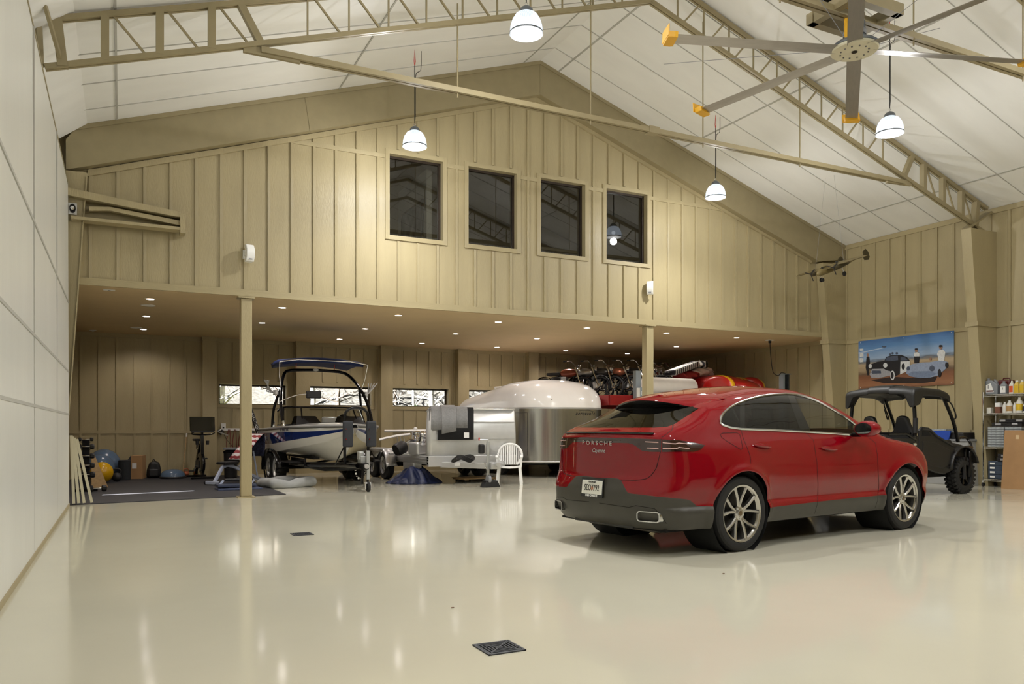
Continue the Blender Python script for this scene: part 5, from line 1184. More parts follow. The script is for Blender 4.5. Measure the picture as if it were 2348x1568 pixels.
# oil jug with handle hole
j = thing('oil_jug', 'large silver grey oil jug with handle on the top shelf', 'jug', (16.50, 10.36, 1.945))
MB().prism([(-.14, 0), (.12, 0), (.12, .30), (-.02, .30), (-.14, .20)], -.06, .06, 'x').build('body', SILV, j, bevel=.02); MB().prism([(-.125, .21), (-.10, .28), (-.05, .33), (-.045, .30), (-.09, .22)], -.03, .03, 'x').build('handle', SILV, j, bevel=.008)
MB().lathe([(.03, .29), (.03, .345), (.0005, .345)], 12, rotT((0, .08, 0))).build('cap', SILV, j); MB().prism([(-.07, .05), (.10, .05), (.10, .2), (.0, .24)], -.064, -.06, 'x').build('print_band', WHITEP, j)
text_part('1', .11, INKL, j, rotT((-.066, .05, .16), rx=math.pi / 2, rz=-math.pi / 2)); MB().box(-.066, -.06, -.06, .09, .06, .09).build('print_stripe', DRED, j)
c = thing('fuel_can', 'dark red ribbed can behind the oil jugs on the top shelf', 'can', (16.62, 10.14, 1.945)); MB().box(-.1, .1, -.13, .13, 0, .30).build('body', DRED, c, bevel=.03); MB().tube([(0, -.08, .29), (0, -.06, .335), (0, .06, .335), (0, .08, .29)], .014, 8).build('handle', DRED, c, smooth=True)
j = bottle('oil_bottle', 'small silver grey oil bottle on the top shelf beside the jug', 16.47, 10.10, 1.945, .13, .08, .27, SILV, SILV, WHITEP); text_part('1', .06, INKL, j, rotT((-.044, 0, .11), rx=math.pi / 2, rz=-math.pi / 2))
words = ['leftmost', 'second', 'third', 'fourth', 'fifth', 'sixth']
for k in range(6):
    bottle('cleaner_bottle', '%s of the white capped bottles in a row on the top shelf' % words[k], 16.46, 9.93 - .105 * k, 1.945, .09, .07, .27, PALE if k < 1 else M('amber_bottle', (206, 176, 78), .4, var=.06), WHITEP, ORG if k == 0 else YEL, 'white capped bottles on the top shelf')
row2 = [('carton', 10.40, .09, .09, .12, PALE, None, 'small cream carton at the left end of the second shelf'), ('carton', 10.22, .10, .09, .22, M('brown_carton', (120, 78, 60), .7, var=.1), WHITEP, 'tall brown carton with pale top on the second shelf'),
        ('bottle', 10.09, .085, .08, .23, PALE, None, 'plain white bottle beside the brown carton on the second shelf'), ('jar', 9.99, .12, .11, .26, PALE, M('tan_print', (176, 140, 90), .5), 'wide cream jar with tan band on the second shelf'),
        ('bottle', 9.885, .07, .07, .21, PALE, None, 'slim white bottle next to the wide cream jar'), ('jar', 9.79, .12, .11, .32, PALE, YEL, 'tall cream jar with yellow band and pump top'), ('bottle', 9.67, .085, .08, .23, PALE, M('navy_print', (30, 30, 60), .5), 'white bottle with small navy print on the second shelf'),
        ('bottle', 9.57, .08, .08, .25, DRED, PALE, 'dark red bottle with pale band on the second shelf'), ('bottle', 9.47, .085, .08, .21, PALE, DRED, 'white bottle with dark red band on the second shelf'), ('bottle', 9.38, .075, .08, .27, DRED, None, 'plain dark red bottle at the right of the second shelf')]
for nm, y, w, d, h, body, lab, label in row2:
    if nm == 'carton':
        t = thing(nm, label, 'box', (16.48, y, 1.55)); MB().box(-d / 2, d / 2, -w / 2, w / 2, 0, h * .6).build('body', body, t, bevel=.003); MB().box(-d / 2, d / 2, -w / 2, w / 2, h * .6, h).build('top_panel', lab or body, t, bevel=.003)
    else: bottle('storage_jar' if nm == 'jar' else nm, label, 16.48, y, 1.55, w, d, h, body, WHITEP, lab, round_=True)
p = thing('spray_gun', 'dark spray gun standing behind the jars on the second shelf', 'spray gun', (16.66, 9.72, 1.55)); MB().lathe([(.05, 0), (.05, .12), (.02, .16), (.02, .26)], 12).build('cup', GREYP, p, smooth=True); MB().tube([(.0, -.06, .38), (0, .0, .36), (0, .08, .37)], .022, 8).build('barrel', BLACKP, p); MB().bar((0, .05, .36), (0, .08, .24), .03, .03).build('grip', BLACKP, p)
# flat tool cases, drawers
CASE = M('black_blow_moulded_case', (24, 22, 26), .5, var=.1)
def case(x, y, z, label, mat=CASE, w=.62):
    c = thing('tool_case', label, 'case', (x, y, z), group='flat black tool cases'); MB().box(-.16, .16, -w / 2, w / 2, 0, .04).build('base', mat, c, bevel=.008); MB().box(-.16, .16, -w / 2, w / 2, .042, .075).build('lid', mat, c, bevel=.008)
    for yy in (-.17, .17): MB().box(-.172, -.158, yy - .06, yy + .06, .02, .06).build('latch', M('pale_latch', (176, 176, 180), .35, .4), c, bevel=.006)
case(16.55, 10.0, 1.275, 'flat dark case at the bottom of the pair above the clear organisers'); case(16.57, 9.92, 1.352, 'smaller flat case on top of the pair above the clear organisers', CASE, .5)
case(16.53, 9.88, .545, 'flat black case directly on the blue drawer cabinet'); case(16.54, 9.87, .622, 'flat black case topmost above the blue drawer cabinet')
CLR = M('clear_organiser', (158, 164, 168), .25, var=.25, vscale=30)
for i, y in enumerate((10.23, 9.87)):
    for k in range(8):
        t = thing('parts_organiser', '%s clear parts organiser from the bottom in the %s stack' % (['lowest', 'second', 'third', 'fourth', 'fifth', 'sixth', 'seventh', 'topmost'][k], ['left', 'right'][i]), 'organiser', (16.55, y, .845 + .0535 * k), group='clear parts organisers on the third shelf')
        MB().box(-.15, .15, -.17, .17, 0, .036).build('tray', CLR, t, bevel=.004); MB().box(-.15, .15, -.172, .172, .038, .05).build('lid', M('grey_lid', (112, 116, 120), .4, var=.1), t, bevel=.003)
BLUEC = M('slate_blue_cabinet', (62, 74, 92), .4, .2, var=.05)
cb = thing('drawer_cabinet', 'slate blue four drawer parts cabinet on the lowest shelf', 'cabinet', (16.57, 9.95, .165)); MB().box(-.17, .17, -.42, .44, 0, .38).build('body', BLUEC, cb, bevel=.006)
for k in range(4):
    d = MB().box(-.182, -.17, -.40, .42, .012 + .092 * k, .092 + .092 * k).build('drawer', BLUEC, cb, bevel=.004); MB().box(-.186, -.182, .29, .39, .035 + .092 * k, .072 + .092 * k).build('label_holder', WHITEP, d); MB().tube([(-.182, -.06, .05 + .092 * k), (-.20, -.04, .045 + .092 * k), (-.20, .06, .045 + .092 * k), (-.182, .08, .05 + .092 * k)], .006, 6).build('pull', BLUEC, d)
o = MB().cbox((0, 0, .60), (.012, 1.3, 1.2)).build('cardboard_sheet', CARD, None, loc=(16.18, 9.33, 0)); o.rotation_euler[1] = math.radians(6); tag(o, 'large plain cardboard sheet leaning on the wire shelving', 'cardboard')
MB().box(-.0075, -.006, .35, .42, 1.02, 1.1).build('scuff_tape', M('pale_tape', (206, 180, 140), .6), o)
# workbench and sink things behind the buggy
t = thing('wall_cabinet', 'grey bench unit with blue panel seen behind the buggy', 'bench', (16.5, 11.3, 0)); MB().box(-.3, .3, -.6, .6, 0, .95).build('body', M('pale_grey_bench', (170, 172, 174), .4, .3), t, bevel=.01); MB().box(-.33, .33, -.63, .63, .95, 1.0).build('top', GREYP, t, bevel=.008)
MB().prism([(-.25, 1.18), (.15, 1.18), (.07, .90), (-.17, .90)], -.36, -.33, 'x').build('blue_panel', M('royal_blue_bag', (28, 70, 170), .5, var=.1), t); MB().box(-.3, .3, -.5, -.05, 1.0, 1.14).build('black_tray', BLACKP, t, bevel=.02)
MB().box(-.02, .28, .1, .45, 1.0, 1.22).build('clear_bin', CLR, t, bevel=.01)
# ------------------------------------------------------------------ gym corner
MATB = M('black_gym_mat', (44, 44, 48), .62, var=.12, vscale=18, bump=.3, bscale=220)
o = MB().add([(-1.1, 14.40, 0), (2.74, 14.98, 0), (2.68, 21.7, 0), (-1.1, 21.7, 0), (-1.1, 14.40, .012), (2.74, 14.98, .012), (2.68, 21.7, .012), (-1.1, 21.7, .012)], [(3, 2, 1, 0), (4, 5, 6, 7), (0, 1, 5, 4), (1, 2, 6, 5), (2, 3, 7, 6), (3, 0, 4, 7)]).build('gym_mat', MATB); tag(o, 'large black rubber gym mat on the floor below the loft', 'mat')
TRIMW = M('primed_trim_board', (196, 190, 164), .5, var=.05, stretch=(6, 6, .6))
for k, (xb, xt) in enumerate(((-.69, -.735), (-.62, -.715), (-.545, -.69), (-.435, -.655))):
    o = MB().bar((xb, 14.42 + .02 * k, .03), (xt, 14.62, 1.12 - .02 * k), .042, .02, up=(0, 1, 0)).build('trim_board', TRIMW); tag(o, '%s of the four pale boards leaning at the left wall corner' % ['leftmost', 'second from left', 'third from left', 'rightmost'][k], 'board', 'pale boards leaning at the corner')
# dumbbell rack
HEXR = M('black_hex_rubber', (26, 26, 28), .55, var=.1)
def dumbbell(x, y, z, s, label, ang=0.):
    d = thing('dumbbell', label, 'dumbbell', (x, y, z), ang, 'hex dumbbells')
    MB().tube([(-.075, 0, 0), (-.03, 0, 0), (0, 0, 0), (.03, 0, 0), (.075, 0, 0)], [.012, .015, .017, .015, .012], 10).build('handle', CHROME, d, smooth=True)
    for sg in (-1, 1): MB().lathe([(s * .75, .07), (s, .085), (s, .07 + s * 1.2), (s * .75, .085 + s * 1.25)], 6, rotT(ry=sg * math.pi / 2)).build('head', HEXR, d, bevel=.006)
r = thing('dumbbell_rack', 'narrow black upright dumbbell rack by the left wall', 'rack', (-.62, 17.25, .012)); MB().bar((0, .1, .0), (0, .0, 1.02), .13, .05, up=(0, 1, 0)).build('upright', M('navy_black_steel', (34, 36, 46), .4, .3), r)
MB().box(-.2, .2, -.02, .3, 0, .05).build('base', BLACKM, r)
for z in (.30, .48, .66, .84, .98): MB().box(-.08, .08, -.11, .0, z - .03, z - .015).build('cradle', BLACKM, r)
for k, (z, s) in enumerate(((1.01, .038), (.87, .05), (.69, .052), (.51, .054), (.33, .06))): dumbbell(-.62, 17.17, z + .012, s, '%s black hex dumbbell on the upright rack' % ['topmost', 'second highest', 'middle', 'second lowest', 'lowest'][k])
dumbbell(-.42, 17.15, .075, .06, 'black hex dumbbell lying on the mat beside the rack', .1)
o = MB().prism([(0, .0), (.34, .0), (.06, .68), (0, .72)], -.015, .015, 'y', rotT(rz=.5)).build('plywood_offcut', WOOD, None, loc=(-.56, 18.2, .014)); tag(o, 'tilted plywood offcut standing behind the dumbbell rack', 'board')
def xball(x, y, r, mat, label):
    o = MB().ball((0, 0, 0), r, 32, 20).build('exercise_ball', mat, None, smooth=True, loc=(x, y, r + .012)); tag(o, label, 'ball', 'exercise balls'); MB().lathe([(.012, 0), (.012, .006), (.0005, .006)], 10, rotT((0, -r, 0), rx=math.pi / 2)).build('valve', WHITEP, o)
BB = M('blue_grey_ball', (84, 104, 128), .25, var=.04)
xball(-.40, 19.75, .235, M('yellow_ball', (206, 158, 10), .25, var=.05), 'shiny yellow exercise ball on the gym mat'); xball(-.45, 20.45, .31, BB, 'blue grey exercise ball directly behind the yellow ball'); xball(-.38, 21.2, .36, BB, 'blue grey exercise ball touching the back wall behind the others')
def kettle(x, y, s, mat, label):
    k = thing('kettlebell', label, 'kettlebell', (x, y, .012), group='kettlebells'); MB().ball((0, 0, s), s, 18, 12).build('bell', mat, k, smooth=True); MB().tube(catmull([(-s * .6, 0, s * 1.6), (-s * .75, 0, s * 2.3), (-s * .4, 0, s * 2.75), (s * .4, 0, s * 2.75), (s * .75, 0, s * 2.3), (s * .6, 0, s * 1.6)], 4), s * .16, 8).build('handle', mat, k, smooth=True)
kettle(-.10, 20.12, .105, HEXR, 'black kettlebell next to the yellow exercise ball'); kettle(1.46, 21.45, .07, M('copper_kettlebell', (176, 100, 70), .35, .5), 'copper coloured kettlebell near the exercise bike'); kettle(1.68, 21.5, .07, M('olive_kettlebell', (116, 112, 58), .4), 'olive kettlebell beside the copper one')
o = MB().lathe([(.12, 0), (.135, .01), (.135, .46), (.12, .47), (.05, .47), (.05, .43)], 28).build('foam_roll', M('charcoal_foam', (30, 33, 36), .8, var=.08), None, smooth=True, ang=35, loc=(.06, 20.72, .012)); tag(o, 'black upright foam roll standing by the kettlebell', 'foam roll'); MB().box(-.01, .01, -.137, -.133, .1, .4).build('strap', BLACKP, o)
o = MB().rings([[(0, -.02, 0), (.22, -.02, 0), (.2, -.02, .55), (0, -.02, .25)], [(0, .02, 0), (.22, .02, 0), (.2, .02, .55), (0, .02, .25)]]).build('folded_mat', M('grey_folded_mat', (52, 54, 58), .8, var=.1), None, loc=(.0, 21.45, .012)); tag(o, 'dark pointed folded mat standing against the back wall', 'mat'); MB().box(.02, .3, -.08, -.03, 0, .16).build('lower_fold', BLACKP, o)
b = thing('cardboard_box', 'tall brown cardboard box with white label by the back wall', 'box', (.36, 21.1, .012), -.25); MB().box(-.13, .13, -.16, .16, 0, .56).build('carton', CARD, b, bevel=.004); MB().box(-.1, .0, -.163, -.16, .25, .38).build('shipping_label', WHITEP, b); MB().box(-.13, .13, -.01, .01, .56, .562).build('top_tape', M('pale_tape', (206, 180, 140), .6), b)
def pack():
    k = thing('backpack', 'black backpack slumped against the back wall', 'backpack', (.70, 21.25, .012))
    F = lambda p: smax(smax(np.abs(p[:, 0] - .05 * (p[:, 2])) - np.interp(p[:, 2], (0, .2, .38, .42), (.17, .16, .11, .06)), np.abs(p[:, 1]) - .12, .08), smax(p[:, 2] - .41, -p[:, 2], .01), .08)
    sdf_part('bag', F, (-.3, -.25, -.05), (.35, .25, .5), .025, BLKPAD, k); sdf_part('front_pocket', lambda p: rbox(p, (0, -.12, .13), (.24, .1, .2), .04), (-.2, -.22, 0), (.2, 0, .3), .02, BLKPAD, k)
    MB().tube(catmull([(-.03, 0, .39), (0, 0, .45), (.06, 0, .39)], 4), .012, 6).build('handle', BLACKP, k)
pack()
b = thing('balance_dome', 'blue grey half dome balance trainer on black base', 'balance trainer', (1.12, 20.9, .012)); MB().lathe([(.30, 0), (.31, .02), (.30, .045)], 32).build('platform', BLACKP, b, smooth=True, ang=30); MB().lathe([(.285, .045), (.27, .11), (.22, .17), (.13, .21), (.0005, .222)], 32).build('dome', BB, b, smooth=True)
o = MB().tube([(0, 0, 0), (.10, .12, 1.0)], .012, 8).build('wooden_stick', WOOD, None, loc=(1.38, 21.55, .012)); tag(o, 'thin wooden stick leaning on the back wall', 'stick'); MB().tube([(.10, .12, 1.0), (.108, .13, 1.09)], .016, 8).build('white_tip', WHITEP, o)
# exercise bike
def bike():
    k = thing('exercise_bike', 'black exercise bike with large dark screen', 'exercise bike', (1.70, 20.75, .012), math.radians(8))
    for y in (-.45, .45): MB().box(-.28, .28, y - .03, y + .03, .0, .05).build('foot_bar', BLACKM, k, bevel=.01)
    MB().bar((0, -.45, .06), (0, .45, .06), .05, .05).build('base_spine', BLACKM, k); MB().bar((0, .35, .08), (0, -.1, .82), .07, .09).build('seat_mast', BLACKM, k); MB().bar((0, -.38, .08), (0, -.30, 1.05), .07, .09).build('front_mast', BLACKM, k)
    MB().bar((0, -.32, .62), (0, .12, .50), .06, .08).build('top_tube', BLACKM, k)
    MB().lathe([(.05, -.03), (.24, -.03), (.25, 0), (.24, .03), (.05, .03)], 28, rotT((0, -.30, .36), ry=math.pi / 2)).build('flywheel', BLACKM, k, smooth=True, ang=30)
    MB().cbox((0, -.02, .34), (.09, .42, .22)).build('belt_cover', BLACKP, k, bevel=.04)
    for s in (-1, 1): MB().bar((s * .06, .05, .32), (s * .10, .05, .32 + s * .15), .02, .035).build('crank_arm', CHROME, k); MB().cbox((s * .16, .05, .32 + s * .15), (.1, .09, .035)).build('pedal', BLACKP, k, bevel=.008)
    MB().cbox((0, .22, .93), (.16, .27, .06)).build('saddle', BLKPAD, k, bevel=.025); MB().bar((0, .2, .7), (0, .22, .92), .04, .04).build('seat_post', CHROME, k)
    MB().tube(catmull([(-.24, -.52, 1.12), (-.24, -.36, 1.08), (0, -.30, 1.06), (.24, -.36, 1.08), (.24, -.52, 1.12)], 4), .018, 8).build('handlebar', BLACKM, k, smooth=True)
    MB().cbox((0, 0, 0), (.58, .04, .35), rotT((0, -.36, 1.32), rx=-.1)).build('screen_housing', GLOSSB, k, bevel=.012); MB().bar((0, -.32, 1.05), (0, -.34, 1.3), .05, .05).build('screen_arm', BLACKM, k)
    MB().cbox((0, -.385, 1.14), (.52, .03, .05)).build('tray', BLACKP, k, bevel=.012)
    for s in (-1, 1): MB().lathe([(.035, 0), (.04, .1), (.03, .1)], 12, rotT((s * .12, -.36, .82))).build('bottle_cage', BLACKP, k)
bike()
# wheeled bin
b = thing('waste_bin', 'black lidded bin behind the weight bench', 'bin', (2.38, 20.2, .012)); MB().lathe([(.13, 0), (.15, .03), (.165, .60), (.17, .62)], 24).build('drum', BLACKP, b, smooth=True, ang=30); MB().lathe([(.175, .62), (.18, .66), (.10, .70), (.0005, .705)], 24).build('lid', BLACKM, b, smooth=True, ang=30); MB().lathe([(.178, .70), (.178, .74), (.15, .75)], 24).build('lid_ring', GREYP, b, smooth=True)
# weight bench with flag cloth
PBLUE = M('pale_blue_steel', (188, 198, 222), .35, var=.03)
def bench():
    w = thing('weight_bench', 'pale framed adjustable weight bench with raised black backrest', 'bench', (2.25, 18.35, .012), math.radians(40))
    bar = lambda a, b, n='frame_tube', t=.06: MB().bar(a, b, t, t).build(n, PBLUE, w, bevel=.008)
    bar((-.62, 0, .05), (-.36, 0, .40)); bar((-.38, 0, .39), (-.05, 0, .39)); bar((-.10, 0, .39), (.78, 0, .06)); bar((.12, 0, .36), (.50, 0, .74), 'support_strut', .035); bar((.58, 0, .70), (.72, 0, .10), 'support_strut', .03)
    MB().bar((-.64, -.2, .05), (-.64, .2, .05), .07, .07).build('front_foot', PBLUE, w, bevel=.01); MB().bar((.78, -.26, .05), (.78, .26, .05), .07, .07).build('rear_foot', PBLUE, w, bevel=.01)
    for y in (-.21, .21): MB().lathe([(.045, -.02), (.045, .02)], 14, rotT((-.64, y, .05), rx=math.pi / 2)).build('foot_cap', BLACKP, w)
    MB().cbox((-.22, 0, .46), (.42, .27, .06)).build('seat_pad', BLKPAD, w, bevel=.02); MB().cbox((0, 0, 0), (.85, .27, .06), rotT((.36, 0, .76), ry=-.72)).build('back_pad', BLKPAD, w, bevel=.02)
    MB().tube([(-.3, -.05, .36), (-.3, -.12, .36)], .02, 8).build('adjust_knob', BLACKP, w)
    return w
bench()
def flag_mat():
    m = M('flag_print_cloth', (226, 222, 220), .8, var=.0); nt = m.node_tree; b = nt.nodes['Principled BSDF']; tc = nt.nodes.new('ShaderNodeTexCoord'); wv = nt.nodes.new('ShaderNodeTexWave'); wv.bands_direction = 'X'; wv.inputs['Scale'].default_value = 2.4; wv.inputs['Distortion'].default_value = .6
    r = nt.nodes.new('ShaderNodeValToRGB'); r.color_ramp.interpolation = 'CONSTANT'; r.color_ramp.elements[0].color = srgb(226, 222, 224); r.color_ramp.elements[1].position = .5; r.color_ramp.elements[1].color = srgb(150, 62, 66)
    nt.links.new(tc.outputs['Object'], wv.inputs[0]); nt.links.new(wv.outputs[1], r.inputs[0]); nt.links.new(r.outputs[0], b.inputs['Base Color']); return m
c = thing('flag_towel', 'stars and stripes towel draped over the raised bench backrest', 'towel', (2.25, 18.35, .012), math.radians(40))
rs = [[(x + .02 * math.sin(q * 3 + i), y, z) for q, y in enumerate((-.20, -.145, -.08, 0, .08, .145, .2))] for i, (x, z) in enumerate(((.02, .53), (.22, .72), (.45, .93), (.66, 1.09), (.74, 1.10), (.76, .98), (.75, .80), (.70, .58)))]
o = MB().rings(rs[:5], False, False).build('striped_cloth', flag_mat(), c, smooth=True, ang=80); o.modifiers.new('t', 'SOLIDIFY').thickness = .012
o = MB().rings(rs[4:], False, False).build('hanging_end', M('navy_star_cloth', (40, 44, 72), .8, var=.7, vscale=34), c, smooth=True, ang=80); o.modifiers.new('t', 'SOLIDIFY').thickness = .012
p = thing('step_platform', 'slate blue low step platform behind the steel post', 'step', (2.10, 16.55, .012), .05)
MB().box(-.42, .42, -.22, .22, .0, .03).build('floor_board', M('slate_blue_board', (66, 76, 104), .5, var=.06), p, bevel=.006); MB().box(-.40, .34, -.05, .38, .05, .10).build('step_deck', M('dark_slate_deck', (48, 56, 78), .5), p, bevel=.01)
for x in (-.34, .26): MB().bar((x, .3, .05), (x + .1, .3, .17), .04, .04).build('riser', PBLUE, p)
MB().box(-.22, .34, .26, .42, .15, .20).build('roller_pad', BLKPAD, p, bevel=.02)
o = thing('dog_bowl', 'small steel bowl beside the front foot of the weight bench', 'bowl', (1.86, 18.0, .012)); MB().lathe([(.075, 0), (.08, .005), (.07, .06), (.066, .06), (.06, .015), (.0005, .012)], 20, cap=False).build('dish', CHROME, o, smooth=True); MB().lathe([(.082, 0), (.082, .012), (.075, .012)], 20).build('rubber_ring', RUBBER, o)
# dog bed
def dogbed():
    k = thing('dog_bed', 'pale grey bolstered dog bed half on the gym mat', 'dog bed', (3.12, 16.95, .0), math.radians(14))
    CL = M('pale_grey_canvas', (168, 170, 170), .9, var=.06, vscale=8, bump=.4, bscale=140)
    def F(p):
        q = np.stack([np.abs(p[:, 0]) - .42, np.abs(p[:, 1]) - .30], 1); d = np.linalg.norm(np.maximum(q, 0), axis=1) + np.minimum(q.max(1), 0)
        z = .095 + .02 * np.sin(p[:, 0] * 7 + p[:, 1] * 3) - .03 * np.exp(-((p[:, 0] + .1) / .15) ** 2) * (p[:, 1] < 0)
        r = np.hypot(d, (p[:, 2] - z) * .95); return np.maximum(r - .10 - .008 * np.sin(p[:, 0] * 23) * np.sin(p[:, 1] * 19), .002 - p[:, 2])
    sdf_part('bolster', F, (-.6, -.5, -.02), (.6, .5, .3), .022, CL, k, 2); MB().box(-.4, .4, -.28, .28, .0, .08).build('cushion', CL, k, bevel=.03)
dogbed()
# wall rail with bands, wakeboard bag
r = thing('band_rack', 'wall rail with dark red resistance bands behind the post', 'rack', (2.75, 21.73, 1.2)); MB().bar((-.42, 0, 0), (.9, 0, 0), .04, .06).build('rail', WHITEP, r); MB().tube([(-.42, -.02, 0), (-.55, -.12, -.05), (-.3, -.3, -.15)], .015, 6).build('arm', ALU, r)
for k, x in enumerate((-.25, -.1, .05, .62, .75)): MB().tube(catmull([(x, -.05, 0), (x - .05, -.06, -.35), (x - .02, -.06, -.75 + .05 * k), (x + .05, -.06, -.55), (x + .03, -.05, 0)], 5), .011, 6).build('resistance_band', M('dark_red_band', (110, 44, 36), .6, var=.1) if k < 3 else BLACKP, r, smooth=True)
MB().tube(catmull([(-.5, -.04, -.02), (-.45, -.1, -.12), (-.4, -.06, -.02)], 4), .03, 8).build('hanging_strap', BLACKP, r)
o = thing('tow_pole', 'padded black tow pole with white lettering by the boat stern', 'pole', (2.98, 19.95, 0)); MB().tube([(-.18, 0, 1.72), (-.175, 0, 1.70), (.06, 0, .95), (.08, 0, .62)], [.045, .05, .055, .05], 12).build('pad', BLACKP, o, smooth=True); MB().tube([(.08, 0, .66), (.18, 0, .0)], .02, 8).build('shaft', BLACKM, o)
Tm = Matrix((Vector((.31, 0, -.95)), Vector((.95, 0, .31)), Vector((0, -1, 0)))).transposed().to_4x4(); Tm.translation = (-.07, -.054, 1.36); text_part('NAUTIQUE', .085, WHITEP, o, Tm, shear=.2, xs=1.25)
o = thing('wetsuit', 'black wetsuit hanging beside the padded tow pole', 'wetsuit', (3.02, 21.62, .50)); MB().rings([[(-.12, -.05, 0), (.12, -.05, 0), (.12, .05, 0), (-.12, .05, 0)], [(-.17, -.07, .3), (.17, -.07, .3), (.17, .07, .3), (-.17, .07, .3)], [(-.2, -.06, .55), (.2, -.06, .55), (.2, .06, .55), (-.2, .06, .55)], [(-.06, -.04, .68), (.06, -.04, .68), (.06, .04, .68), (-.06, .04, .68)]]).build('torso', BLACKP, o, smooth=True); MB().tube([(0, 0, .66), (0, .09, .70)], .01, 6).build('hanger', CHROME, o)
for x, z, lab in ((2.38, 1.28, 'white power outlet with plug left of the steel post'), (8.0, 1.02, 'white outlet cover on the back wall above the flatbed')):
    o = thing('power_outlet', lab, 'outlet', (x, YB - .028, z)); MB().box(-.06, .06, -.02, 0, -.08, .08).build('cover', WHITEP, o, bevel=.006); MB().box(-.02, .02, -.035, -.02, -.05, -.01).build('plug', BLACKP if x < 5 else WHITEP, o)
    if x < 5: MB().tube(catmull([(0, -.03, -.04), (.05, -.05, -.3), (.3, -.06, -.62)], 5), .006, 5).build('cord', CORD, o)
o = thing('gear_bag', 'dark red brown gear bag with black straps right of the boat', 'bag', (5.45, 20.9, 0)); sdf_part('bag', lambda p: rbox(p, (0, 0, .35), (.5, .4, .68), .14), (-.4, -.35, -.05), (.4, .35, .8), .035, M('dark_gear_bag', (44, 30, 30), .7, var=.2), o); MB().tube(catmull([(-.15, -.2, .62), (-.1, -.24, .85), (.05, -.22, .62)], 5), .02, 6).build('strap', BLACKP, o); MB().tube(catmull([(.08, -.2, .62), (.16, -.24, .82), (.22, -.22, .5)], 5), .02, 6).build('strap', BLACKP, o)
# ------------------------------------------------------------------ vehicle lift with motorcycles and race car
LGREY = M('lift_grey_paint', (138, 148, 156), .4, .2, var=.04); LRED = M('lift_red_paint', (132, 22, 22), .35, var=.06)
DZ = 2.09
l = thing('vehicle_lift', 'red decked vehicle lift with grey columns behind the red car', 'lift', (13.8, 19.2, 0))
MB().box(-2.4, 2.5, -2.0, 2.0, DZ - .05, DZ).build('deck', M('dark_deck_plate', (62, 50, 48), .5, .3), l); MB().box(-2.42, 2.52, -2.05, -1.98, DZ - .26, DZ + .01).build('front_runway_edge', LRED, l, bevel=.01); MB().box(-2.45, -2.38, -2.0, 2.0, DZ - .26, DZ + .01).build('side_runway_edge', LRED, l, bevel=.01)
MB().box(-2.4, 2.5, 1.9, 2.0, DZ - .24, DZ).build('rear_cross_beam', LRED, l)
for x, y in ((-1.65, -2.15), (2.5, -2.15), (-1.65, 2.15), (2.5, 2.15)):
    MB().box(x - .085, x + .085, y - .07, y + .07, 0, 2.74 if x < 0 and y < 0 else 2.35).build('column', LGREY, l, bevel=.006); MB().box(x - .15, x + .15, y - .15, y + .15, 0, .015).build('foot_plate', LGREY, l)
MB().box(-1.77, -1.52, -2.33, -2.20, 1.85, 2.30).build('control_box', LGREY, l, bevel=.01); MB().box(-1.80, -1.70, -2.345, -2.33, 1.9, 2.28).build('control_panel', M('pale_panel', (206, 206, 200), .5), l); MB().box(-1.66, -1.56, -2.335, -2.33, 2.1, 2.2).build('data_plate', M('pale_plate', (190, 196, 200), .5), l)
MB().tube(catmull([(-1.52, -2.25, 2.0), (-1.40, -2.25, 2.05), (-1.35, -2.25, 1.95)], 4), .03, 8).build('motor', CHROME, l)
c = thing('lift_column', 'grey channel lift column fed by a cable near the right wall', 'column', (16.25, 15.95, 0))
MB().box(-.11, -.05, -.08, .08, 0, 2.70).build('left_flange', LGREY, c); MB().box(.05, .11, -.08, .08, 0, 2.70).build('right_flange', M('lift_dark_steel', (64, 68, 72), .4, .4), c); MB().box(-.05, .05, .05, .08, 0, 2.70).build('web', LGREY, c); MB().box(-.16, .16, -.1, .1, 2.70, 2.72).build('top_plate', LGREY, c); MB().box(-.2, .2, -.2, .2, 0, .015).build('foot_plate', LGREY, c)
c = thing('power_drop_cable', 'dark power cable looping from the soffit to the lift column', 'cable', (15.44, 15.66, 3.58)); MB().tube(catmull([(0, 0, -.04), (.06, .02, -.5), (.22, .1, -.85), (.5, .2, -.92), (.66, .25, -.84), (.85, .28, -.85)], 6), .010, 6).build('cord', CORD, c, smooth=True); MB().box(-.09, .09, -.07, .07, -.02, 0).build('ceiling_plate', WHITEP, c); MB().lathe([(.035, -.09), (.04, -.02)], 12).build('plug', BLACKP, c)
o = thing('foam_wrap_roll', 'big white roll of wrapping foam lying on the lift', 'roll', (13.62, 17.62, DZ + .272), .06); MB().lathe([(.0005, -.85), (.06, -.85), (.06, -.84), (.262, -.84), (.27, -.82), (.27, .82), (.262, .84), (.06, .84), (.0005, .85)], 36, rotT(ry=math.pi / 2)).build('roll', M('white_foam_wrap', (228, 226, 220), .7, var=.03, bump=.2, bscale=60), o, smooth=True, ang=30); MB().lathe([(.07, -.86), (.07, .86), (.05, .86), (.05, -.86)], 20, rotT(ry=math.pi / 2)).build('core', CARD, o)
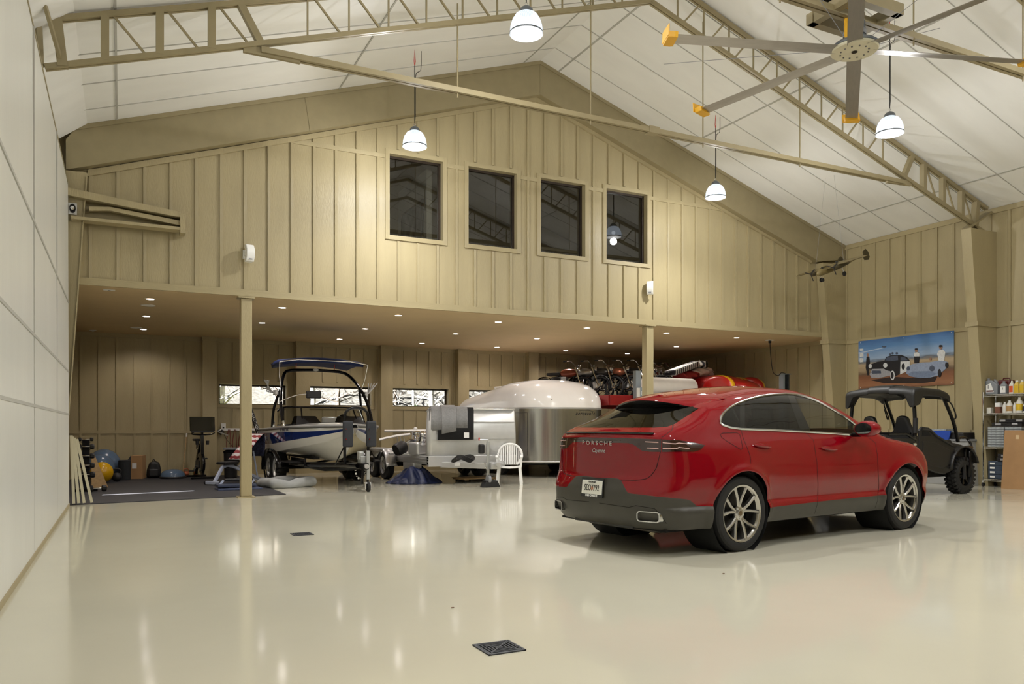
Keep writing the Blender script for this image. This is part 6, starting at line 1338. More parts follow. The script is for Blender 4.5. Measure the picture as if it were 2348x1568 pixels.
# motorcycles
def motorcycle(tank, body):
    m = thing('motorcycle', 'x', 'motorcycle', group='old motorcycles on the lift')
    for x in (-.66, .70):
        MB().lathe([(.29, -.04), (.32, -.035), (.33, 0), (.32, .035), (.29, .04), (.27, .02), (.27, -.02), (.29, -.04)], 24, rotT((x, 0, .33), rx=math.pi / 2), cap=False).build('tyre', RUBBER, m, smooth=True, ang=50); MB().lathe([(.26, -.012), (.275, 0), (.26, .012)], 24, rotT((x, 0, .33), rx=math.pi / 2), cap=False).build('rim', CHROME, m, smooth=True); MB().lathe([(.05, -.06), (.05, .06)], 12, rotT((x, 0, .33), rx=math.pi / 2)).build('hub', CHROME, m)
        for k in range(8): a = math.pi * k / 4; MB().tube([(x, 0, .33), (x + .27 * math.cos(a), 0, .33 + .27 * math.sin(a))], .005, 4).build('wire_spoke', CHROME, m)
        f = MB().rings([[(x + .365 * math.cos(a), y, .33 + .365 * math.sin(a)) for y in (-.06, 0, .06)] for a in [math.radians((20 if x < 0 else 35) + 130 * k / 9) for k in range(10)]], False, False).build('mudguard', body, m, smooth=True); f.modifiers.new('t', 'SOLIDIFY').thickness = .01
    for s in (-1, 1): MB().tube([(.70, s * .09, .33), (.50, s * .09, .80), (.44, s * .09, .92)], .022, 8).build('fork_leg', CHROME, m, smooth=True)
    sdf_part('fuel_tank', lambda p: np.linalg.norm((p - np.array((.18, 0, .78))) / (.30, .14, .13), axis=1) * .13 - .13, (-.2, -.25, .6), (.55, .25, 1.0), .045, tank, m)
    MB().cbox((-.32, 0, .76), (.48, .22, .08)).build('saddle', BLKPAD, m, bevel=.03); MB().cbox((0, 0, .40), (.34, .22, .26)).build('crankcase', ALU, m, bevel=.05)
    for k in range(5): MB().cbox((.05, 0, .54 + .028 * k), (.18, .17, .014)).build('cylinder_fin', ALU, m)
    MB().tube([(.44, 0, .88), (.05, 0, .70), (-.4, 0, .66), (-.66, 0, .36)], .022, 8).build('frame_tube', BLACKM, m); MB().tube([(.42, 0, .82), (.25, 0, .30), (-.3, 0, .26), (-.66, 0, .33)], .022, 8).build('frame_tube', BLACKM, m)
    MB().tube(catmull([(.12, -.12, .52), (.25, -.15, .35), (.0, -.16, .24), (-.75, -.17, .30)], 5), .028, 8).build('exhaust', CHROME, m, smooth=True)
    MB().tube(catmull([(.30, -.36, 1.06), (.40, -.28, 1.07), (.44, -.12, .98), (.44, .12, .98), (.40, .28, 1.07), (.30, .36, 1.06)], 4), .013, 8).build('handlebar', CHROME, m, smooth=True)
    for s in (-1, 1): MB().tube([(.31, s * .355, 1.06), (.21, s * .40, 1.05)], .019, 8).build('grip', RUBBER, m); MB().tube([(.36, s * .33, 1.04), (.33, s * .42, 1.03)], .006, 5).build('lever', CHROME, m)
    MB().lathe([(.0005, -.08), (.06, -.05), (.085, .04), (.085, .06), (.0005, .07)], 16, rotT((.54, 0, .86), ry=math.pi / 2)).build('headlamp', CHROME, m, smooth=True)
    return m
tanks = [M('rust_red_tank', (128, 60, 40), .35, .3, var=.2), M('silver_tank', (150, 148, 142), .3, .7, var=.1), M('olive_black_tank', (48, 46, 42), .3, .3), M('copper_tank', (160, 96, 70), .3, .5, var=.15)]
protos = [motorcycle(t, b) for t, b in zip(tanks, (BLACKM, GREYP, BLACKM, M('brown_mudguard', (84, 60, 44), .4, .3)))]
mb_lab = ['leftmost old motorcycle on the lift with rust red tank', 'second old motorcycle from the left with silver tank', 'old motorcycle with dark tank third from the left on the lift', 'copper tanked motorcycle in the middle of the row on the lift', 'dark tanked motorcycle right of the copper tanked one', 'silver tanked motorcycle just left of the lift column', 'rust red tanked motorcycle directly behind the lift column', 'rightmost motorcycle on the lift behind the foam roll']
for k, (pi, x, y, dh) in enumerate(((0, 11.75, 20.3, 0), (1, 12.08, 19.95, 6), (2, 12.42, 19.6, -5), (3, 12.80, 19.35, 4), (2, 13.2, 19.15, 0), (1, 13.6, 19.1, 7), (0, 13.95, 19.25, -4), (2, 14.55, 19.5, 3))):
    m = protos[pi] if k < 4 else copy_tree(protos[pi]); m.location = (x, y, DZ); m.rotation_euler = (math.radians(-7), 0, math.radians(-62 + dh)); m['label'] = mb_lab[k]
# race car
def racer():
    r = thing('race_car', 'red vintage race car with yellow fender stripes on the lift', 'car', (15.55, 17.75, DZ), math.radians(-80))
    RR = M('racing_red_paint', (.42, .008, .008, 1), .3, coat=1., var=.03); YS = M('yellow_stripe_paint', (224, 168, 20), .3, coat=.8, var=.03)
    zc = tabf([(-1.2, .62), (-.6, .70), (0, .69), (.5, .61), (1.1, .42), (1.4, .2)]); wc = tabf([(-1.2, .55), (0, .58), (.8, .48), (1.4, .2)])
    def F(p):
        x, y, z = p[:, 0], np.abs(p[:, 1]), p[:, 2]
        body = smax(smax(y - wc(x), z - zc(x) + .12 * (y / .5) ** 2, .12), smax(-1.2 - x, x - 1.4, .05), .1); body = smax(body, .12 - z, .04)
        fx = x - .55; fend = smax(np.hypot(fx * np.where(fx > 0, .72, .62), (z - .28) * 1.05) - .36, np.abs(y - .66) - .15, .14); fend = smax(fend, .15 - z, .03)
        return smin(body, fend, .09)
    S = net(F, (-1.35, -1.0, .05), (1.6, 1.0, .85), .04, 1)
    f = np.where((S.n[:, 2] > -.2) & (S.v[:, 0] > .1), np.abs(np.abs(S.v[:, 1]) - .70) - .055, 1.); st, S = S.split(f); S.build('body', RR, r)
    for q in st.split(st.v[:, 1]): q.offset(.002).build('fender_stripe', YS, r)
    T = rotT((.80, .0, .542), rz=math.pi / 2) @ Matrix.Rotation(.34, 4, 'X'); text_part('73', .30, YS, r, T, bold=.012)
    for x in (-.7, .6):
        for s in (-1, 1): MB().lathe([(.12, -.08), (.27, -.09), (.29, 0), (.27, .09), (.12, .08)], 24, rotT((x, s * .66, .29), rx=math.pi / 2)).build('wheel', RUBBER, r, smooth=True)
    MB().box(-.8, -.2, -.35, .35, .45, .64).build('cockpit_rim', BLKPAD, r, bevel=.06)
racer()
STRB = M('striped_blanket', (150, 148, 148), .9, var=0.)
def strb():
    nt = STRB.node_tree; b = nt.nodes['Principled BSDF']; tc = nt.nodes.new('ShaderNodeTexCoord'); w = nt.nodes.new('ShaderNodeTexWave'); w.bands_direction = 'X'; w.inputs['Scale'].default_value = 4.2; w.inputs['Distortion'].default_value = 2.; w.inputs['Detail'].default_value = 2
    r = nt.nodes.new('ShaderNodeValToRGB'); e = r.color_ramp.elements; e[0].color = srgb(40, 40, 48); e[1].color = srgb(196, 194, 190); e[0].position = .35; e[1].position = .7
    nt.links.new(tc.outputs['Object'], w.inputs[0]); nt.links.new(w.outputs[1], r.inputs[0]); nt.links.new(r.outputs[0], b.inputs['Base Color'])
strb()
o = thing('striped_pad', 'folded black and white striped blanket pad on the race car', 'blanket', (14.55, 18.2, DZ + .86)); MB().cbox((0, 0, 0), (.95, .5, .16), rotT(ry=-.32)).build('pad', STRB, o, bevel=.04); MB().tube([(-.45, -.25, -.06), (.45, -.25, .24)], .01, 6).build('white_piping', WHITEP, o)
o = thing('rolled_blanket', 'rolled striped blanket with dark green lining above the race car', 'blanket', (15.15, 18.2, DZ + 1.0)); MB().lathe([(.10, -.25), (.115, -.24), (.115, .25), (.10, .26)], 20, rotT(rx=math.pi / 2, rz=.5)).build('roll', STRB, o, smooth=True); MB().lathe([(.09, .0), (.0005, .01)], 20, rotT((.12, -.23, 0), rx=math.pi / 2, rz=.5)).build('green_lining', M('dark_green_felt', (40, 58, 52), .9), o)
def cloth_lump(name, label, mat, loc, s):
    F = lambda p: np.linalg.norm(p / np.array(s), axis=1) * min(s) - min(s) + .03 * np.sin(p[:, 0] * 17 + p[:, 1] * 9) * np.cos(p[:, 2] * 21 + p[:, 0] * 6)
    o = net(F, (-s[0] - .08, -s[1] - .08, -s[2] - .08), (s[0] + .08, s[1] + .08, s[2] + .08), .035, 1).build(name, mat, None); o.location = loc; tag(o, label, 'cloth')
cloth_lump('dust_cloth', 'crumpled pale cloth bundle between blanket and race car', M('pale_cloth', (206, 190, 184), .9, var=.1), (15.2, 18.1, DZ + .78), (.38, .22, .13)); cloth_lump('red_cloth', 'crumpled red cloth under the striped pad', M('red_cloth', (130, 30, 28), .85, var=.2), (14.75, 18.2, DZ + .66), (.4, .3, .14))
o = MB().tube([(0, 0, 0), (.55, -.35, -.22)], .055, 10).build('canvas_tube', M('olive_canvas', (104, 92, 62), .9, var=.1), None, smooth=True, loc=(15.5, 18.2, DZ + .82)); tag(o, 'olive canvas tube lying on the race car cowl', 'tube'); MB().tube([(.1, -.064, -.04), (.12, -.076, -.048)], .06, 10).build('strap', BLACKP, o)
o = thing('wood_crate', 'small slatted wooden crate right of the white foam roll', 'crate', (14.75, 17.3, DZ))
for k in range(5): MB().box(-.14, .14, -.1, .1, .06 * k, .06 * k + .045).build('slat', WOOD, o)
for x in (-.12, .12): MB().box(x - .015, x + .015, -.11, -.1, 0, .29).build('corner_post', WOOD, o)
# ------------------------------------------------------------------ big fan
FB = M('mill_finish_blade', (168, 164, 158), .35, .8, var=.06, vscale=5, stretch=(1, 6, 6)); FY = M('yellow_fan_paint', (224, 170, 40), .45, var=.04); HUBW = M('cream_hub_paint', (206, 202, 178), .4, var=.04)
def fan():
    f = thing('ceiling_fan', 'huge six blade ceiling fan with yellow tips under the truss', 'fan', (7.86, 6.6, 5.77))
    MB().lathe([(.0005, -.02), (.26, -.02), (.27, -.01), (.27, .01), (.26, .02)], 40).build('hub_plate', HUBW, f, smooth=True, ang=30); MB().lathe([(.27, .02), (.28, .035), (.24, .07), (.12, .08)], 40).build('hub_ring', LRIM, f, smooth=True, ang=30); MB().lathe([(.035, -.028), (.03, -.02)], 16).build('hub_bolt', BLACKM, f)
    b0 = MB().lathe([(.010, -.03), (.010, -.02), (.0005, -.03)], 6, rotT((.16, 0, 0)), cap=False).build('bolt', GREYP, f)
    for k in range(12):
        b = b0 if k == 0 else b0.copy(); b.rotation_euler[2] = 2 * math.pi * k / 12
        if k: COL.objects.link(b)
    sec = [(-.085, -.012), (-.05, .006), (.0, .016), (.05, .014), (.085, -.004), (.05, -.006), (0, -.004)]
    bl = MB().rings([[(x, y * math.cos(.12) - z * math.sin(.12), y * math.sin(.12) + z * math.cos(.12)) for y, z in sec] for x in (.20, .8, 1.5, 2.24)]).build('blade', FB, f, smooth=True, ang=30)
    tp = MB().rings([[(x, y * k, z) for y, z in ((-.11, -.05), (.09, -.03), (.11, .03), (-.09, .0))] for x, k in ((2.22, .9), (2.26, 1), (2.34, .95))]).build('blade_tip', FY, f, bevel=.004); wb = MB().rings([[(x, y, z) for y, z in ((-.12, -.02), (.12, -.02), (.13, .10), (-.10, .10))] for x in (2.335, 2.345)]).build('winglet', FY, f)
    for k in range(6):
        a = math.radians(41 + 60 * k)
        for q in (bl, tp, wb):
            c = q if k == 0 else q.copy(); c.rotation_euler[2] = a
            if k: COL.objects.link(c)
    MB().lathe([(.12, .08), (.12, .32), (.10, .36), (.06, .37)], 24).build('motor', LRIM, f, smooth=True, ang=30); MB().lathe([(.13, .16), (.13, .22)], 24, cap=False).build('motor_fins', GREYP, f)
    MB().tube([(-.13, 0, .05), (-.13, 0, .9)], .03, 8).build('yellow_conduit', FY, f); MB().tube([(0, 0, .36), (0, 0, 1.0)], .06, 12).build('down_rod', LRIM, f)
    for s in (-1, 1):
        MB().bar((-.42, s * .30, .42), (.42, s * .30, .42), .10, .13).build('mount_beam', STEELP_DIM, f); MB().bar((s * .36, -.34, .42), (s * .36, .34, .42), .10, .13).build('mount_beam', STEELP_DIM, f)
    MB().cbox((-.30, .16, .75), (.22, .2, .42)).build('drive_box', BLACKM, f, bevel=.01)
    for k, a in enumerate((100, 190, 280, 10)): MB().tube([(.2 * math.cos(math.radians(a)), .2 * math.sin(math.radians(a)), .08), (2.4 * math.cos(math.radians(a)), 3.2 * math.sin(math.radians(a)), .95 + .1)], .004, 4).build('guy_wire', GREYP, f)
fan()
# ------------------------------------------------------------------ wall speakers
def speaker(x, z, ry, label):
    s = thing('wall_speaker', label, 'speaker', (x, YL, z), ry, 'white wall speakers')
    MB().rings([[(-.075, y0, zz), (.075, y0, zz), (.06, y0 + .11, zz), (-.06, y0 + .11, zz)] for y0, zz in ((-.20, -.15), (-.245, -.06), (-.245, .06), (-.20, .15))]).build('cabinet', WHITEP, s, smooth=True, bevel=.012); MB().box(-.03, .03, -.14, -.02, -.03, .05).build('bracket', WHITEP, s); MB().box(-.05, .05, -.03, -.0, -.08, .08).build('wall_plate', WHITEP, s); MB().box(-.03, .03, -.238, -.23, -.12, -.10).build('name_badge', GREYP, s)
speaker(1.97, 4.32, .25, 'white wall speaker left of the four loft windows'); speaker(10.80, 4.40, -.75, 'white wall speaker below the rightmost loft window')
# ------------------------------------------------------------------ door header channel on the gable at left
d = thing('door_header_arm', 'open tan steel channel arm with bearing on the gable at left', 'channel', (.08, 14.42, 4.72))
MB().prism([(-.85, .22), (.72, .07), (.82, .07), (.82, .15), (-.85, .34)], -.12, .12, 'y').build('top_flange', BEIGE, d); MB().box(-.85, .80, .10, .12, -.12, .22).build('back_web', STEELP_DIM, d); MB().box(-.80, .80, -.12, .12, -.15, -.10).build('bottom_flange', BEIGE, d)
MB().prism([(-.55, .02), (-.25, .06), (.80, -.06), (.80, .02), (-.25, .12), (-.55, .09)], -.06, .06, 'y').build('inner_arm', BEIGE, d); MB().box(.80, .88, -.13, .14, -.20, .12).build('end_plate', BEIGE, d); MB().box(-.84, -.72, -.125, -.10, -.08, .10).build('bearing_plate', ALU, d); MB().lathe([(.065, 0), (.065, .03), (.03, .03), (.028, .05), (.0005, .05)], 20, rotT((-.78, -.125, .01), rx=math.pi / 2, sc=(.7, 1.1, 1))).build('bearing', BLACKM, d); MB().lathe([(.03, .05), (.0005, .055)], 14, rotT((-.78, -.125, .01), rx=math.pi / 2), cap=False).build('shaft_end', CHROME, d)
MB().bar((-.80, -.05, -.16), (-.66, -.05, -.12), .1, .02).build('gusset', BEIGE, d)
# ------------------------------------------------------------------ poster on the right wall
def poster():
    p = thing('wall_poster', 'wide printed poster of two old cars under a blue sky', 'poster', (XR - .045, 12.71, 2.22)); W_, H_ = 2.56, 1.22
    m = M('poster_print', (90, 120, 160), .5, var=0); nt = m.node_tree; b = nt.nodes['Principled BSDF']; tc = nt.nodes.new('ShaderNodeTexCoord'); sp = nt.nodes.new('ShaderNodeSeparateXYZ'); n = nt.nodes.new('ShaderNodeTexNoise'); n.inputs['Scale'].default_value = 5; n.inputs['Detail'].default_value = 8
    mp = nt.nodes.new('ShaderNodeMapping'); mp.inputs['Scale'].default_value = (1, .6, 3); nt.links.new(tc.outputs['Object'], mp.inputs[0]); nt.links.new(mp.outputs[0], n.inputs[0]); nt.links.new(tc.outputs['Object'], sp.inputs[0])
    ma = nt.nodes.new('ShaderNodeMath'); ma.operation = 'MULTIPLY_ADD'; ma.inputs[1].default_value = .16; nt.links.new(n.outputs[0], ma.inputs[0]); nt.links.new(sp.outputs[2], ma.inputs[2]); mr = nt.nodes.new('ShaderNodeMapRange'); mr.inputs[1].default_value = .0; mr.inputs[2].default_value = 1.38; nt.links.new(ma.outputs[0], mr.inputs[0])
    r = nt.nodes.new('ShaderNodeValToRGB'); cr = r.color_ramp; cols = [(0, (66, 44, 34)), (.12, (150, 104, 74)), (.28, (120, 78, 54)), (.34, (104, 84, 66)), (.40, (160, 140, 112)), (.50, (176, 156, 126)), (.55, (96, 104, 116)), (.60, (150, 172, 200)), (.8, (92, 134, 184)), (1, (52, 92, 152))]
    cr.elements[0].color = srgb(*cols[0][1]); cr.elements[1].position = 1; cr.elements[1].color = srgb(*cols[-1][1])
    for q, c in cols[1:-1]: e = cr.elements.new(q); e.color = srgb(*c)
    nt.links.new(mr.outputs[0], r.inputs[0]); nt.links.new(r.outputs[0], b.inputs['Base Color'])
    MB().box(0, .012, -W_ / 2, W_ / 2, 0, H_).build('print_sheet', m, p)
    lay = [0]
    def shp(name, pts, col, k=1):
        lay[0] += 1; q = []
        for x, y in pts:
            f = (x - 105) / 2065; top = 320 - 230 * f; bot = 1305 - 40 * f; q.append((W_ / 2 - f * W_, H_ * (1 - (y - top) / (bot - top))))
        MB().prism(q, -.0006 * lay[0], .001, 'x').build(name, M('print_%d_%d_%d' % col, col, .5, var=.12, vscale=30), p)
    def disc(name, x, y, rx, ry, col): shp(name, [(x + rx * math.cos(2 * math.pi * k / 14), y + ry * math.sin(2 * math.pi * k / 14)) for k in range(14)], col)
    BK, WH, SV, GR, SK = (24, 24, 30), (206, 208, 210), (140, 152, 176), (70, 78, 96), (150, 116, 96)
    shp('printed_shadow', [(400, 1120), (900, 1060), (1250, 1090), (1850, 1080), (1800, 1190), (1500, 1220), (700, 1190)], (40, 28, 26))
    shp('printed_trail', [(110, 545), (700, 440), (700, 455), (110, 575)], (170, 190, 214)); shp('printed_plane', [(655, 430), (665, 405), (700, 415), (765, 410), (760, 435), (700, 445)], GR)
    shp('printed_figure', [(280, 860), (300, 640), (330, 620), (370, 640), (385, 760), (380, 860), (350, 1020), (320, 1020)], BK); disc('printed_head', 330, 600, 26, 36, SK)
    shp('printed_sedan', [(355, 840), (380, 800), (560, 740), (720, 720), (760, 640), (900, 600), (1100, 600), (1220, 650), (1290, 740), (1290, 930), (1080, 1000), (950, 1060), (880, 960), (400, 930)], BK)
    shp('printed_windscreen', [(740, 715), (775, 645), (900, 622), (1020, 620), (1030, 710), (900, 725)], GR); shp('printed_windows', [(1080, 720), (1080, 640), (1170, 650), (1240, 715)], GR)
    shp('printed_white_door', [(1080, 740), (1280, 735), (1285, 920), (1070, 1015)], WH); disc('printed_star', 1140, 850, 36, 70, BK)
    disc('printed_headlamp', 740, 815, 48, 52, WH); disc('printed_headlamp', 390, 830, 38, 46, WH); shp('printed_bumper', [(380, 1000), (430, 890), (700, 885), (760, 920), (860, 945), (860, 1030), (600, 1080), (420, 1070)], (150, 150, 156)); shp('printed_grille', [(420, 960), (450, 920), (640, 925), (650, 985), (440, 990)], GR)
    disc('printed_wheel', 905, 1030, 50, 100, WH); disc('printed_wheel_centre', 900, 1030, 34, 72, BK); disc('printed_star', 850, 590, 26, 24, GR); disc('printed_star', 905, 565, 22, 24, GR); disc('printed_star', 1000, 565, 26, 24, GR)
    shp('printed_figure', [(1365, 620), (1370, 560), (1400, 545), (1460, 545), (1495, 580), (1490, 640), (1475, 780), (1380, 780), (1375, 640)], BK); shp('printed_shirt', [(1368, 610), (1380, 555), (1460, 548), (1495, 580), (1490, 640), (1385, 640)], WH); disc('printed_head', 1420, 510, 28, 42, SK); disc('printed_cap', 1420, 480, 32, 18, BK)
    shp('printed_figure', [(1870, 660), (1850, 600), (1875, 525), (1960, 500), (2010, 560), (2000, 640), (1985, 760), (1880, 760)], WH); disc('printed_head', 1920, 450, 34, 46, SK); disc('printed_hair', 1920, 425, 36, 26, BK); disc('printed_head', 1715, 700, 24, 32, SK)
    shp('printed_roadster', [(1215, 1000), (1220, 900), (1260, 850), (1350, 800), (1560, 770), (1700, 770), (1850, 740), (2000, 745), (2060, 780), (2060, 880), (1980, 960), (1930, 1000), (1870, 1060), (1700, 1100), (1500, 1105), (1300, 1060)], SV)
    shp('printed_roadster_nose', [(1240, 1010), (1350, 960), (1700, 960), (1850, 1020), (1700, 1095), (1500, 1100), (1300, 1055)], (112, 126, 152)); disc('printed_headlamp', 1750, 905, 55, 65, GR); disc('printed_headlamp', 1255, 895, 36, 45, GR); disc('printed_wheel', 1900, 1010, 34, 90, BK); disc('printed_wheel', 2040, 840, 30, 60, BK)
    shp('printed_caption', [(150, 470), (225, 465), (225, 510), (150, 515)], WH); shp('printed_caption', [(150, 565), (230, 560), (230, 635), (150, 640)], WH); shp('printed_caption', [(150, 665), (228, 660), (228, 745), (150, 750)], WH)
    for y in (-1.22, 0, 1.22):
        for z in (.04, H_ - .04): MB().lathe([(.012, 0), (.0005, .004)], 10, rotT((-.0005, y, z), ry=-math.pi / 2), cap=False).build('grommet', ALU, p)
poster()
# ------------------------------------------------------------------ hanging model bomber
def bomber():
    a = thing('model_aeroplane', 'olive twin engined model bomber hanging near the right corner', 'model aeroplane', (14.2, 12.5, 4.80), math.pi)
    OL = M('olive_drab_model', (112, 98, 60), .5, var=.08); OLD = M('dark_olive_model', (66, 58, 36), .5)
    Tt = rotT(ry=math.radians(19)) @ rotT(rx=math.radians(3))
    MB().rings([[(x, r * math.cos(2 * math.pi * k / 12) * .8, z + r * math.sin(2 * math.pi * k / 12)) for k in range(12)] for x, r, z in ((.52, .02, -.01), (.50, .05, -.01), (.42, .075, 0), (.2, .085, .01), (-.2, .08, .02), (-.5, .055, .03), (-.72, .03, .035), (-.78, .008, .035))], T=Tt).build('fuselage', OL, a, smooth=True)
    for s in (-1, 1):
        MB().rings([[(c + .5 * w, y * s, z), (c, y * s, z + .026 * w / .2), (c - .5 * w, y * s, z), (c, y * s, z - .016 * w / .2)] for y, c, w, z in ((.06, .12, .32, .02), (.35, .12, .29, .06), (.9, .08, .18, .06), (.98, .07, .08, .06))], T=Tt).build('wing', OL, a, smooth=True)
        MB().rings([[(c + .5 * w, y * s, .05), (c, y * s, .058), (c - .5 * w, y * s, .05), (c, y * s, .042)] for y, c, w in ((.0, -.68, .15), (.34, -.70, .11))], T=Tt).build('tailplane', OL, a, smooth=True)
        MB().prism([(-.62, -.05), (-.60, .03), (-.64, .15), (-.74, .18), (-.80, .10), (-.80, -.02), (-.74, -.07)], s * .34 - .008, s * .34 + .008, 'y', Tt).build('tail_fin', OLD, a)
        MB().lathe([(.0005, .34), (.035, .33), (.062, .28), (.06, .10), (.035, -.12), (.0005, -.2)], 14, Tt @ rotT((0, s * .32, .02), ry=math.pi / 2)).build('engine_nacelle', OLD, a, smooth=True)
        for k in range(3): MB().bar((.345, s * .32, .02), (.345, s * .32 + .16 * math.cos(.6 + 2.094 * k), .02 + .16 * math.sin(.6 + 2.094 * k)), .022, .006, up=(1, 0, 0), T=Tt).build('propeller_blade', BLACKP, a)
        MB().bar((.1, s * .32, -.02), (.08, s * .32, -.16), .012, .012, T=Tt).build('gear_strut', ALU, a); MB().lathe([(.02, -.015), (.05, -.015), (.05, .015), (.02, .015)], 14, Tt @ rotT((.08, s * .32, -.18), rx=math.pi / 2)).build('gear_wheel', RUBBER, a)
        MB().lathe([(.05, 0), (.0005, .001)], 14, Tt @ rotT((-.32, s * .066, .03), rx=-s * math.pi / 2), cap=False).build('insignia_disc', M('navy_insignia', (30, 32, 52), .5), a); MB().prism([(.045 * math.cos(math.radians(90 + 36 * k)) * (1 if k % 2 == 0 else .4) - .32, .045 * math.sin(math.radians(90 + 36 * k)) * (1 if k % 2 == 0 else .4) + .03) for k in range(10)], s * .068, s * .070, 'y', Tt).build('insignia_star', WHITEP, a)
    MB().lathe([(.0005, .03), (.03, .02), (.04, 0)], 12, Tt @ rotT((-.15, 0, .095))).build('dorsal_turret', BLACKM, a, smooth=True); MB().rings([[(.36, y, .07), (.28, y, .11), (.18, y, .095)] for y in (-.045, .045)], False, False, T=Tt).build('canopy', BLACKM, a); MB().lathe([(.04, -.012), (.04, .012)], 12, Tt @ rotT((.40, 0, -.17), rx=math.pi / 2)).build('nose_wheel', RUBBER, a); MB().bar((.40, 0, -.05), (.40, 0, -.16), .012, .012, T=Tt).build('gear_strut', ALU, a)
    for x, y in ((.1, .4), (.1, -.4)): MB().tube([tuple(Tt @ Vector((x, y, .05))), (x, y * .3, roofz(14.2) - 4.80)], .0025, 4).build('hanging_wire', GREYP, a)
bomber()
# ------------------------------------------------------------------ floor drains
def drain(x, y, s, label):
    d = thing('floor_drain', label, 'drain', (x, y, 0), .0, 'cast iron floor drains'); IR = M('cast_iron', (74, 76, 82), .5, .5, var=.12, vscale=30)
    MB().box(-s, s, -s, s, .0005, .002).build('pit', DARK, d)
    for a, b, c, e in ((-s, s, -s, -s + .012), (-s, s, s - .012, s), (-s, -s + .012, -s, s), (s - .012, s, -s, s)): MB().box(a, b, c, e, .001, .007).build('frame', IR, d)
    MB().bar((-s * .95, -s * .95, .005), (s * .95, s * .95, .005), .008, .005).build('rib', IR, d); MB().bar((-s * .95, s * .95, .005), (s * .95, -s * .95, .005), .008, .005).build('rib', IR, d)
    for k in range(1, 6):
        q = s * k / 6
        for (p0, p1) in (((-q, -q), (q, -q)), ((-q, q), (q, q)), ((-q, -q), (-q, q)), ((q, -q), (q, q))): MB().bar((p0[0], p0[1], .004), (p1[0], p1[1], .004), .007, .004).build('grate_bar', IR, d)
drain(1.915, 4.02, .115, 'square iron floor drain nearest the viewer'); drain(1.89, 9.33, .115, 'square iron floor drain further off left of centre')
# picture in the loft room
o = thing('framed_picture', 'dark framed picture on the loft wall seen through the left window', 'picture', (6.02, 17.25, 5.86)); MB().box(-.035, 0, -.75, .75, -.48, .48).build('frame', BLACKM, o, bevel=.008); MB().box(-.04, -.035, -.68, .68, -.42, .42).build('print', M('grey_picture_print', (96, 96, 94), .4, var=.8, vscale=4), o)
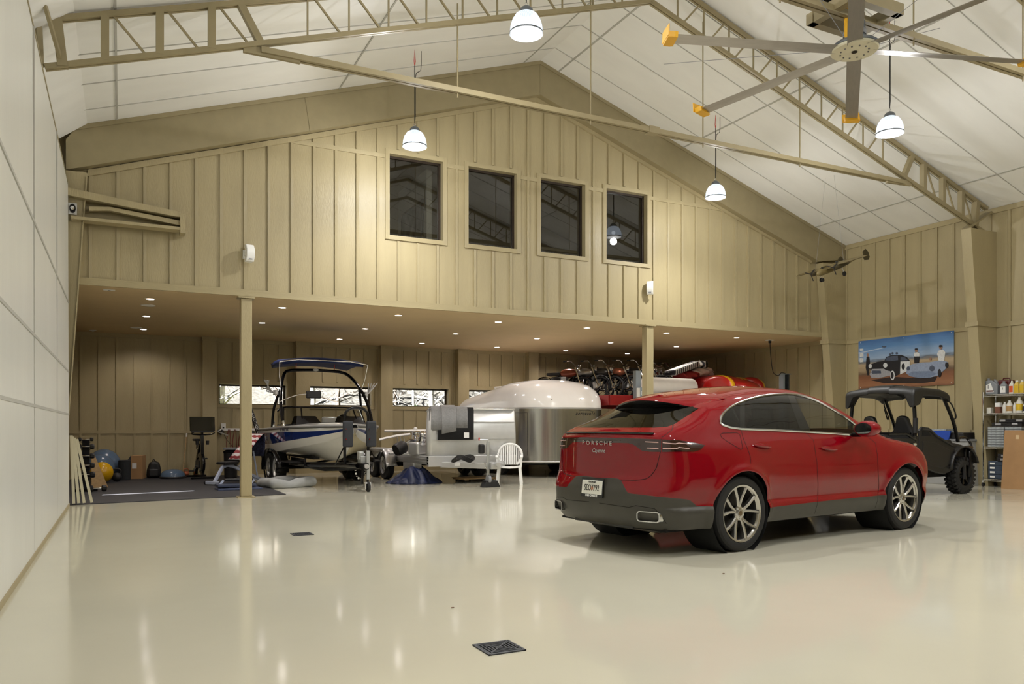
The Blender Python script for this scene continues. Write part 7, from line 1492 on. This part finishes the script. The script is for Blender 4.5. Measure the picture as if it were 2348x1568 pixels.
# ------------------------------------------------------------------ woods behind the back windows
def woods():
    LIT = M('leaf_litter', (66, 63, 58), .95, var=.6, vscale=9)
    g = MB(); n = 24; rs = []
    for j in range(14):
        y = 22.6 + j * 1.3; rs.append([(-14 + 44 * i / n, y, -.2 + max(0, j - 2) * .62 + .25 * math.sin(i * 1.7 + j)) for i in range(n + 1)])
    g.rings(rs, False, False); o = g.build('hillside_ground', LIT, None, smooth=True); struct(o)
    rnd = random.Random(11); BK = [M('grey_bark', (128, 125, 120), .9, var=.25, vscale=9), M('pale_bark', (176, 172, 166), .85, var=.2, vscale=9), M('brown_bark', (104, 92, 82), .9, var=.3, vscale=9)]
    def tree(x, y, h, r, mat, label, grp='bare trees beyond the back wall'):
        z0 = max(0., (y - 25.2) / 1.3 * .62) - .3; t = thing('bare_tree', label, 'tree', (x, y, z0), 0, grp)
        lean = rnd.uniform(-.08, .08); tp = [(lean * q * h + .05 * math.sin(q * 9 + x), .03 * math.sin(q * 7), q * h) for q in (0, .2, .4, .6, .8, 1)]
        MB().tube(tp, [r, r * .9, r * .8, r * .65, r * .5, r * .3], 8).build('trunk', mat, t, smooth=True); m = MB()
        for k in range(30):
            q = rnd.uniform(.08, .95); a = rnd.uniform(0, 6.28); L = rnd.uniform(.6, 1.8); b = Vector((lean * q * h, 0, q * h)); e = b + Vector((math.cos(a) * L, math.sin(a) * L, rnd.uniform(.1, .7) * L)); mid = (b + e) / 2 + Vector((0, 0, rnd.uniform(-.1, .15)))
            m.tube([tuple(b), tuple(mid), tuple(e)], [r * .25, r * .16, .006], 5)
            for i in range(4): f = lerp(.3, 1, i / 3); s = b.lerp(e, f); m.tube([tuple(s), tuple(s + Vector((rnd.uniform(-.6, .6), rnd.uniform(-.6, .6), rnd.uniform(-.1, .5))))], [.012, .004], 4)
        o = m.build('branches', mat, t); o['kind'] = 'stuff'
    def seen(y, i): return [2.0, 4.4, 6.7, 9.0][i] * y / 21.8
    nm = ['leftmost', 'second', 'third', 'rightmost']; pos = [[.25, 1.35, 1.75, 2.1], [.35, .95, 1.5, 2.1], [.4, 1.0, 1.6, 2.2], [.4, 1.2, 1.9]]
    for i in range(4):
        for k, dx in enumerate(pos[i]):
            y = 26.5 + 1.7 * ((k * 3 + i) % 4) if not (i == 0 and k == 0) else 24.6
            tree(seen(y, i) + dx * y / 21.8, y, rnd.uniform(5, 7), .22 if (i == 0 and k == 0) else rnd.uniform(.05, .12), BK[1] if (i == 0 and k == 0) or (k + i) % 3 == 0 else BK[(k + i) % 3], '%s bare tree seen through the %s back window' % (['first', 'second', 'third', 'last'][k], nm[i]))
    def shrub(x, y, s, mat, label):
        t = thing('shrub', label, 'shrub', (x, y, max(0., (y - 25.2) / 1.3 * .62) - .1)); vs, fs = [], []
        for k in range(900):
            a, b = rnd.uniform(0, 6.28), rnd.uniform(0, 1.5); rr = s * rnd.uniform(.6, 1); c = Vector((math.cos(a) * math.cos(b) * rr, math.sin(a) * math.cos(b) * rr, math.sin(b) * rr * 1.3 + .05)); d1 = Vector((rnd.gauss(0, 1), rnd.gauss(0, 1), rnd.gauss(0, 1))).normalized() * .06; d2 = d1.orthogonal().normalized() * .03
            n0 = len(vs); vs += [tuple(c - d1), tuple(c + d2), tuple(c + d1), tuple(c - d2)]; fs.append((n0, n0 + 1, n0 + 2, n0 + 3))
        o = MB().add(vs, fs).build('foliage', mat, t, fix=False); o['kind'] = 'stuff'; MB().tube([(0, 0, 0), (0, 0, s)], .03, 6).build('stem', BK[2], t)
    YG = M('yellow_green_leaves', (130, 142, 40), .8, var=.3, vscale=30); DG = M('green_leaves', (84, 106, 52), .8, var=.3, vscale=30)
    shrub(3.45, 24.0, .9, YG, 'yellow green shrub outside the leftmost back window'); shrub(3.9, 24.6, 1.0, YG, 'yellow green shrub half hidden by the steel post outside'); shrub(9.0, 25.0, 1.6, DG, 'grey green shrub outside the third back window'); shrub(8.0, 25.5, 1.3, DG, 'smaller green shrub at the left of the third back window')
woods()
for k, (x, y, lab) in enumerate(((2.05, 5.05, 'small brown dry leaf on the floor left of the near drain'), (4.6, 5.2, 'tiny dark crumb on the floor in front of the red car'))):
    o = MB().rings([[(-.012 + .024 * i / 4, s * .008 * math.sin(math.pi * i / 4 * .9 + .15), .0015 + .004 * abs(s)) for s in (-1, 0, 1)] for i in range(5)], False, False).build('dry_leaf', M('dry_leaf_brown', (104, 70, 50), .8), None); o.location = (x, y, .001); tag(o, lab, 'leaf'); o.modifiers.new('t', 'SOLIDIFY').thickness = .001
